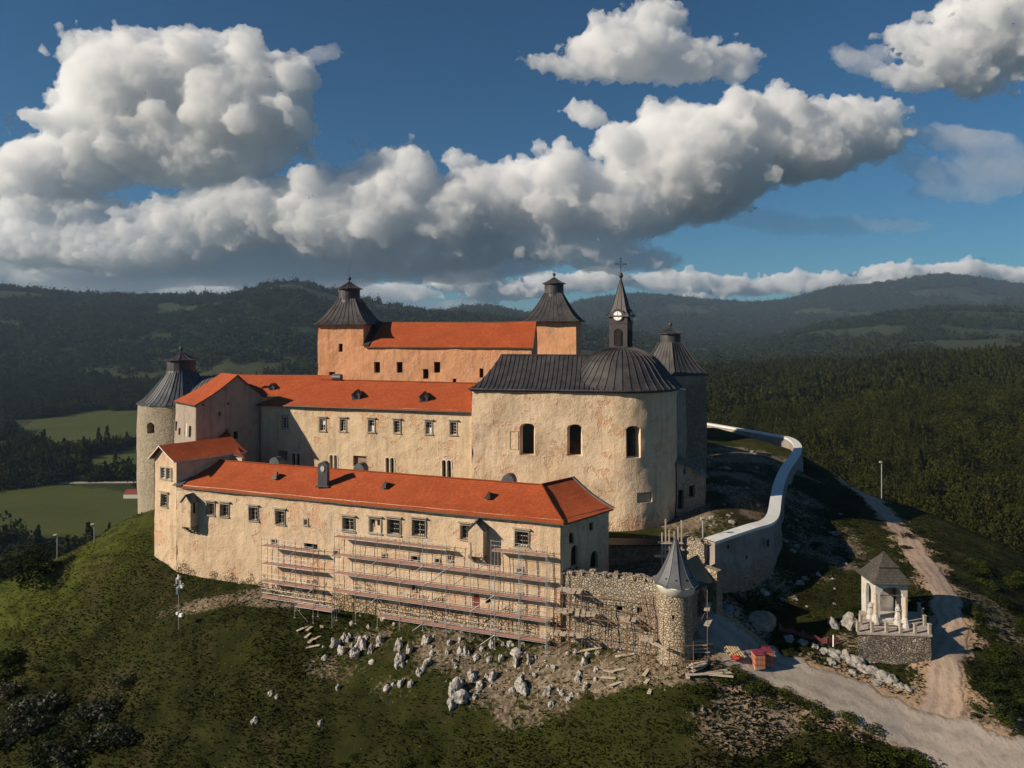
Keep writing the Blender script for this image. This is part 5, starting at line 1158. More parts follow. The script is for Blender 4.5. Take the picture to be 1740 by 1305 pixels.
scaffold('low scaffold bay stepping down the grass below the smaller scaffold', 521, 583, [1022], 2, 0, braces=[(0, 0, 1, 1)], depth=2.2, inner=1.3)
# pole scaffold of rusty tubes before the stone wall
rsf = thing('pole_scaffold', 'rusty pole scaffold with plank platforms against the rough stone wall', 'scaffold', V3((sw0 + sw1) / 2, CZ - 32))
nW = Vector(((sw1 - sw0).normalized().y, -(sw1 - sw0).normalized().x, 0)); dW = (sw1 - sw0).normalized()
def wp(px_, o_): s_ = Ws.hit(min(1112, max(948, px_)))[0]; return Ws.at(s_)[0] + nW * o_
for i_, px_ in enumerate((955, 972, 996, 1023, 1040, 1068, 1095, 1108)):
    for o_ in (.4, 1.3 if i_ % 2 else 1.6):
        q = wp(px_, o_); g_ = gz1(q.x, q.y); mb = MB(); mb.tube([V3(q, g_ - .2), V3(q + dW * rng.uniform(-.15, .15), CZ - (25.9 if i_ < 3 else 26.6 if i_ < 6 else 25.6))], .035, 5); mb.build('upright', M_RUST, rsf)
for z_, x0, x1, o_ in ((zat(1007, 69), 950, 1035, 1.5), (zat(1010, 69), 1015, 1108, .5), (zat(1043, 69), 948, 1060, 1.4), (zat(1050, 68), 1040, 1110, 1.2), (zat(1075, 68), 950, 1110, 1.3), (zat(1092, 67.5), 960, 1110, 1.3), (zat(1028, 69), 950, 1110, .45)):
    mb = MB(); mb.tube([V3(wp(x0, o_), z_), V3(wp(x1, o_), z_ + rng.uniform(-.15, .15))], .032, 5); mb.build('ledger', M_RUST, rsf)
for x0, x1, z_, o0, o1 in ((952, 998, zat(1006, 68.5), .4, 1.8), (934, 1022, zat(1042, 68.5), .4, 1.6), (1058, 1090, zat(1049, 67.5), .4, 1.4), (922, 1003, zat(1078, 68.5), 1., 2.), (1092, 1118, zat(1080, 66.5), .8, 1.9)):
    n_ = max(3, int((x1 - x0) / 9))
    for k in range(n_):
        a, b__ = wp(max(953, x0 + (x1 - x0) * k / n_), o0 + rng.uniform(-.2, .2)), wp(max(953, x0 + (x1 - x0) * k / n_), o1 + rng.uniform(-.1, .3)); mb = MB(); mb.bar(V3(a, z_ + .05), V3(b__ + dW * rng.uniform(0, .5), z_ + .05 + rng.uniform(-.06, .06)), .42, .05); mb.build('plank', M_PALE, rsf)
for x0, z0_, x1, z1_ in ((972, zat(1075, 68), 1023, zat(1043, 68)), (1023, zat(1090, 68), 1068, zat(1050, 68)), (1068, zat(1050, 68), 1108, zat(1095, 67))):
    mb = MB(); mb.tube([V3(wp(x0, 1.4), z0_), V3(wp(x1, 1.4), z1_)], .03, 5); mb.build('brace', M_RUST, rsf)
ts = thing('pole_scaffold', 'thin pole scaffold around the foot of the round gate turret', 'scaffold', V3(TC, CZ - 32))
for dx, dy, h_ in ((-2.2, -1.2, 5.2), (-1.2, -2.6, 3.0), (1.0, -2.7, 3.0), (2.6, -1.6, 7.0), (3.0, .4, 5.0), (-.2, -2.9, 2.4)):
    q = TC + Vector((dx, dy, 0)); g_ = gz1(q.x, q.y); mb = MB(); mb.tube([V3(q, g_ - .2), V3(q, g_ + h_)], .035, 5); mb.build('upright', M_RUST, ts)
for (ax_, ay_), (bx__, by_), h_ in (((-2.8, -1.0), (-.9, -2.8), 1.9), ((-1.4, -2.7), (3.0, -2.0), 2.2), ((2.6, -1.8), (3.1, .8), 3.6), ((1.9, -2.2), (3.4, .8), 4.6), ((-1.6, -2.6), (1.6, -2.8), 1.0)):
    a, b__ = TC + Vector((ax_, ay_, 0)), TC + Vector((bx__, by_, 0)); g_ = gz1(TC.x, TC.y - 2); mb = MB(); mb.tube([V3(a, g_ + h_), V3(b__, g_ + h_)], .035, 5); mb.build('ledger', M_RUST, ts)
for (cx_, cy_), h_, l_, r_ in (((2.9, -.6), 5.1, 2.0, 1.2), ((2.9, -.9), 3.8, 2.0, 1.1), ((-2.0, -1.8), 1.98, 2.0, -.9)):
    c_ = TC + Vector((cx_, cy_, 0)); mb = MB(); mb.box((c_.x, c_.y, gz1(TC.x, TC.y - 2) + h_), (l_, .5, .05), r_); mb.build('plank', M_PALE, ts)
# little timber hoarding with posts showing above the turret
th = thing('timber_frame', 'weathered timber frame with upright posts standing behind the turret spire', 'frame', V3(P2(1140, 74), CZ - 28))
for px_, y0_, y1_ in ((1125, 905, 935), (1131, 882, 930), (1137, 900, 928), (1146, 903, 935), (1158, 884, 935), (1152, 895, 930)):
    p = P2(px_, 76); mb = MB(); mb.bar(V3(p, zat(y1_ + 40, 76)), V3(p, zat(y0_, 76)), .13, .13); mb.build('post', M_PALE, th)
for px0_, px1_, y_ in ((1118, 1160, 922), (1126, 1162, 933), (1112, 1140, 945)):
    mb = MB(); mb.box((P(px0_, y_, 76.1) + P(px1_, y_, 76.1)) / 2, ((px1_ - px0_) * 76 / F, .8, .07)); mb.build('plank', M_PALE, th)
# stairs and low roof in the shaded courtyard
cy = thing('courtyard_wall', 'dark stone retaining wall with roofed walkway in the shaded courtyard behind the turret', 'wall', V3(P2(1080, 80), CZ - 28))
Wc = Wall([P2(1033, 79), P2(1122, 80.5)], CZ - 32, zat(922, 80), .2, .6); mb = MB(); Wc.mesh(mb); mb.build('masonry', M_STONE, cy)
mb = MB(); slope(mb, P(1030, 926, 77.8), P(1124, 926, 79.3), P(1124, 915, 82), P(1030, 914, 80.5), 0, 8, 2, 0, .12); mb.build('roof', M_IRON, cy)

# ================= things on the ground =================
def on_ground(px_, Y, dz=0.): p = P2(px_, Y); return Vector((p.x, p.y, gz1(p.x, p.y) + dz))
def ground_at(px_, py_):
    """where the sight line under that bearing and row meets the land"""
    k = np.linspace(50, 1500, 9001) if False else np.linspace(50, 200, 3001); x = (px_ - 870) * k / F; z = CZ - (py_ - HOR) * k / F; g_ = gz(x, k); i_ = np.argmax(z < g_); return Vector((x[i_], k[i_], g_[i_]))
def light_pole(label, px_, Ytop, ybase, ytop, arm=.5, pos_=None):
    g_ = pos_ or on_ground(px_, Ytop); h_ = zat(ytop, g_.y) - g_.z; t = thing('lamp_post', label, 'lamp post', g_)
    mb = MB(); mb.tube([g_ - Vector((0, 0, .3)), g_ + Vector((0, 0, h_))], (.07), 6); mb.build('pole', M_STEEL, t)
    mb = MB(); mb.box(g_ + Vector((-arm * .4, -.12, h_ - .1)), (.42, .34, .22), .3, 0, (.5, 0)); mb.build('floodlight', M_TRIM, t)
light_pole('thin grey lamp post on the grassy slope nearest the far left wall corner', 160, 95, 952, 890)
light_pole('dark lamp post lower down the left slope beside the big dark tree', 97, 93, 960, 908)
light_pole('tall lamp post at the edge of the hill against the green forest', 1498, 116, 832, 784)
light_pole('white headed lamp post above the rubble stub beside the rampart end', 1195, 78, 915, 879, .2, Vector((P2(1195, 76).x, 76.2, zat(917, 76.2))))
# antenna mast on the grass
g_ = ground_at(303.5, 1071); ms = thing('antenna_mast', 'slender mast with white antennas and boxes standing on the grass below the corner house', 'mast', g_); hM = zat(978, g_.y) - g_.z
mb = MB(); mb.tube([g_ - Vector((0, 0, .2)), g_ + Vector((0, 0, hM))], .04, 6); mb.build('pole', M_STEEL, ms)
for dx, z_, s_ in ((.28, hM * .28, (.42, .25, .36)), (-.12, hM * .31, (.22, .2, .26)), (-.15, hM * .72, (.16, .12, .7)), (.22, hM * .86, (.14, .1, .6)), (-.22, hM * .9, (.14, .1, .6)), (.36, hM * .8, (.26, .12, .3)), (0, hM * .98, (.12, .1, .5))):
    mb = MB(); mb.box(g_ + Vector((dx, -.08, z_)), s_, rng.uniform(-.4, .4)); mb.build('antenna', M_CLOCK, ms)
mb = MB(); pr = [g_ + Vector((.55 * math.cos(a), .1 + .25 * math.sin(a), hM * .80 + .22 * math.sin(a * 2))) for a in np.linspace(0, 2 * math.pi, 15)]; mb.tube(pr, .02, 4); mb.build('hoop_antenna', M_STEEL, ms)
# pallets of roof tiles wrapped in pink film
def tile_stack(label, px_, py_, n_):
    g_ = ground_at(px_, py_); t = thing('tile_pallet', label, 'pallet of tiles', g_, 'wrapped pallets of roof tiles'); w_, d_, h_ = .95, 1.2, 1.25
    mb = MB()
    for yy in (-.4, 0, .4): mb.box(g_ + Vector((0, yy, .05)), (w_, .12, .12), .1)
    mb.box(g_ + Vector((0, 0, .13)), (w_ + .04, d_, .03), .1); mb.build('pallet', M_PALE, t)
    mb = MB()
    for zz in range(5):
        for xx in range(4): mb.box(g_ + Vector((-w_ / 2 + (xx + .5) * w_ / 4, 0, .27 + zz * .235)), (w_ / 4 - .025, d_ - .02, .215), .1 if False else 0)
    mb.build('tiles', M_BRICK, t); mb = MB(); mb.box(g_ + Vector((0, .02, h_ + .16)), (w_ + .05, d_ + .05, .07)); mb.box(g_ + Vector((w_ / 2 + .025, .02, .72)), (.03, d_ + .02, 1.12))
    for zz in (.5, 1.0): mb.box(g_ + Vector((0, 0, zz)), (w_ + .04, d_ + .03, .05))
    mb.build('wrapping_film', simple('pink_film', (.20, .035, .055), .45, .45, 3., spec=.4), t, bevel=.015)
tile_stack('wrapped pallet of red roof tiles standing nearer on the gravel road', 1288, 1134, 1); tile_stack('wrapped pallet of red roof tiles standing just behind the nearer one', 1302, 1128, 2)
g_ = ground_at(1247, 1116); wpal = thing('wooden_pallet', 'tilted wooden pallet lying over red sacks beside the gravel road', 'pallet', g_)
for k in range(6): mb = MB(); mb.box(g_ + Vector((-.6 + k * .24, -.05 * k, .55)), (.15, 1.2, .03), .45, 0, (.5, 0)); mb.build('board', simple('new_board', (.62, .46, .26), .8, .2) if k == 0 else bpy.data.materials['new_board'], wpal)
for k in range(3): mb = MB(); mb.box(g_ + Vector((-.1 - .17 * (k - 1), .0 + .38 * (k - 1), .47 + .2 * (k - 1))), (1.45, .1, .09), .45, 0, (.5, 0)); mb.build('bearer', M_WOOD, wpal)
g2_ = g_ + Vector((.1, -.35, .0)); mb = MB(); mb.lathe(g2_, [(.05, g2_.z - .05), (.5, g2_.z), (.6, g2_.z + .18), (.45, g2_.z + .33), (.05, g2_.z + .38)], 9); tag(mb.build('sack', simple('red_sack', (.42, .05, .04), .6), smooth=True), 'red sack lying under the tilted wooden pallet', 'sack')
M_PLK = M_PALE
def heap_of_planks(label, px_, py_, n_, ang, L=2.2, tent=False):
    g_ = ground_at(px_, py_); t = thing('plank_pile', label, 'pile of planks', g_)
    for k in range(n_): mb = MB(); mb.box(g_ + Vector((rng.uniform(-.2, .2), rng.uniform(-.35, .35), .08 + .07 * k)), (L * rng.uniform(.8, 1.1), .32, .06), ang + rng.uniform(-.25, .25), 0, (rng.uniform(-.06, .06), rng.uniform(-.05, .05))); mb.build('plank', M_PLK, t)
heap_of_planks('stack of weathered boards beside the foot of the gate turret', 1183, 1110, 14, .1, 2.3)
heap_of_planks('low heap of boards nearest the camera below the gate turret', 1186, 1136, 6, .4, 1.8)
heap_of_planks('long brown beams lying across the bank below the turret', 1200, 1147, 3, -.03, 4.8)
# sand heap
def blob(name, label, cat, px_, py_, size, matr, seed, group=None, flat=.6, sub=3, rough=.35, sink=.25, rz=0.):
    g_ = ground_at(px_, py_); o = bpy.data.objects.new(name, rock_mesh(seed, sub, rough, flat)); o.data = o.data; C.objects.link(o); o.location = g_ - Vector((0, 0, size[2] * sink)); o.scale = size; o.rotation_euler = (0, 0, rz); ORG[o.name] = g_
    if not o.data.materials: o.data.materials.append(matr)
    elif o.data.materials[0] != matr: o.data = o.data.copy(); o.data.materials[0] = matr
    return tag(o, label, cat, group)
_RM = {}
def rock_mesh(seed, sub, rough, flat):
    k = (seed, sub, rough, flat)
    if k in _RM: return _RM[k]
    bm = bmesh.new(); bmesh.ops.create_icosphere(bm, subdivisions=sub, radius=.5); off = Vector((seed * 7.3, seed * 3.1, 0))
    for v in bm.verts:
        p = v.co.copy(); n = p.normalized(); c_ = mnoise.voronoi(p * 2.6 + off)[0][0]; q = mnoise.noise(p * 2.2 + off) * rough + (c_ - .35) * rough * .8 + mnoise.noise(p * 6 + off) * rough * .35
        v.co = p + n * q * .55; v.co.z *= 1.0
        if v.co.z < -.25: v.co.z = -.25 + (v.co.z + .25) * .3
    me = bpy.data.meshes.new('rock'); bm.to_mesh(me); bm.free(); _RM[k] = me; return me
blob('sand_heap', 'big smooth heap of pale sand in the shade right of the gate', 'heap', 1285, 1052, (4.2, 3.0, 2.6), simple('sand', (.24, .19, .145), .95, .3, 1.5), 3, rough=.38)
blob('tarpaulin', 'folded light blue tarpaulin on the ground near the gateway', 'tarpaulin', 1237, 1034, (1.1, 1.6, 1.1), simple('blue_tarp', (.12, .19, .25), .5, .15), 5, rough=.2)
for k, (x_, y_, sx, sz) in enumerate(((1165, 772, 3.2, 2.0), (1195, 782, 5.2, 2.4), (1222, 812, 2.0, 1.2), (1198, 790, 3., 1.8))): pass
# white box on the track, plaque by the road
g_ = ground_at(1449, 826); wb = thing('white_box', 'small pale box on a slab at the bend of the far path', 'box', g_); mb = MB(); mb.box(g_ + Vector((0, 0, .65)), (.8, .8, 1.1), .3); mb.build('cabinet', M_STEEL, wb, bevel=.03); mb = MB(); mb.box(g_ + Vector((.5, -.3, .03)), (3.2, 1.4, .12), -.3); mb.build('slab', M_WHITE, wb)
g_ = ground_at(1416, 1099); tag((lambda m_: (m_.tube([g_ - Vector((0, 0, .2)), g_ + Vector((0, 0, 1.15))], .07, 8), m_.build('marker_post', M_CLOCK))[1])(MB()), 'short white marker post beside the pink netting', 'post')
# pink safety netting sagging between stakes
nt = thing('safety_net', 'sagging dark pink safety netting strung along the rocks above the road', 'netting', ground_at(1370, 1088)); mb = MB(); pts = [ground_at(x_, y_) for x_, y_ in ((1325, 1072), (1345, 1077), (1365, 1083), (1385, 1089), (1405, 1094), (1425, 1092))]
for a, b__ in zip(pts[:-1], pts[1:]): mb.poly([a + Vector((0, 0, -.05)), b__ + Vector((0, 0, -.05)), b__ + Vector((0, 0, .55)), (a + b__) / 2 + Vector((0, .05, .35)), a + Vector((0, 0, .6))])
mb.build('net', simple('pink_net', (.15, .035, .045), .8, .3), nt)
for p in pts[::2]: mb = MB(); mb.tube([p - Vector((0, .03, .2)), p + Vector((0, -.03, .75))], .03, 5); mb.build('stake', M_RUST, nt)

# ================= shrine =================
sc_c = ground_at(1508, 1062); fz = zat(1061, 69.2)
fa = math.radians(-92); nf = Vector((math.cos(fa), math.sin(fa), 0)); df = Vector((-nf.y, nf.x, 0)); kc = P2(1487.5, 70.2)          # near left corner
wS, dpS = 3.2, 3.0; zE_ = zat(990, 70.2); k0 = kc; k1 = kc + df * wS; k2 = k1 - nf * dpS; k3 = k0 - nf * dpS
sr = thing('shrine', 'small white shrine with two tiered grey shingle roof and open arched front', 'shrine', V3((k0 + k2) / 2, fz))
Wsh = Wall([k3, k0, k1, k2], fz - .6, zE_, .03, .5)
aL = Wsh.L
Wsh.holes.append(dict(s0=aL[1] + .45, s1=aL[2] - .45, z0=fz, z1=zE_ - .45, depth=.35, arch=.32, kind=None, splay=0.))
hL = dict(s0=aL[1] - 2.0, s1=aL[1] - .9, z0=fz, z1=zE_ - .6, depth=.3, arch=.5, kind=None, splay=0.); Wsh.holes.append(hL)
mb = MB(); Wsh.mesh(mb); mb.poly([V3(k2, fz - .6), V3(k3, fz - .6), V3(k3, zE_), V3(k2, zE_)]); mb.poly([V3(k, fz + .02) for k in (k0, k1, k2, k3)])
sm_ = simple('shrine_wall', (.47, .45, .41), .9, .22, 1.5); mb.build('wall', sm_, sr)
mb = MB(); i0 = k0 - nf * 2.2 + df * .3; i1 = k1 - nf * 2.2 - df * .3; mb.poly([V3(i0, fz), V3(i1, fz), V3(i1, zE_), V3(i0, zE_)]); mb.build('back_wall', simple('mural_plaster', (.30, .28, .26), .9, .55, 1.1), sr)
mb = MB(); mb.bar(V3(k0 + df * .6 - nf * .2, zE_ - 1.35), V3(k1 - df * .6 - nf * .2, zE_ - 1.35), .08, .08); mb.build('tie_beam', M_WOOD, sr)
cS = (k0 + k2) / 2; rotS = math.atan2(df.y, df.x) + math.pi / 4
def pyr(r0, z0_, r1, z1_, name, kk=1.25):
    mb = MB(); prof = [(r0, z0_ - .1)] + flare(r0, z0_, r1, z1_, 6, kk)
    for k in range(4):
        a0, a1 = rotS + k * math.pi / 2, rotS + (k + 1) * math.pi / 2; vv = 0
        for (ra_, za), (rb_, zb) in zip(prof[:-1], prof[1:]):
            q = [Vector((cS.x + r * math.cos(a), cS.y + r * math.sin(a), z)) for r, z, a in ((ra_, za, a0), (ra_, za, a1), (rb_, zb, a1), (rb_, zb, a0))]; l_ = ((q[3] + q[2]) / 2 - (q[0] + q[1]) / 2).length; W_ = (q[1] - q[0]).length; W2_ = (q[2] - q[3]).length
            mb.poly(q, 0, [(-W_ / 2, vv), (W_ / 2, vv), (W2_ / 2, vv + l_), (-W2_ / 2, vv + l_)]); vv += l_
    mb.poly([Vector((cS.x + r0 * math.cos(rotS + k * math.pi / 2), cS.y + r0 * math.sin(rotS + k * math.pi / 2), z0_ - .1)) for k in range(4)], 0, [(0, 0)] * 4); return mb.build(name, M_SHINGLE, sr)
pyr(2.8, zE_ + .02, 1.2, zE_ + 1.45, 'lower_roof'); pyr(1.45, zE_ + 1.45, .05, zE_ + 2.75, 'upper_roof', 1.3)
mb = MB(); mb.bar(V3(cS, zE_ + 2.85), V3(cS, zE_ + 3.45), .05); mb.bar(V3(cS, zE_ + 3.25) - Vector((.17, 0, 0)), V3(cS, zE_ + 3.25) + Vector((.17, 0, 0)), .05); mb.build('cross', M_IRON, sr)
# free-standing columns and the white statue before it
def column(label, p, h_):
    t = thing('column', label, 'column', V3(p, fz)); mb = MB(); mb.lathe(p, [(.44, fz), (.44, fz + .12), (.36, fz + .5), (.26, fz + .85), (.22, fz + .95)], 10); mb.build('pedestal', M_STAT, t)
    mb = MB(); mb.lathe(p, [(.20, fz + .93), (.16, fz + h_)], 10); mb.build('shaft', simple('sandstone_shaft', (.50, .38, .28), .9, .25), t); mb = MB(); mb.lathe(p, [(.30, fz + .55), (.31, fz + .62), (.30, fz + .7)], 10); mb.build('red_band', M_BRICK, t)
pA = P2(1487.5, 69.4); pB = P2(1538, 68.6); column('free standing sandstone column with white foot at the left corner of the shrine front', pA, 3.0); column('free standing sandstone column with red banded foot right of the white statue', pB, 3.0)
def statue(label, p, h_, ang=0.):
    t = thing('statue', label, 'statue', V3(p, fz)); mb = MB(); mb.lathe(p, [(.42, fz), (.42, fz + .25), (.34, fz + .3), (.34, fz + .5)], 8); mb.build('plinth', M_STAT, t)
    z0_ = fz + .5; mb = MB(); prof = [(.30, 0), (.31, .08), (.26, .3), (.21, .52), (.19, .62), (.23, .72), (.24, .78), (.15, .84), (.08, .87), (.10, .91), (.115, .95), (.09, .985), (.03, 1.)]
    n_ = 20; R_ = []
    for r_, z_ in prof:
        R_.append([mb.v((p.x + (r_ * (1 + .10 * math.sin(a * 5 + z_ * 3) * (z_ < .7))) * math.cos(a) * 1.05, p.y + r_ * (1 + .1 * math.sin(a * 5 + z_ * 3) * (z_ < .7)) * .8 * math.sin(a), z0_ + z_ * h_)) for a in np.linspace(0, 2 * math.pi, n_ + 1)[:-1]])
    for A, B_ in zip(R_[:-1], R_[1:]):
        for i_ in range(n_): mb.f((A[i_], A[(i_ + 1) % n_], B_[(i_ + 1) % n_], B_[i_]))
    mb.f(R_[0][::-1]); mb.f(R_[-1])
    for sg in (-1, 1):
        sh_ = Vector((p.x + sg * .22, p.y, z0_ + .76 * h_)); el = Vector((p.x + sg * .30, p.y - .12, z0_ + .60 * h_)); ha = Vector((p.x + sg * .05, p.y - .26, z0_ + .66 * h_)); mb.tube([sh_, el], (.075, .06), 8); mb.tube([el, ha], (.06, .04), 8); mb.lathe(ha, [(.02, ha.z - .05), (.05, ha.z), (.02, ha.z + .07)], 6)
    mb.build('figure', M_STAT, t, smooth=True)
statue('white robed statue standing on a plinth before the right side of the shrine arch', P2(1526, 69.2), 1.5); statue('small pale statue half hidden beside the left corner column of the shrine', P2(1479.5, 70.6), 1.2)
mb = MB(); q = P2(1503, 69.6); mb.box((q.x, q.y, fz + .22), (1.6, .55, .4), .1); tag(mb.build('altar_slab', M_WHITE, bevel=.03), 'low pale stone altar slab in front of the shrine arch', 'altar')
# terrace
t0_, t1_ = P2(1458, 67.4), P2(1580, 66.9); t2_, t3_ = P2(1566, 72.3), P2(1462, 72.6)
te = thing('terrace', 'raised stone terrace under the shrine with rough rubble front', 'terrace', V3((t0_ + t2_) / 2, fz - 3))
Wte = Wall([t3_, t0_, t1_, t2_], fz - 5, fz - .16, .25, .4); mb = MB(); Wte.mesh(mb); mb.build('retaining_wall', M_TERR, te)
mb = MB(); ob = [V3(p, z_) for z_ in (fz - .16, fz) for p in (t3_ + Vector((-.15, 0, 0)), t0_ + Vector((-.15, -.15, 0)), t1_ + Vector((.15, -.15, 0)), t2_)]
i = [mb.v(p) for p in ob]
for f_ in ((3, 2, 1, 0), (4, 5, 6, 7), (0, 1, 5, 4), (1, 2, 6, 5), (2, 3, 7, 6), (3, 0, 4, 7)): mb.f([i[k] for k in f_])
mb.build('paving', simple('terrace_paving', (.36, .31, .26), .9, .3, 2.), te)
posts = [t0_.lerp(t1_, k / 5) + Vector((.05, .15, 0)) for k in range(6)] + [t1_.lerp(t2_, .4) - Vector((.2, 0, 0)), t1_.lerp(t2_, .75) - Vector((.2, 0, 0)), t0_.lerp(t3_, .35) + Vector((.2, 0, 0)), t1_.lerp(t2_, .98) - Vector((.3, 0, 0))]
wh = ['at the front left corner of the terrace', 'second from the left along the terrace front', 'third from the left along the terrace front', 'fourth from the left along the terrace front', 'fifth from the left along the terrace front', 'at the front right corner of the terrace', 'first on the right side of the terrace', 'second on the right side of the terrace', 'on the left side of the terrace by the boulder', 'at the back right corner of the terrace']
for p, w_ in zip(posts, wh):
    t = thing('railing_post', 'square concrete railing post ' + w_, 'post', V3(p, fz), 'railing posts around the shrine terrace'); mb = MB(); mb.box((p.x, p.y, fz + .45), (.24, .24, .9), .05); mb.build('shaft', M_TRIM, t); mb = MB(); mb.box((p.x, p.y, fz + .94), (.33, .33, .09), .05); mb.build('capstone', M_TRIM, t)
mb = MB(); a, b__ = posts[1], posts[3]; mb.tube([V3(a + Vector((0, .6, 0)), fz + .42), V3(b__ + Vector((0, .6, 0)), fz + .42)], .05, 6); mb.tube([V3(a + Vector((0, .6, 0)), fz), V3(a + Vector((0, .6, 0)), fz + .45)], .04, 6); mb.tube([V3(b__ + Vector((0, .6, 0)), fz), V3(b__ + Vector((0, .6, 0)), fz + .45)], .04, 6); tag(mb.build('candle_rail', M_IRON), 'low dark metal rail on the terrace before the altar slab', 'rail')
# tiny far house in the valley
Yh = 560; p = P2(229, Yh); zz = gz1(p.x, p.y); fh = thing('farmhouse', 'tiny farmhouse with red roof far down in the valley at the left', 'house', V3(p, zz)); mb = MB(); q = [p + Vector((-7, -4, 0)), p + Vector((7, -4, 0)), p + Vector((7, 4, 0)), p + Vector((-7, 4, 0))]; closed_walls(mb, q + [q[0]], zz - 1, zz + 3.4); mb.poly([V3(q[0], zz + 3.4), V3(q[3], zz + 3.4), V3(p + Vector((-7, 0, 0)), zz + 6.3)]); mb.poly([V3(q[1], zz + 3.4), V3(q[2], zz + 3.4), V3(p + Vector((7, 0, 0)), zz + 6.3)]); mb.build('wall', M_WHITE, fh)
mb = MB(); slope(mb, V3(q[0], zz + 3.3), V3(q[1], zz + 3.3), V3(p + Vector((7, 0, 0)), zz + 6.5), V3(p + Vector((-7, 0, 0)), zz + 6.5), 0, 2, 2, 0, .3); slope(mb, V3(q[2], zz + 3.3), V3(q[3], zz + 3.3), V3(p + Vector((-7, 0, 0)), zz + 6.5), V3(p + Vector((7, 0, 0)), zz + 6.5), 0, 2, 2, 0, .3); mb.build('roof', M_TILE2, fh)
vl = [fpt(x_, y_) for x_, y_ in ((-400, 834), (0, 830), (90, 826), (160, 823), (240, 821), (330, 820))]; vl = np.array([q for k in range(len(vl) - 1) for q in [tuple(np.array(vl[k]) * (1 - t) + np.array(vl[k + 1]) * t) for t in np.linspace(0, 1, 12)[:-1]]])
drape('valley_road', vl, lambda t: 3.2, M_ROAD, .2, .5, 5)

# ================= rocks =================
RK = 'white limestone outcrops on the slope below the scaffold'
RSEED = [(k, 3, .58, .7) for k in (11, 12, 13, 14, 15, 16, 17, 18)]
def rock(label, px_, py_, w, h, group=None, matr=None):
    g_ = ground_at(px_, py_); s = RSEED[rng.integers(len(RSEED))]; me = rock_mesh(*s)
    if not me.materials: me.materials.append(M_ROCK)
    if matr:
        if (s, 'g') not in _RM: _RM[s, 'g'] = me.copy(); _RM[s, 'g'].materials[0] = matr
        me = _RM[s, 'g']
    o = bpy.data.objects.new('limestone_rock', me); C.objects.link(o); k = g_.y / F; o.scale = (w * k * .78, w * k * rng.uniform(.6, 1.), h * k * rng.uniform(.7, .95)); o.location = g_ + Vector((0, .1, -.02 * h * k)); o.rotation_euler = (rng.uniform(-.25, .1), rng.uniform(-.2, .2), rng.uniform(0, 6.28)); ORG[o.name] = g_
    return tag(o, label, 'rock', group)
big_rocks = [(444, 690, 70, 120, 1), (440, 775, 62, 130, 1), (500, 975, 115, 150, 1), (330, 740, 50, 90, 1), (1520, 1000, 120, 180, 0), (1560, 1050, 120, 120, 0), (1500, 1095, 80, 90, 0), (1550, 920, 70, 90, 0), (590, 630, 70, 120, 0), (640, 690, 70, 110, 0), (745, 700, 80, 120, 0), (790, 640, 90, 110, 0), (1085, 650, 60, 120, 0), (1090, 740, 70, 130, 0), (1300, 605, 70, 100, 0), (1245, 850, 60, 80, 0)]
bl = ['tall white rock nearest the long scaffold of all the big outcrops at the right', 'tall grooved white rock just under the tallest one', 'large pointed white boulder standing alone in the grass near the bottom of the outcrops', 'narrow upright rock left of the tall grooved pair', 'biggest jagged white outcrop low in the middle of the slope', 'right flank of the biggest jagged outcrop', 'lowest tip of the biggest jagged outcrop', 'top block of the biggest jagged outcrop', 'far left block of the dense outcrop cluster under the small scaffold', 'low front block of the dense outcrop cluster', 'long pale block hanging lowest in the dense outcrop cluster', 'right block of the dense outcrop cluster', 'upper block of the slim rock column in the middle of the slope', 'brownish lower block of the slim rock column', 'bright rock high on the slope under the scaffold middle', 'bottom rock of the thin diagonal rock line']
for (x_, y_, w_, h_, z_), l_ in zip(big_rocks, bl): rock(l_, (780 if z_ else 440) + x_ / 4.579, 960 + y_ / 4.579, w_ / 4.579 * 1.15, h_ / 4.579 * 1.05)
R1 = [(500, 645), (515, 735), (875, 765), (870, 680), (940, 600), (930, 630), (1075, 790), (1115, 790), (1165, 680), (1350, 650), (1340, 700), (1315, 760), (1290, 800), (1270, 825), (1000, 970), (1045, 940), (1100, 935), (1180, 940), (1460, 690), (1480, 620), (1515, 760), (1530, 800), (1560, 680), (1610, 700), (1690, 725), (1560, 590), (1660, 880), (1680, 1040), (1720, 960), (1700, 1000), (1370, 475), (1490, 500), (1530, 510), (1580, 520), (1690, 510), (970, 430), (1050, 470), (850, 490), (720, 460), (615, 970), (690, 600), (720, 640), (660, 590), (700, 570), (760, 580), (830, 580)]
R2 = [(230, 760), (215, 880), (280, 870), (100, 890), (160, 960), (150, 1000), (90, 1040), (30, 1000), (590, 870), (415, 990), (690, 1000), (800, 1010), (850, 1060), (720, 1110), (935, 860), (930, 910), (985, 965), (1060, 900), (1065, 830), (970, 780), (850, 700), (910, 700), (1000, 700), (1080, 700), (250, 640), (180, 670), (340, 630), (400, 620), (600, 730), (550, 760), (690, 800), (740, 810), (310, 540), (120, 510), (190, 530), (600, 560), (640, 590), (690, 610), (880, 1020), (930, 1020), (250, 900), (480, 900), (1150, 640), (1250, 650), (1380, 670)]
def rk_label(x_, y_):
    a = 'at the left end' if x_ < 610 else 'left of the middle' if x_ < 740 else 'in the middle' if x_ < 880 else 'right of the middle' if x_ < 1000 else 'near the loose planks'
    b_ = 'close under the scaffold' if y_ < 1085 + (x_ - 600) * .06 else 'low down' if y_ > 1150 else 'halfway down'
    return 'small white rock ' + b_ + ' ' + a + ' of stony patch'
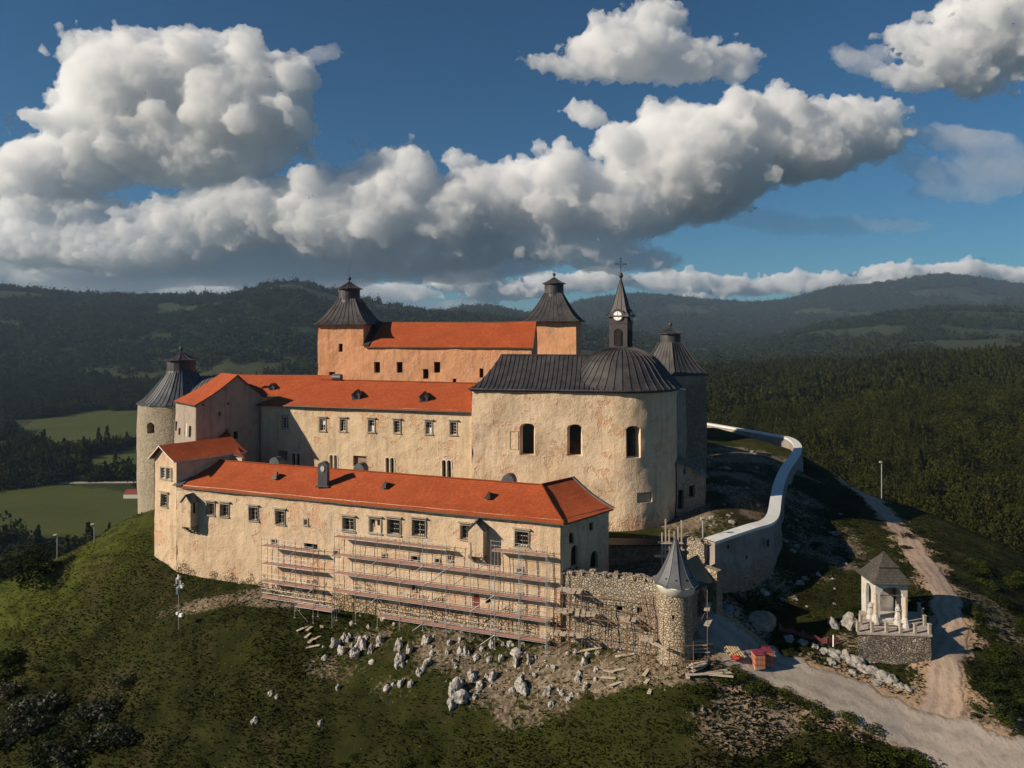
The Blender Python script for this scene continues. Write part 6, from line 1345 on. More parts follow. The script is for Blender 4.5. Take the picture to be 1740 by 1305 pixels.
for i_, (x_, y_) in enumerate([(440 + x / 4.579, 960 + y / 4.579) for x, y in R1] + [(780 + x / 4.579, 960 + y / 4.579) for x, y in R2]):
    s_ = rng.uniform(7, 14.5); rock(rk_label(x_, y_), x_, y_, s_, s_ * rng.uniform(.9, 1.9), RK)
for i_ in range(60):
    t = rng.random(); x_ = rng.normal(880, 130); y_ = 1065 + (x_ - 600) * .09 + abs(rng.normal(0, 45)); s_ = rng.uniform(2.5, 6)
    if 540 < x_ < 1180 and y_ < 1230: rock(rk_label(x_, y_), x_, y_, s_, s_ * rng.uniform(.8, 1.5), RK)
for i_, (x_, y_, w_, h_) in enumerate([(1404, 1108, 22, 16), (1420, 1114, 30, 24), (1438, 1120, 30, 26), (1455, 1128, 34, 30), (1470, 1140, 26, 18), (1484, 1142, 34, 26), (1500, 1152, 30, 26), (1516, 1156, 26, 20), (1530, 1166, 26, 18), (1545, 1172, 22, 14), (1412, 1126, 20, 14), (1448, 1144, 20, 12), (1490, 1162, 20, 12), (1385, 1100, 20, 14), (1365, 1094, 22, 12), (1342, 1086, 22, 12)]):
    rock('grey boulder in the rock ridge along the upper edge of the road', x_, y_, w_ * .95, h_ * .8, 'boulders of the rock ridge above the road', M_GREYROCK)
rock('pale leaning boulder left of the shrine terrace', 1418, 1064, 22, 24, None, M_GREYROCK); rock('large grey boulder touching the left side of the shrine terrace', 1444, 1062, 30, 36, None, M_GREYROCK); rock('rounded boulder at the foot of the terrace front', 1552, 1112, 30, 24); rock('smaller boulder beside the rounded one at the terrace foot', 1536, 1104, 22, 20)
for i_ in range(46):
    x_, y_ = rng.uniform(1235, 1440), rng.uniform(860, 1035)
    if x_ < 1330 and y_ < 960: continue
    s_ = rng.uniform(4, 11); rock('low rock on the shaded bank outside the rampart', x_, y_, s_ * 1.4, s_ * .8, 'rocks on the shaded bank outside the rampart', M_GREYROCK)
for i_ in range(40):
    x_, y_ = rng.uniform(1165, 1310), rng.uniform(770, 900)
    if x_ > 1300 - (y_ - 770) * .1: continue
    s_ = rng.uniform(3, 10); rock('stone or block of rubble lying in the shaded yard inside the rampart', x_, y_, s_ * 1.5, s_ * .8, 'rubble blocks in the shaded yard', M_GREYROCK)
for (x_, y_, s_, l_) in ((1186, 773, 18, 'large square block on the rubble pile in the shaded yard'), (1300, 1010, 16, 'slanted white slab on the sunlit grass above the sand heap'), (1391, 978, 9, 'white rock on the sunlit grass left of the shrine roof'), (470, 1188, 9, 'white rock low on the grass at the left bottom'), (545, 1232, 13, 'white rock at the bottom edge of the grass slope'), (432, 1228, 14, 'dark mottled rock at the bottom of the slope near the bushes'), (460, 1180, 12, 'leaning white rock on the dark grass left of the outcrops'), (385, 978, 12, 'pale rock at the foot of the wall by the corner house'), (305, 985, 12, 'pale rock by the antenna mast'), (408, 990, 10, 'low pale rock under the left part of the long wall'), (1369, 1231, 10, 'round white stone in the grass below the road'), (1195, 1208, 9, 'white stone in the grass under the turret bank')): rock(l_, x_, y_, s_, s_ * 1.1)
# loose planks on the slope
for (x_, y_, a_, L_), l_ in zip([(345 / 4.579 + 440, 500 / 4.579 + 960, .7, 1.5), (402 / 4.579 + 440, 495 / 4.579 + 960, 1.2, 1.4), (388 / 4.579 + 440, 550 / 4.579 + 960, 1.3, 1.4), (418 / 4.579 + 440, 585 / 4.579 + 960, 1.35, 1.8), (420 / 4.579 + 440, 642 / 4.579 + 960, .03, 1.5), (488 / 4.579 + 440, 485 / 4.579 + 960, 1.9, 1.0), (455 / 4.579 + 440, 575 / 4.579 + 960, .8, .8), (1155 / 4.579 + 780, 832 / 4.579 + 960, -.7, 1.5), (1240 / 4.579 + 780, 825 / 4.579 + 960, 0., 1.4), (1163 / 4.579 + 780, 885 / 4.579 + 960, -.5, 1.5), (1230 / 4.579 + 780, 930 / 4.579 + 960, .3, 1.5), (1485 / 4.579 + 780, 990 / 4.579 + 960, 1.1, .9), (1462 / 4.579 + 780, 912 / 4.579 + 960, .9, .8), (1460 / 4.579 + 780, 838 / 4.579 + 960, 1., 1.5), (1290 / 4.579 + 780, 710 / 4.579 + 960, 0., 1.9), (1000 / 4.579 + 780, 668 / 4.579 + 960, .0, 3.0), (1700, 1200, 1.5, 1.2), (1168, 1148, 1.4, 1.4)],
    ['pale plank at the upper left of the zigzag of boards', 'short plank at the top of the zigzag of boards', 'second plank of the zigzag of boards', 'long plank in the middle of the zigzag of boards', 'level plank at the bottom of the zigzag of boards', 'broken board right of the zigzag of boards', 'thin offcut beside the zigzag of boards', 'upper left of the four planks on the grass below the turret scaffold', 'upper right of the four planks, lying level', 'lower left of the four planks on the grass', 'lowest of the four planks on the grass', 'lone board far down in the grass below the turret', 'short board above the lone board', 'leaning board nearest the beams under the turret', 'pair of boards lying below the stone wall', 'long rail lying under the plank platforms', 'pale plank on the bushy slope at the far right edge', 'short upright board in front of the long brown beams']):
    g_ = ground_at(x_, y_); mb = MB(); mb.box(g_ + Vector((0, 0, .10)), (L_, .34, .06), a_, 0, (rng.uniform(-.1, .1), -.18 * math.cos(a_))); tag(mb.build('plank', M_PALE), l_, 'plank')

# ================= foliage =================
def leafmat(name, a, b_, c):
    m, b, bs = mat(name, .9, .04); p = pos(b); oi = b.node('ShaderNodeObjectInfo').outputs['Random']
    n = b.noise(p, .9, 3., .6); n0 = b.noise(p, .018, 4., .6)
    col = b.mix(b.rng(b.add(b.mul(oi, .55), b.mul(n0, .9)), .3, 1.05), a + (1,), b_ + (1,)); col = b.mix(b.rng(n, .45, .7), col, c + (1,))
    b.put(bs.inputs['Base Color'], col)
    tr = b.node('ShaderNodeBsdfTranslucent'); b.put(tr.inputs[0], col); mx = b.node('ShaderNodeMixShader'); mx.inputs[0].default_value = .25
    out = [n_ for n_ in b.n if n_.type == 'OUTPUT_MATERIAL'][0]; b.l.new(bs.outputs[0], mx.inputs[1]); b.l.new(tr.outputs[0], mx.inputs[2]); b.l.new(mx.outputs[0], out.inputs[0]); return m
M_LEAF = leafmat('forest_leaves', (.010, .013, .003), (.048, .050, .008), (.025, .029, .005))
M_LEAFB = leafmat('bush_leaves', (.020, .028, .007), (.052, .064, .012), (.034, .044, .009))
M_BLOSSOM = leafmat('blossom_bush_leaves', (.06, .06, .045), (.14, .13, .12), (.20, .19, .18))
M_DARKLEAF = leafmat('dark_leaves', (.014, .020, .008), (.028, .036, .012), (.020, .028, .009))
M_BARK = simple('bark', (.10, .075, .055), .9, .3, 8.)
M_HAZEF = leafmat('hill_leaves', (.014, .019, .006), (.040, .042, .011), (.024, .032, .008))
def leaf_cloud(n, size, seed, shape='egg', squash=1., nlobe=7):
    r = np.random.default_rng(seed); lobes = r.normal(0, .30, (nlobe, 3)); lobes[:, 2] = lobes[:, 2] * .8 * squash; lobes[0] = 0; rad = r.uniform(.26, .46, nlobe); rad[0] = .5
    k = r.integers(0, nlobe, n); d = r.normal(0, 1, (n, 3)); d /= np.linalg.norm(d, axis=1)[:, None]
    if shape == 'cone': 
        t = r.random(n) ** .8; a = r.uniform(0, 6.28, n); rr = (1 - t) * .42 * r.uniform(.6, 1.1, n) + .03; c = np.stack([rr * np.cos(a), rr * np.sin(a), t * 1.5 - .6], -1)
    else: c = lobes[k] + d * (rad[k] * r.uniform(.72, 1.05, n) ** .5)[:, None] * np.array([1, 1, squash]); 
    nn = d + r.normal(0, .6, (n, 3)); nn /= np.linalg.norm(nn, axis=1)[:, None]; u = np.cross(nn, r.normal(0, 1, (n, 3))); u /= np.linalg.norm(u, axis=1)[:, None]; w = np.cross(nn, u)
    s = size * r.uniform(.6, 1.3, n)[:, None]
    V = np.stack([c - u * s * .5, c + w * s * .36, c + u * s * .5 + nn * s * .12, c - w * s * .36], 1).reshape(-1, 3); Q = np.arange(4 * n).reshape(-1, 4); return V, Q
SH = {}
def shrub_mesh(kind, k):
    if (kind, k) not in SH:
        V, Q = leaf_cloud(620, .13, 100 + k, squash=.8, nlobe=9); me = mesh_np('shrub_foliage', V, Q); me.materials.append({'green': M_LEAFB, 'blossom': M_BLOSSOM, 'dark': M_DARKLEAF}[kind]); SH[kind, k] = me
        if kind == 'blossom': me.materials.append(M_DARKLEAF); me.polygons.foreach_set('material_index', (np.random.default_rng(k).random(len(Q)) < .62).astype(np.int32))
    return SH[kind, k]
def shrub(label, px_, py_, wpx, kind='green', group=None, hk=.75, g_=None):
    g_ = g_ or ground_at(px_, py_); s = wpx * g_.y / F; o = bpy.data.objects.new('shrub', shrub_mesh(kind, int(rng.integers(5)))); C.objects.link(o); h = s * hk
    o.scale = (s, s, h); o.location = g_ + Vector((0, 0, h * .30)); o.rotation_euler = (0, 0, rng.uniform(0, 6.28)); ORG[o.name] = g_; return tag(o, label, 'shrub', group)
z6 = lambda x, y: (x / 2.806, 840 + y / 2.806)
for (x, y, w), l_ in zip([(110, 1040, 46), (195, 1035, 50), (420, 1062, 40), (505, 1052, 40), (535, 1170, 44), (320, 1275, 50), (60, 1150, 50), (25, 850, 44), (590, 905, 26), (60, 800, 30), (150, 1130, 44), (400, 1180, 40), (240, 1220, 54), (20, 960, 34)],
    ['lilac grey flowering bush nearest the bottom left corner cluster', 'lilac grey flowering bush touching the first one', 'small white flowering bush in the middle of the lower left bushes', 'brownish flowering bush right of the white one', 'dark bush with pale flecks at the right end of the lower left bushes', 'pale bush at the bottom edge of the photo', 'low dark bush under the lilac bushes', 'green bush at the very left edge halfway down the slope', 'purple grey bush alone on the open grass', 'dark bush just above the green bush at the left edge', 'leafy bush between the lilac bushes and the bottom edge', 'dark bush below the white flowering one', 'wide dark bush filling the bottom left corner', 'flowering bush cut by the left edge of the photo']):
    shrub(l_, *z6(x, y), w, 'blossom' if any(q in l_ for q in ('lilac', 'white', 'brownish', 'pale', 'purple', 'flowering')) and 'dark bush below' not in l_ else 'dark' if 'dark' in l_ else 'green')
zr = lambda x, y: (1140 + x / 2.9, 1020 + y / 2.9)
for i_, (x, y, w) in enumerate([(300, 400, 26), (345, 380, 22), (430, 440, 26), (180, 440, 24), (550, 462, 20), (620, 500, 24), (720, 545, 26), (760, 570, 20), (1120, 765, 30), (880, 590, 26), (1000, 650, 26), (1200, 790, 30), (600, 790, 34), (100, 450, 20), (320, 335, 12), (250, 400, 20), (400, 400, 20), (480, 520, 22), (380, 460, 22), (680, 620, 24), (820, 700, 30), (940, 760, 30), (1060, 800, 30), (60, 520, 26), (40, 640, 30), (500, 450, 16)]):
    shrub('low green bush on the bank below the gravel road', *zr(x, y), w, 'green', 'bushes on the bank below the road', .6)
for i_ in range(36):
    y_ = rng.uniform(960, 1260); x_ = rng.uniform(max(1655, 1640 + (1000 - y_) * .3), 1745)
    if y_ > 1220 and x_ < 1700: continue
    shrub(('dark' if i_ % 2 else 'green') + ' bush ' + ('high' if y_ < 1060 else 'halfway' if y_ < 1160 else 'low') + ' on the slope right of the earth path', x_, y_, rng.uniform(12, 30), 'dark' if i_ % 2 else 'green', 'bushes on the slope right of the path', .65)
for i_ in range(44):
    x_, y_ = rng.uniform(1250, 1560), rng.uniform(880, 1050)
    if x_ > 1455 and y_ > 935: continue
    if x_ < 1340 and y_ < 980: continue
    shrub('low bush in the grass between the rampart and the earth path', x_, y_, rng.uniform(8, 20), 'dark' if y_ < 960 else 'green', 'bushes between the rampart and the path', .5)
for i_ in range(26): 
    x_, y_ = rng.uniform(1370, 1560), rng.uniform(1105, 1150); 
    if y_ < 1105 + (x_ - 1400) * .1: shrub('small bush in the grass below the terrace', x_, y_, rng.uniform(8, 14), 'green', 'bushes below the terrace', .5)
for i_ in range(30):
    x_, y_ = rng.uniform(0, 1100), rng.uniform(1000, 1300)
    if y_ < 1075 + max(0, x_ - 300) * .08: continue
    if 520 < x_ < 1060 and y_ < 1190 + rng.uniform(-40, 20): continue
    shrub('low tuft of weeds on the dark front slope ' + ('below the corner house' if x_ < 450 else 'below the rocks' if x_ < 900 else 'below the gate turret'), x_, y_, rng.uniform(8, 22), 'green', 'weeds on the front slope', .32)
TRM = {}
def tree(label, base, h, w, kind='green', group=None):
    t = thing('tree', label, 'tree', base, group); mb = MB(); top = base + Vector((rng.uniform(-.3, .3), 0, h * .7)); mid = base.lerp(top, .45)
    mb.tube([base - Vector((0, 0, .5)), mid], (h * .035, h * .024), 7); mb.tube([mid, top], (h * .024, h * .008), 7)
    for k in range(5): a = rng.uniform(0, 6.28); q = mid.lerp(top, rng.uniform(-.2, .6)); mb.tube([q, q + Vector((math.cos(a) * w * .32, math.sin(a) * w * .32, h * .2))], (h * .012, h * .004), 5)
    mb.build('trunk', M_BARK, t)
    k = int(rng.integers(4))
    if (kind, k) not in TRM: V, Q = leaf_cloud(2600, .085, 300 + k, nlobe=14); me = mesh_np('crown', V, Q); me.materials.append({'green': M_LEAFB, 'dark': M_DARKLEAF}[kind]); TRM[kind, k] = me
    o = bpy.data.objects.new('crown', TRM[kind, k]); C.objects.link(o); o.parent = t; o.location = (0, 0, h * .60); o.scale = (w * .95, w * .95, h * .72); o.rotation_euler = (0, 0, rng.uniform(0, 6.28))
    return t
g_ = ground_at(48, 985); tree('big dark spreading tree at the left edge below the hill crest', g_, 3.6, 5.2, 'dark')
g_ = ground_at(112, 938); tree('dark round tree on the left crest beside the lamp post', g_, 2.4, 3.6, 'dark')
def gtree(label, px_, Y, h, w, kind='green', group=None): p = P2(px_, Y); tree(label, Vector((p.x, p.y, gz1(p.x, p.y))), h, w, kind, group)
gtree('dark bush like tree in the dip behind the left crest', 70, 110, 4.5, 6, 'dark'); gtree('small dark tree just behind the grassy crest near the round tower', 148, 120, 4.5, 5.5, 'dark'); gtree('dark green tree low behind the crest at the very left', 20, 114, 5, 6, 'dark')
for i_ in range(44):
    px_ = rng.uniform(1480, 1790); Y = rng.uniform(150, 235); gtree('leafy green tree at the foot of the hill at the edge of the forest', px_, Y, rng.uniform(6, 11), rng.uniform(6, 9), 'green' if rng.random() < .7 else 'dark', 'trees along the near edge of the forest')

# ================= masses nobody could count: grass, woods =================
def castle_mask(x, y):
    poly = [tuple(q)[:2] for q in (K0 + Vector((.2, 0, 0)), K1, B0, sw1, sw1 + Vector((3, 6, 0)), P2(1200, 74), P2(1300, 84), P2(1340, 120), P2(1330, 146), P2(1190, 166), P2(900, 150), P2(520, 135), P2(250, 112), P2(240, 102))]; return in_poly(x, y, poly)
def grass():
    n = 240000; Y = 56 + 75 * rng.random(n) ** 1.3; k = (rng.uniform(-60, 1800, n) - 870) / F; x = k * Y; keep = (~castle_mask(x, Y)) & (dist_to(x, Y, RD) > 3.1) & (dist_to(x, Y, TD) > 1.7); x, Y = x[keep], Y[keep]
    q = fbm(x, Y, 5., 3); keep = q + rng.normal(0, .35, len(x)) > -.6; c = P(900, 1120, 70); st_ = ((x - c.x) / 19) ** 2 + ((Y - c.y) / 6) ** 2; keep &= (st_ > 1) | (rng.random(len(x)) < .35); x, Y = x[keep], Y[keep]; n = len(x); z = gz(x, Y)
    h = rng.uniform(.04, .11, n) * (1 + .5 * fbm(x, Y, 8., 2)); w = rng.uniform(.06, .17, n); a = rng.uniform(0, 6.28, n); dx, dy = np.cos(a) * w, np.sin(a) * w; lx, ly = rng.normal(.05, .18, n), rng.normal(-.05, .18, n)
    V = np.stack([np.stack([x - dx, Y - dy, z - .06], -1), np.stack([x + dx, Y + dy, z - .06], -1), np.stack([x + dx * .4 + lx, Y + dy * .4 + ly, z + h], -1), np.stack([x - dx * .5 + lx, Y - dy * .5 + ly, z + h * .85], -1)], 1).reshape(-1, 3)
    me = mesh_np('grass', V, np.arange(4 * n).reshape(-1, 4)); m, b, bs = mat('grass_blades', .85, .12); p = pos(b); n1 = b.noise(p, .12, 5., .6); n2 = b.noise(p, .8, 4., .6)
    col = b.ramp(b.add(b.mul(n1, .65), b.mul(n2, .35)), [(.36, (.010, .013, .0025)), (.47, (.017, .021, .004)), (.55, (.028, .031, .006)), (.66, (.040, .030, .012))]); la = b.node('ShaderNodeAttribute', attribute_name='sunlit_crest').outputs['Fac']; col = b.mix(b.mul(la, b.rng(n2, .3, .6)), col, (.085, .105, .014, 1)); b.put(bs.inputs['Base Color'], col)
    gn = b.node('ShaderNodeNewGeometry').outputs['Normal']; up_n = b.v('NORMALIZE', b.v('ADD', b.vscale(gn, .2), (0., 0., 1.))); b.l.new(up_n, bs.inputs['Normal'])
    tr = b.node('ShaderNodeBsdfTranslucent'); b.put(tr.inputs[0], col); mx = b.node('ShaderNodeMixShader'); mx.inputs[0].default_value = .5; ou = [q_ for q_ in b.n if q_.type == 'OUTPUT_MATERIAL'][0]; b.l.new(bs.outputs[0], mx.inputs[1]); b.l.new(tr.outputs[0], mx.inputs[2]); b.l.new(mx.outputs[0], ou.inputs[0])
    lu = np.clip(1.15 - dist_to(x, Y, np.array([P(q_, w_, e_)[:2] for q_, w_, e_ in ((235, 880, 100), (180, 915, 97), (120, 955, 94), (60, 1000, 89), (0, 1040, 86))]), 1) / 15, 0, 1); at_ = me.attributes.new('sunlit_crest', 'FLOAT', 'POINT'); at_.data.foreach_set('value', np.repeat(lu, 4).astype(np.float32))  # blades on the left crest carry the same painted sunlight
    me.materials.append(m); o = bpy.data.objects.new('grass', me); C.objects.link(o); tag(o, 'short wild grass covering the castle hill', 'grass', kind='stuff')
grass()
def scatter(name, label, cat, x, y, size, templates, tint):
    z = gz(x, y); keep = np.ones(len(x), bool); me = bpy.data.meshes.new(name + '_points'); n = len(x); me.vertices.add(n); me.vertices.foreach_set('co', np.stack([x, y, z], -1).astype(np.float32).reshape(-1))
    a = me.attributes.new('scl', 'FLOAT_VECTOR', 'POINT'); r_ = size[:, None] * np.stack([rng.uniform(.75, 1.2, n), rng.uniform(.75, 1.2, n), rng.uniform(.7, 1.55, n)], -1); a.data.foreach_set('vector', r_.astype(np.float32).reshape(-1))
    a = me.attributes.new('rot', 'FLOAT_VECTOR', 'POINT'); a.data.foreach_set('vector', np.stack([0 * x, 0 * x, rng.uniform(0, 6.28, n)], -1).astype(np.float32).reshape(-1))
    a = me.attributes.new('pick', 'INT', 'POINT'); a.data.foreach_set('value', rng.integers(0, len(templates), n).astype(np.int32))
    o = bpy.data.objects.new(name, me); C.objects.link(o); tag(o, label, cat, kind='stuff')
    col = bpy.data.collections.new(name + '_kinds')
    for k, (V, Q) in enumerate(templates): tm = mesh_np('crown_kind', V, Q); tm.materials.append(tint); col.objects.link(bpy.data.objects.new('crown_kind', tm))
    g = bpy.data.node_groups.new(name + '_nodes', 'GeometryNodeTree'); g.interface.new_socket('Geometry', in_out='INPUT', socket_type='NodeSocketGeometry'); g.interface.new_socket('Geometry', in_out='OUTPUT', socket_type='NodeSocketGeometry')
    N = g.nodes; gi = N.new('NodeGroupInput'); go = N.new('NodeGroupOutput'); ip = N.new('GeometryNodeInstanceOnPoints'); ci = N.new('GeometryNodeCollectionInfo'); ci.inputs[0].default_value = col; ci.inputs['Separate Children'].default_value = True; ci.inputs['Reset Children'].default_value = True
    def na(nm, ty): q = N.new('GeometryNodeInputNamedAttribute'); q.data_type = ty; q.inputs[0].default_value = nm; return q.outputs[0]
    g.links.new(gi.outputs[0], ip.inputs['Points']); g.links.new(ci.outputs[0], ip.inputs['Instance']); ip.inputs['Pick Instance'].default_value = True
    g.links.new(na('pick', 'INT'), ip.inputs['Instance Index']); g.links.new(na('scl', 'FLOAT_VECTOR'), ip.inputs['Scale']); g.links.new(na('rot', 'FLOAT_VECTOR'), ip.inputs['Rotation']); g.links.new(ip.outputs[0], go.inputs[0])
    md = o.modifiers.new('scatter', 'NODES'); md.node_group = g; return o
TB = [leaf_cloud(170, .22, 500 + k) for k in range(5)] + [leaf_cloud(150, .2, 520 + k, 'cone') for k in range(2)]
TNEAR = [leaf_cloud(900, .085, 560 + k, nlobe=10) for k in range(5)] + [leaf_cloud(700, .08, 570, 'cone')]
for k in range(6): TNEAR[k] = (TNEAR[k][0] + np.array([0, 0, .42]), TNEAR[k][1])
TFAR = [leaf_cloud(60, .34, 540 + k) for k in range(4)]
for k in range(len(TB)): TB[k] = (TB[k][0] + np.array([0, 0, .42]), TB[k][1])
for k in range(len(TFAR)): TFAR[k] = (TFAR[k][0] + np.array([0, 0, .35]), TFAR[k][1])
def fieldmask(x, y):
    wx = x + fbm(x, y, 60, 3) * 12; wy = y + fbm(x + 99, y, 60, 3) * 12; m_ = np.zeros(x.shape, bool)
    for poly in FIELDS: m_ |= in_poly(wx, wy, poly)
    return m_
def fan(n, p0, p1, y0, y1): Y = np.sqrt(rng.uniform(y0 * y0, y1 * y1, n)); return (rng.uniform(p0, p1, n) - 870) / F * Y, Y
x, y = fan(24000, 1080, 1860, 130, 1500); rc = np.hypot(x - 5, y - 92); k = (rc > 120) & (y < 1500); k &= ~((rc < 145) & (pxof(x, y) < 1450)); x, y = x[k], y[k]
sz = rng.uniform(6.5, 14, len(x)) * np.clip(np.hypot(x - 5, y - 92) / 260, .62, 1.); nr = y < 620
scatter('woods', 'dense green woods filling the slope right behind the rampart and path', 'woods', x[nr], y[nr], sz[nr], TNEAR, M_LEAF)
scatter('woods_beyond', 'farther part of the dense green woods reaching up to the next ridge', 'woods', x[~nr], y[~nr], sz[~nr], TB, M_LEAF)
x, y = fan(30000, -60, 1080, 260, 1500); nzz = fbm(x, y, 90, 3) + .55 * np.clip((y - 900) / 300, 0, 1); k = (~fieldmask(x, y)) & (nzz > .02); x, y = x[k], y[k]
scatter('valley_woods', 'scattered woods and hedges around the valley meadows', 'woods', x, y, rng.uniform(5, 13, len(x)), TB, M_HAZEF)
x, y = fan(52000, -60, 1800, 1450, 5200); nzz = fbm(x, y, 260, 4); k = nzz > -.28; x, y = x[k], y[k]
scatter('hill_forest', 'forest covering the distant hills', 'forest', x, y, rng.uniform(12, 24, len(x)) * (.7 + y / 8000), TFAR, M_HAZEF)
x, y = fan(46000, 560, 1800, 5200, 9500); nzz = fbm(x, y, 500, 4); k = nzz > -.3; x, y = x[k], y[k]
scatter('mountain_forest', 'forest on the farthest blue ridges', 'forest', x, y, rng.uniform(24, 46, len(x)), TFAR, M_HAZEF)

# ================= clouds: real masses of vapour several kilometres off =================
_bm = bmesh.new(); bmesh.ops.create_icosphere(_bm, subdivisions=3, radius=1.0); IV = np.array([v.co[:] for v in _bm.verts]); IF = np.array([[q.index for q in f.verts] for f in _bm.faces]); _bm.free()
CLM = {}
def cloud_mat(dens):
    if dens not in CLM:
        m = bpy.data.materials.new('cloud_vapour'); m.use_nodes = True; t = m.node_tree; t.nodes.clear(); b = NB(t); v = b.node('ShaderNodeVolumePrincipled'); v.inputs['Density'].default_value = dens; v.inputs['Color'].default_value = (.955, .965, .98, 1); v.inputs['Anisotropy'].default_value = 0.
        out = b.node('ShaderNodeOutputMaterial'); t.links.new(v.outputs[0], out.inputs[1]); CLM[dens] = m
    return CLM[dens]
def cloud(label, ells, Y=9000., dens=.0066, vox=2.4, seed=1, rough=1., puffs=26):
    r = np.random.default_rng(seed); V = []; Fc = []; n = 0; K = Y / F
    for cx, cy, rx, ry, tilt, wt in ells:
        a = math.radians(-tilt); pts = [(0, 0, 0, .80)]
        for k in range(int(puffs * wt)):
            th = r.uniform(0, 2 * math.pi); rad = r.uniform(.35, .92); dep = r.uniform(-.8, .8); x = math.cos(th) * rad; z = math.sin(th) * rad
            if z < -.2: z *= .55
            pts.append((x, dep * math.sqrt(max(0, 1 - rad * rad * .7)), z, r.uniform(.20, .42) * (1.1 - .45 * rad)))
        for x, y_, z, s in pts:
            rx_, ry_ = (rx + (12 if rx > 40 else 3)), (ry + (12 if ry > 34 else 3)); X = x * rx_; Z = z * ry_; X, Z = X * math.cos(a) - Z * math.sin(a), X * math.sin(a) + Z * math.cos(a); m = min(rx, ry); core = s > .7
            sx = s * rx_ if core else s * m * 1.15; sz = s * ry_ if core else s * m
            R = IV * np.array([sx, s * m * 1.2, sz])
            if core: R = np.stack([R[:, 0] * math.cos(a) - R[:, 2] * math.sin(a), R[:, 1], R[:, 0] * math.sin(a) + R[:, 2] * math.cos(a)], -1)
            V.append(R * K + np.array([((cx + X) - 870) * K, Y + y_ * m * K * 1.2, CZ + (HOR - cy + Z) * K])); Fc.append(IF + n); n += len(IV)
    V = np.concatenate(V); Fc = np.concatenate(Fc); c = np.array([V[:, 0].mean(), V[:, 1].mean(), V[:, 2].min()])
    me = mesh_np('cloud', V - c, Fc); me.materials.append(cloud_mat(dens)); o = bpy.data.objects.new('cloud', me); C.objects.link(o); o.location = c; tag(o, label, 'cloud')
    rm = o.modifiers.new('merge', 'REMESH'); rm.mode = 'VOXEL'; rm.voxel_size = vox * K; rm.use_smooth_shade = True
    for i, (sc_, st_) in enumerate([(150, 32), (62, 25), (26, 14), (11, 7.5)]):
        tx = bpy.data.textures.new('billow', 'CLOUDS'); tx.noise_scale = sc_ * K * .5; tx.noise_depth = 2; tx.noise_basis = 'VORONOI_F1' if i < 3 else 'ORIGINAL_PERLIN'
        d = o.modifiers.new('billow', 'DISPLACE'); d.texture = tx; d.texture_coords = 'GLOBAL'; d.strength = -st_ * K * .8 * rough; d.mid_level = .42
    return o
cloud('huge towering white cloud at the upper left', [(250, 150, 175, 98, 0, 1.3), (420, 185, 135, 115, 0, 1.2), (330, 250, 225, 84, 0, 1.2), (105, 285, 150, 66, 0, 1.1), (190, 225, 120, 80, 0, 1.), (170, 88, 85, 40, 0, 1.), (25, 300, 110, 52, 0, .9), (480, 130, 72, 46, 0, .9), (330, 84, 140, 38, 0, .9)], seed=3)
cloud('broad cloud bank low over the left hills', [(60, 410, 160, 50, 0, 1.1), (210, 420, 230, 56, 0, 1.3), (330, 370, 150, 48, 0, 1.1), (440, 365, 180, 74, 0, 1.4), (600, 375, 180, 95, 0, 1.4), (690, 305, 66, 66, 0, 1.), (610, 325, 74, 50, 0, .9), (700, 420, 260, 56, 0, 1.1), (90, 355, 150, 46, 0, .9), (520, 335, 100, 50, 0, .9), (760, 370, 120, 80, 0, 1.2), (330, 400, 200, 50, 0, 1.)], seed=5)
cloud('dark flat underside of the cloud bank over the left hills', [(150, 462, 330, 38, 0, 1.), (480, 452, 330, 44, 0, 1.), (760, 448, 220, 38, 0, 1.), (-60, 440, 160, 44, 0, 1.)], 9600., .006, 2.6, 6, .55)
cloud('long dark bottomed cloud bank reaching from the centre to the right', [(820, 348, 104, 80, 0, 1.2), (930, 338, 112, 84, 0, 1.3), (1050, 348, 160, 78, 0, 1.1), (1180, 275, 165, 112, 8, 1.3), (1330, 240, 180, 84, 8, 1.2), (1440, 218, 100, 56, 0, 1.), (1490, 235, 56, 50, 0, .9), (1180, 335, 105, 50, 8, 1.), (960, 420, 250, 42, 8, 1.)], seed=8)
cloud('white cloud at the top centre with a ragged left tail', [(1065, 88, 128, 60, 0, 1.2), (1108, 32, 58, 40, 0, 1.), (945, 115, 70, 26, 15, 1.), (1160, 105, 90, 46, 0, 1.1)], seed=11)
cloud('small grey white puff right of the top centre cloud', [(1246, 108, 44, 36, 0, 1.2)], seed=12, dens=.006, rough=.7)
cloud('small pointed puff between the top cloud and the long bank', [(998, 196, 46, 27, 18, 1.2)], seed=13, rough=.7)
cloud('tiny faint puff of cloud in the open blue', [(608, 243, 22, 17, 0, 1.)], seed=14, dens=.004, vox=1.6)
cloud('slanting white cloud cut by the upper right corner', [(1610, 100, 140, 50, 26, 1.5), (1725, 34, 150, 70, 26, 1.4), (1540, 136, 66, 32, 15, 1.1), (1680, 70, 120, 60, 26, 1.2)], seed=16)
cloud('thin wispy cloud left of the slanting corner cloud', [(1465, 108, 66, 24, 22, 1.), (1500, 92, 36, 18, 20, .8)], seed=17, dens=.0025, rough=.7)
cloud('faint veil of cloud at the right below the corner cloud', [(1640, 240, 140, 34, 10, 1.), (1700, 290, 150, 36, 0, 1.), (1560, 285, 76, 30, 24, .8), (1640, 325, 130, 24, 0, .8)], seed=18, dens=.0012, rough=.7)
cloud('faint flat veil of cloud low at the right', [(1450, 384, 170, 24, 0, 1.), (1300, 375, 130, 28, 8, .8)], seed=19, dens=.001, rough=.6)
cloud('small upright wisp at the left edge', [(16, 212, 10, 24, 0, 1.)], seed=20, dens=.006, vox=1.6)
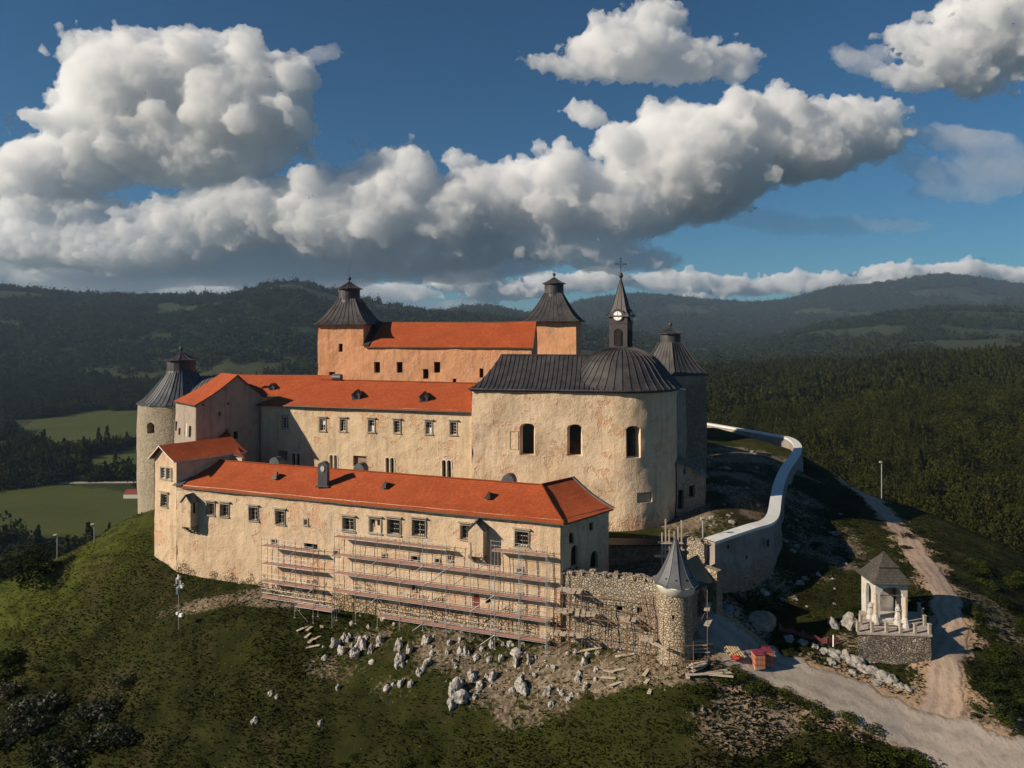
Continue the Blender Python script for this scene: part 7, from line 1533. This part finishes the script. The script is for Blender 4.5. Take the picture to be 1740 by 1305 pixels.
cloud('faint wisp off the right shoulder of the huge cloud', [(545, 95, 46, 20, -10, 1.)], seed=21, dens=.002, rough=.7)
FAR = 21000.
cloud('low white cloud above the palace between the two pink towers', [(790, 478, 84, 32, 0, 1.3), (860, 494, 110, 26, 0, 1.)], FAR, .006, 1.8, 30, .8)
cloud('low grey cloud band over the left hill top', [(400, 488, 260, 26, 0, 1.), (620, 498, 170, 28, 0, 1.), (160, 492, 180, 22, 0, 1.)], FAR, .003, 2.2, 31, .6)
cloud('low cloud above the saddle right of the palace roof', [(930, 482, 130, 28, 0, 1.), (1010, 476, 80, 30, 0, 1.)], FAR, .004, 2.0, 32, .8)
cloud('low cloud band behind the cross of the clock tower', [(1130, 478, 140, 26, 0, 1.), (1240, 488, 80, 22, 0, 1.)], FAR, .004, 2., 33, .7)
cloud('bright small cumulus sitting on the far ridge right of the clock tower', [(1178, 506, 44, 19, 0, 1.4)], FAR, .009, 1.4, 34, .7)
cloud('row of small white clouds over the ridge at the right', [(1300, 486, 90, 22, 0, 1.2), (1400, 480, 130, 26, 0, 1.3), (1270, 496, 60, 16, 0, 1.)], FAR, .0045, 2., 35, .8)
cloud('low broken clouds above the high ridge at the far right', [(1560, 466, 140, 26, 0, 1.), (1650, 462, 90, 28, 0, 1.3), (1760, 472, 110, 28, 0, 1.)], FAR, .0045, 2., 36, .8)
cloud('pale cloud sliver low behind the palace roof', [(740, 520, 80, 12, 0, 1.), (800, 512, 50, 13, 0, .8)], FAR, .004, 1.6, 37, .5)
sc.cycles.volume_bounces = 14; sc.cycles.max_bounces = 16; sc.cycles.sample_clamp_indirect = 0.

# ================= haze =================
hb_ = MB(); hb_.box((0, 7000, 250), (32000, 18400, 790)); hz = hb_.build('haze', bpy.data.materials.new('haze_air')); m = hz.data.materials[0]; m.use_nodes = True; t = m.node_tree; t.nodes.clear(); b = NB(t); v = b.node('ShaderNodeVolumePrincipled'); v.inputs['Color'].default_value = (.48, .70, 1, 1); v.inputs['Density'].default_value = 4.2e-5; v.inputs['Anisotropy'].default_value = .1
out = b.node('ShaderNodeOutputMaterial'); t.links.new(v.outputs[0], out.inputs[1]); hz['kind'] = 'stuff'; hz['label'] = 'thin blue haze over the far hills'
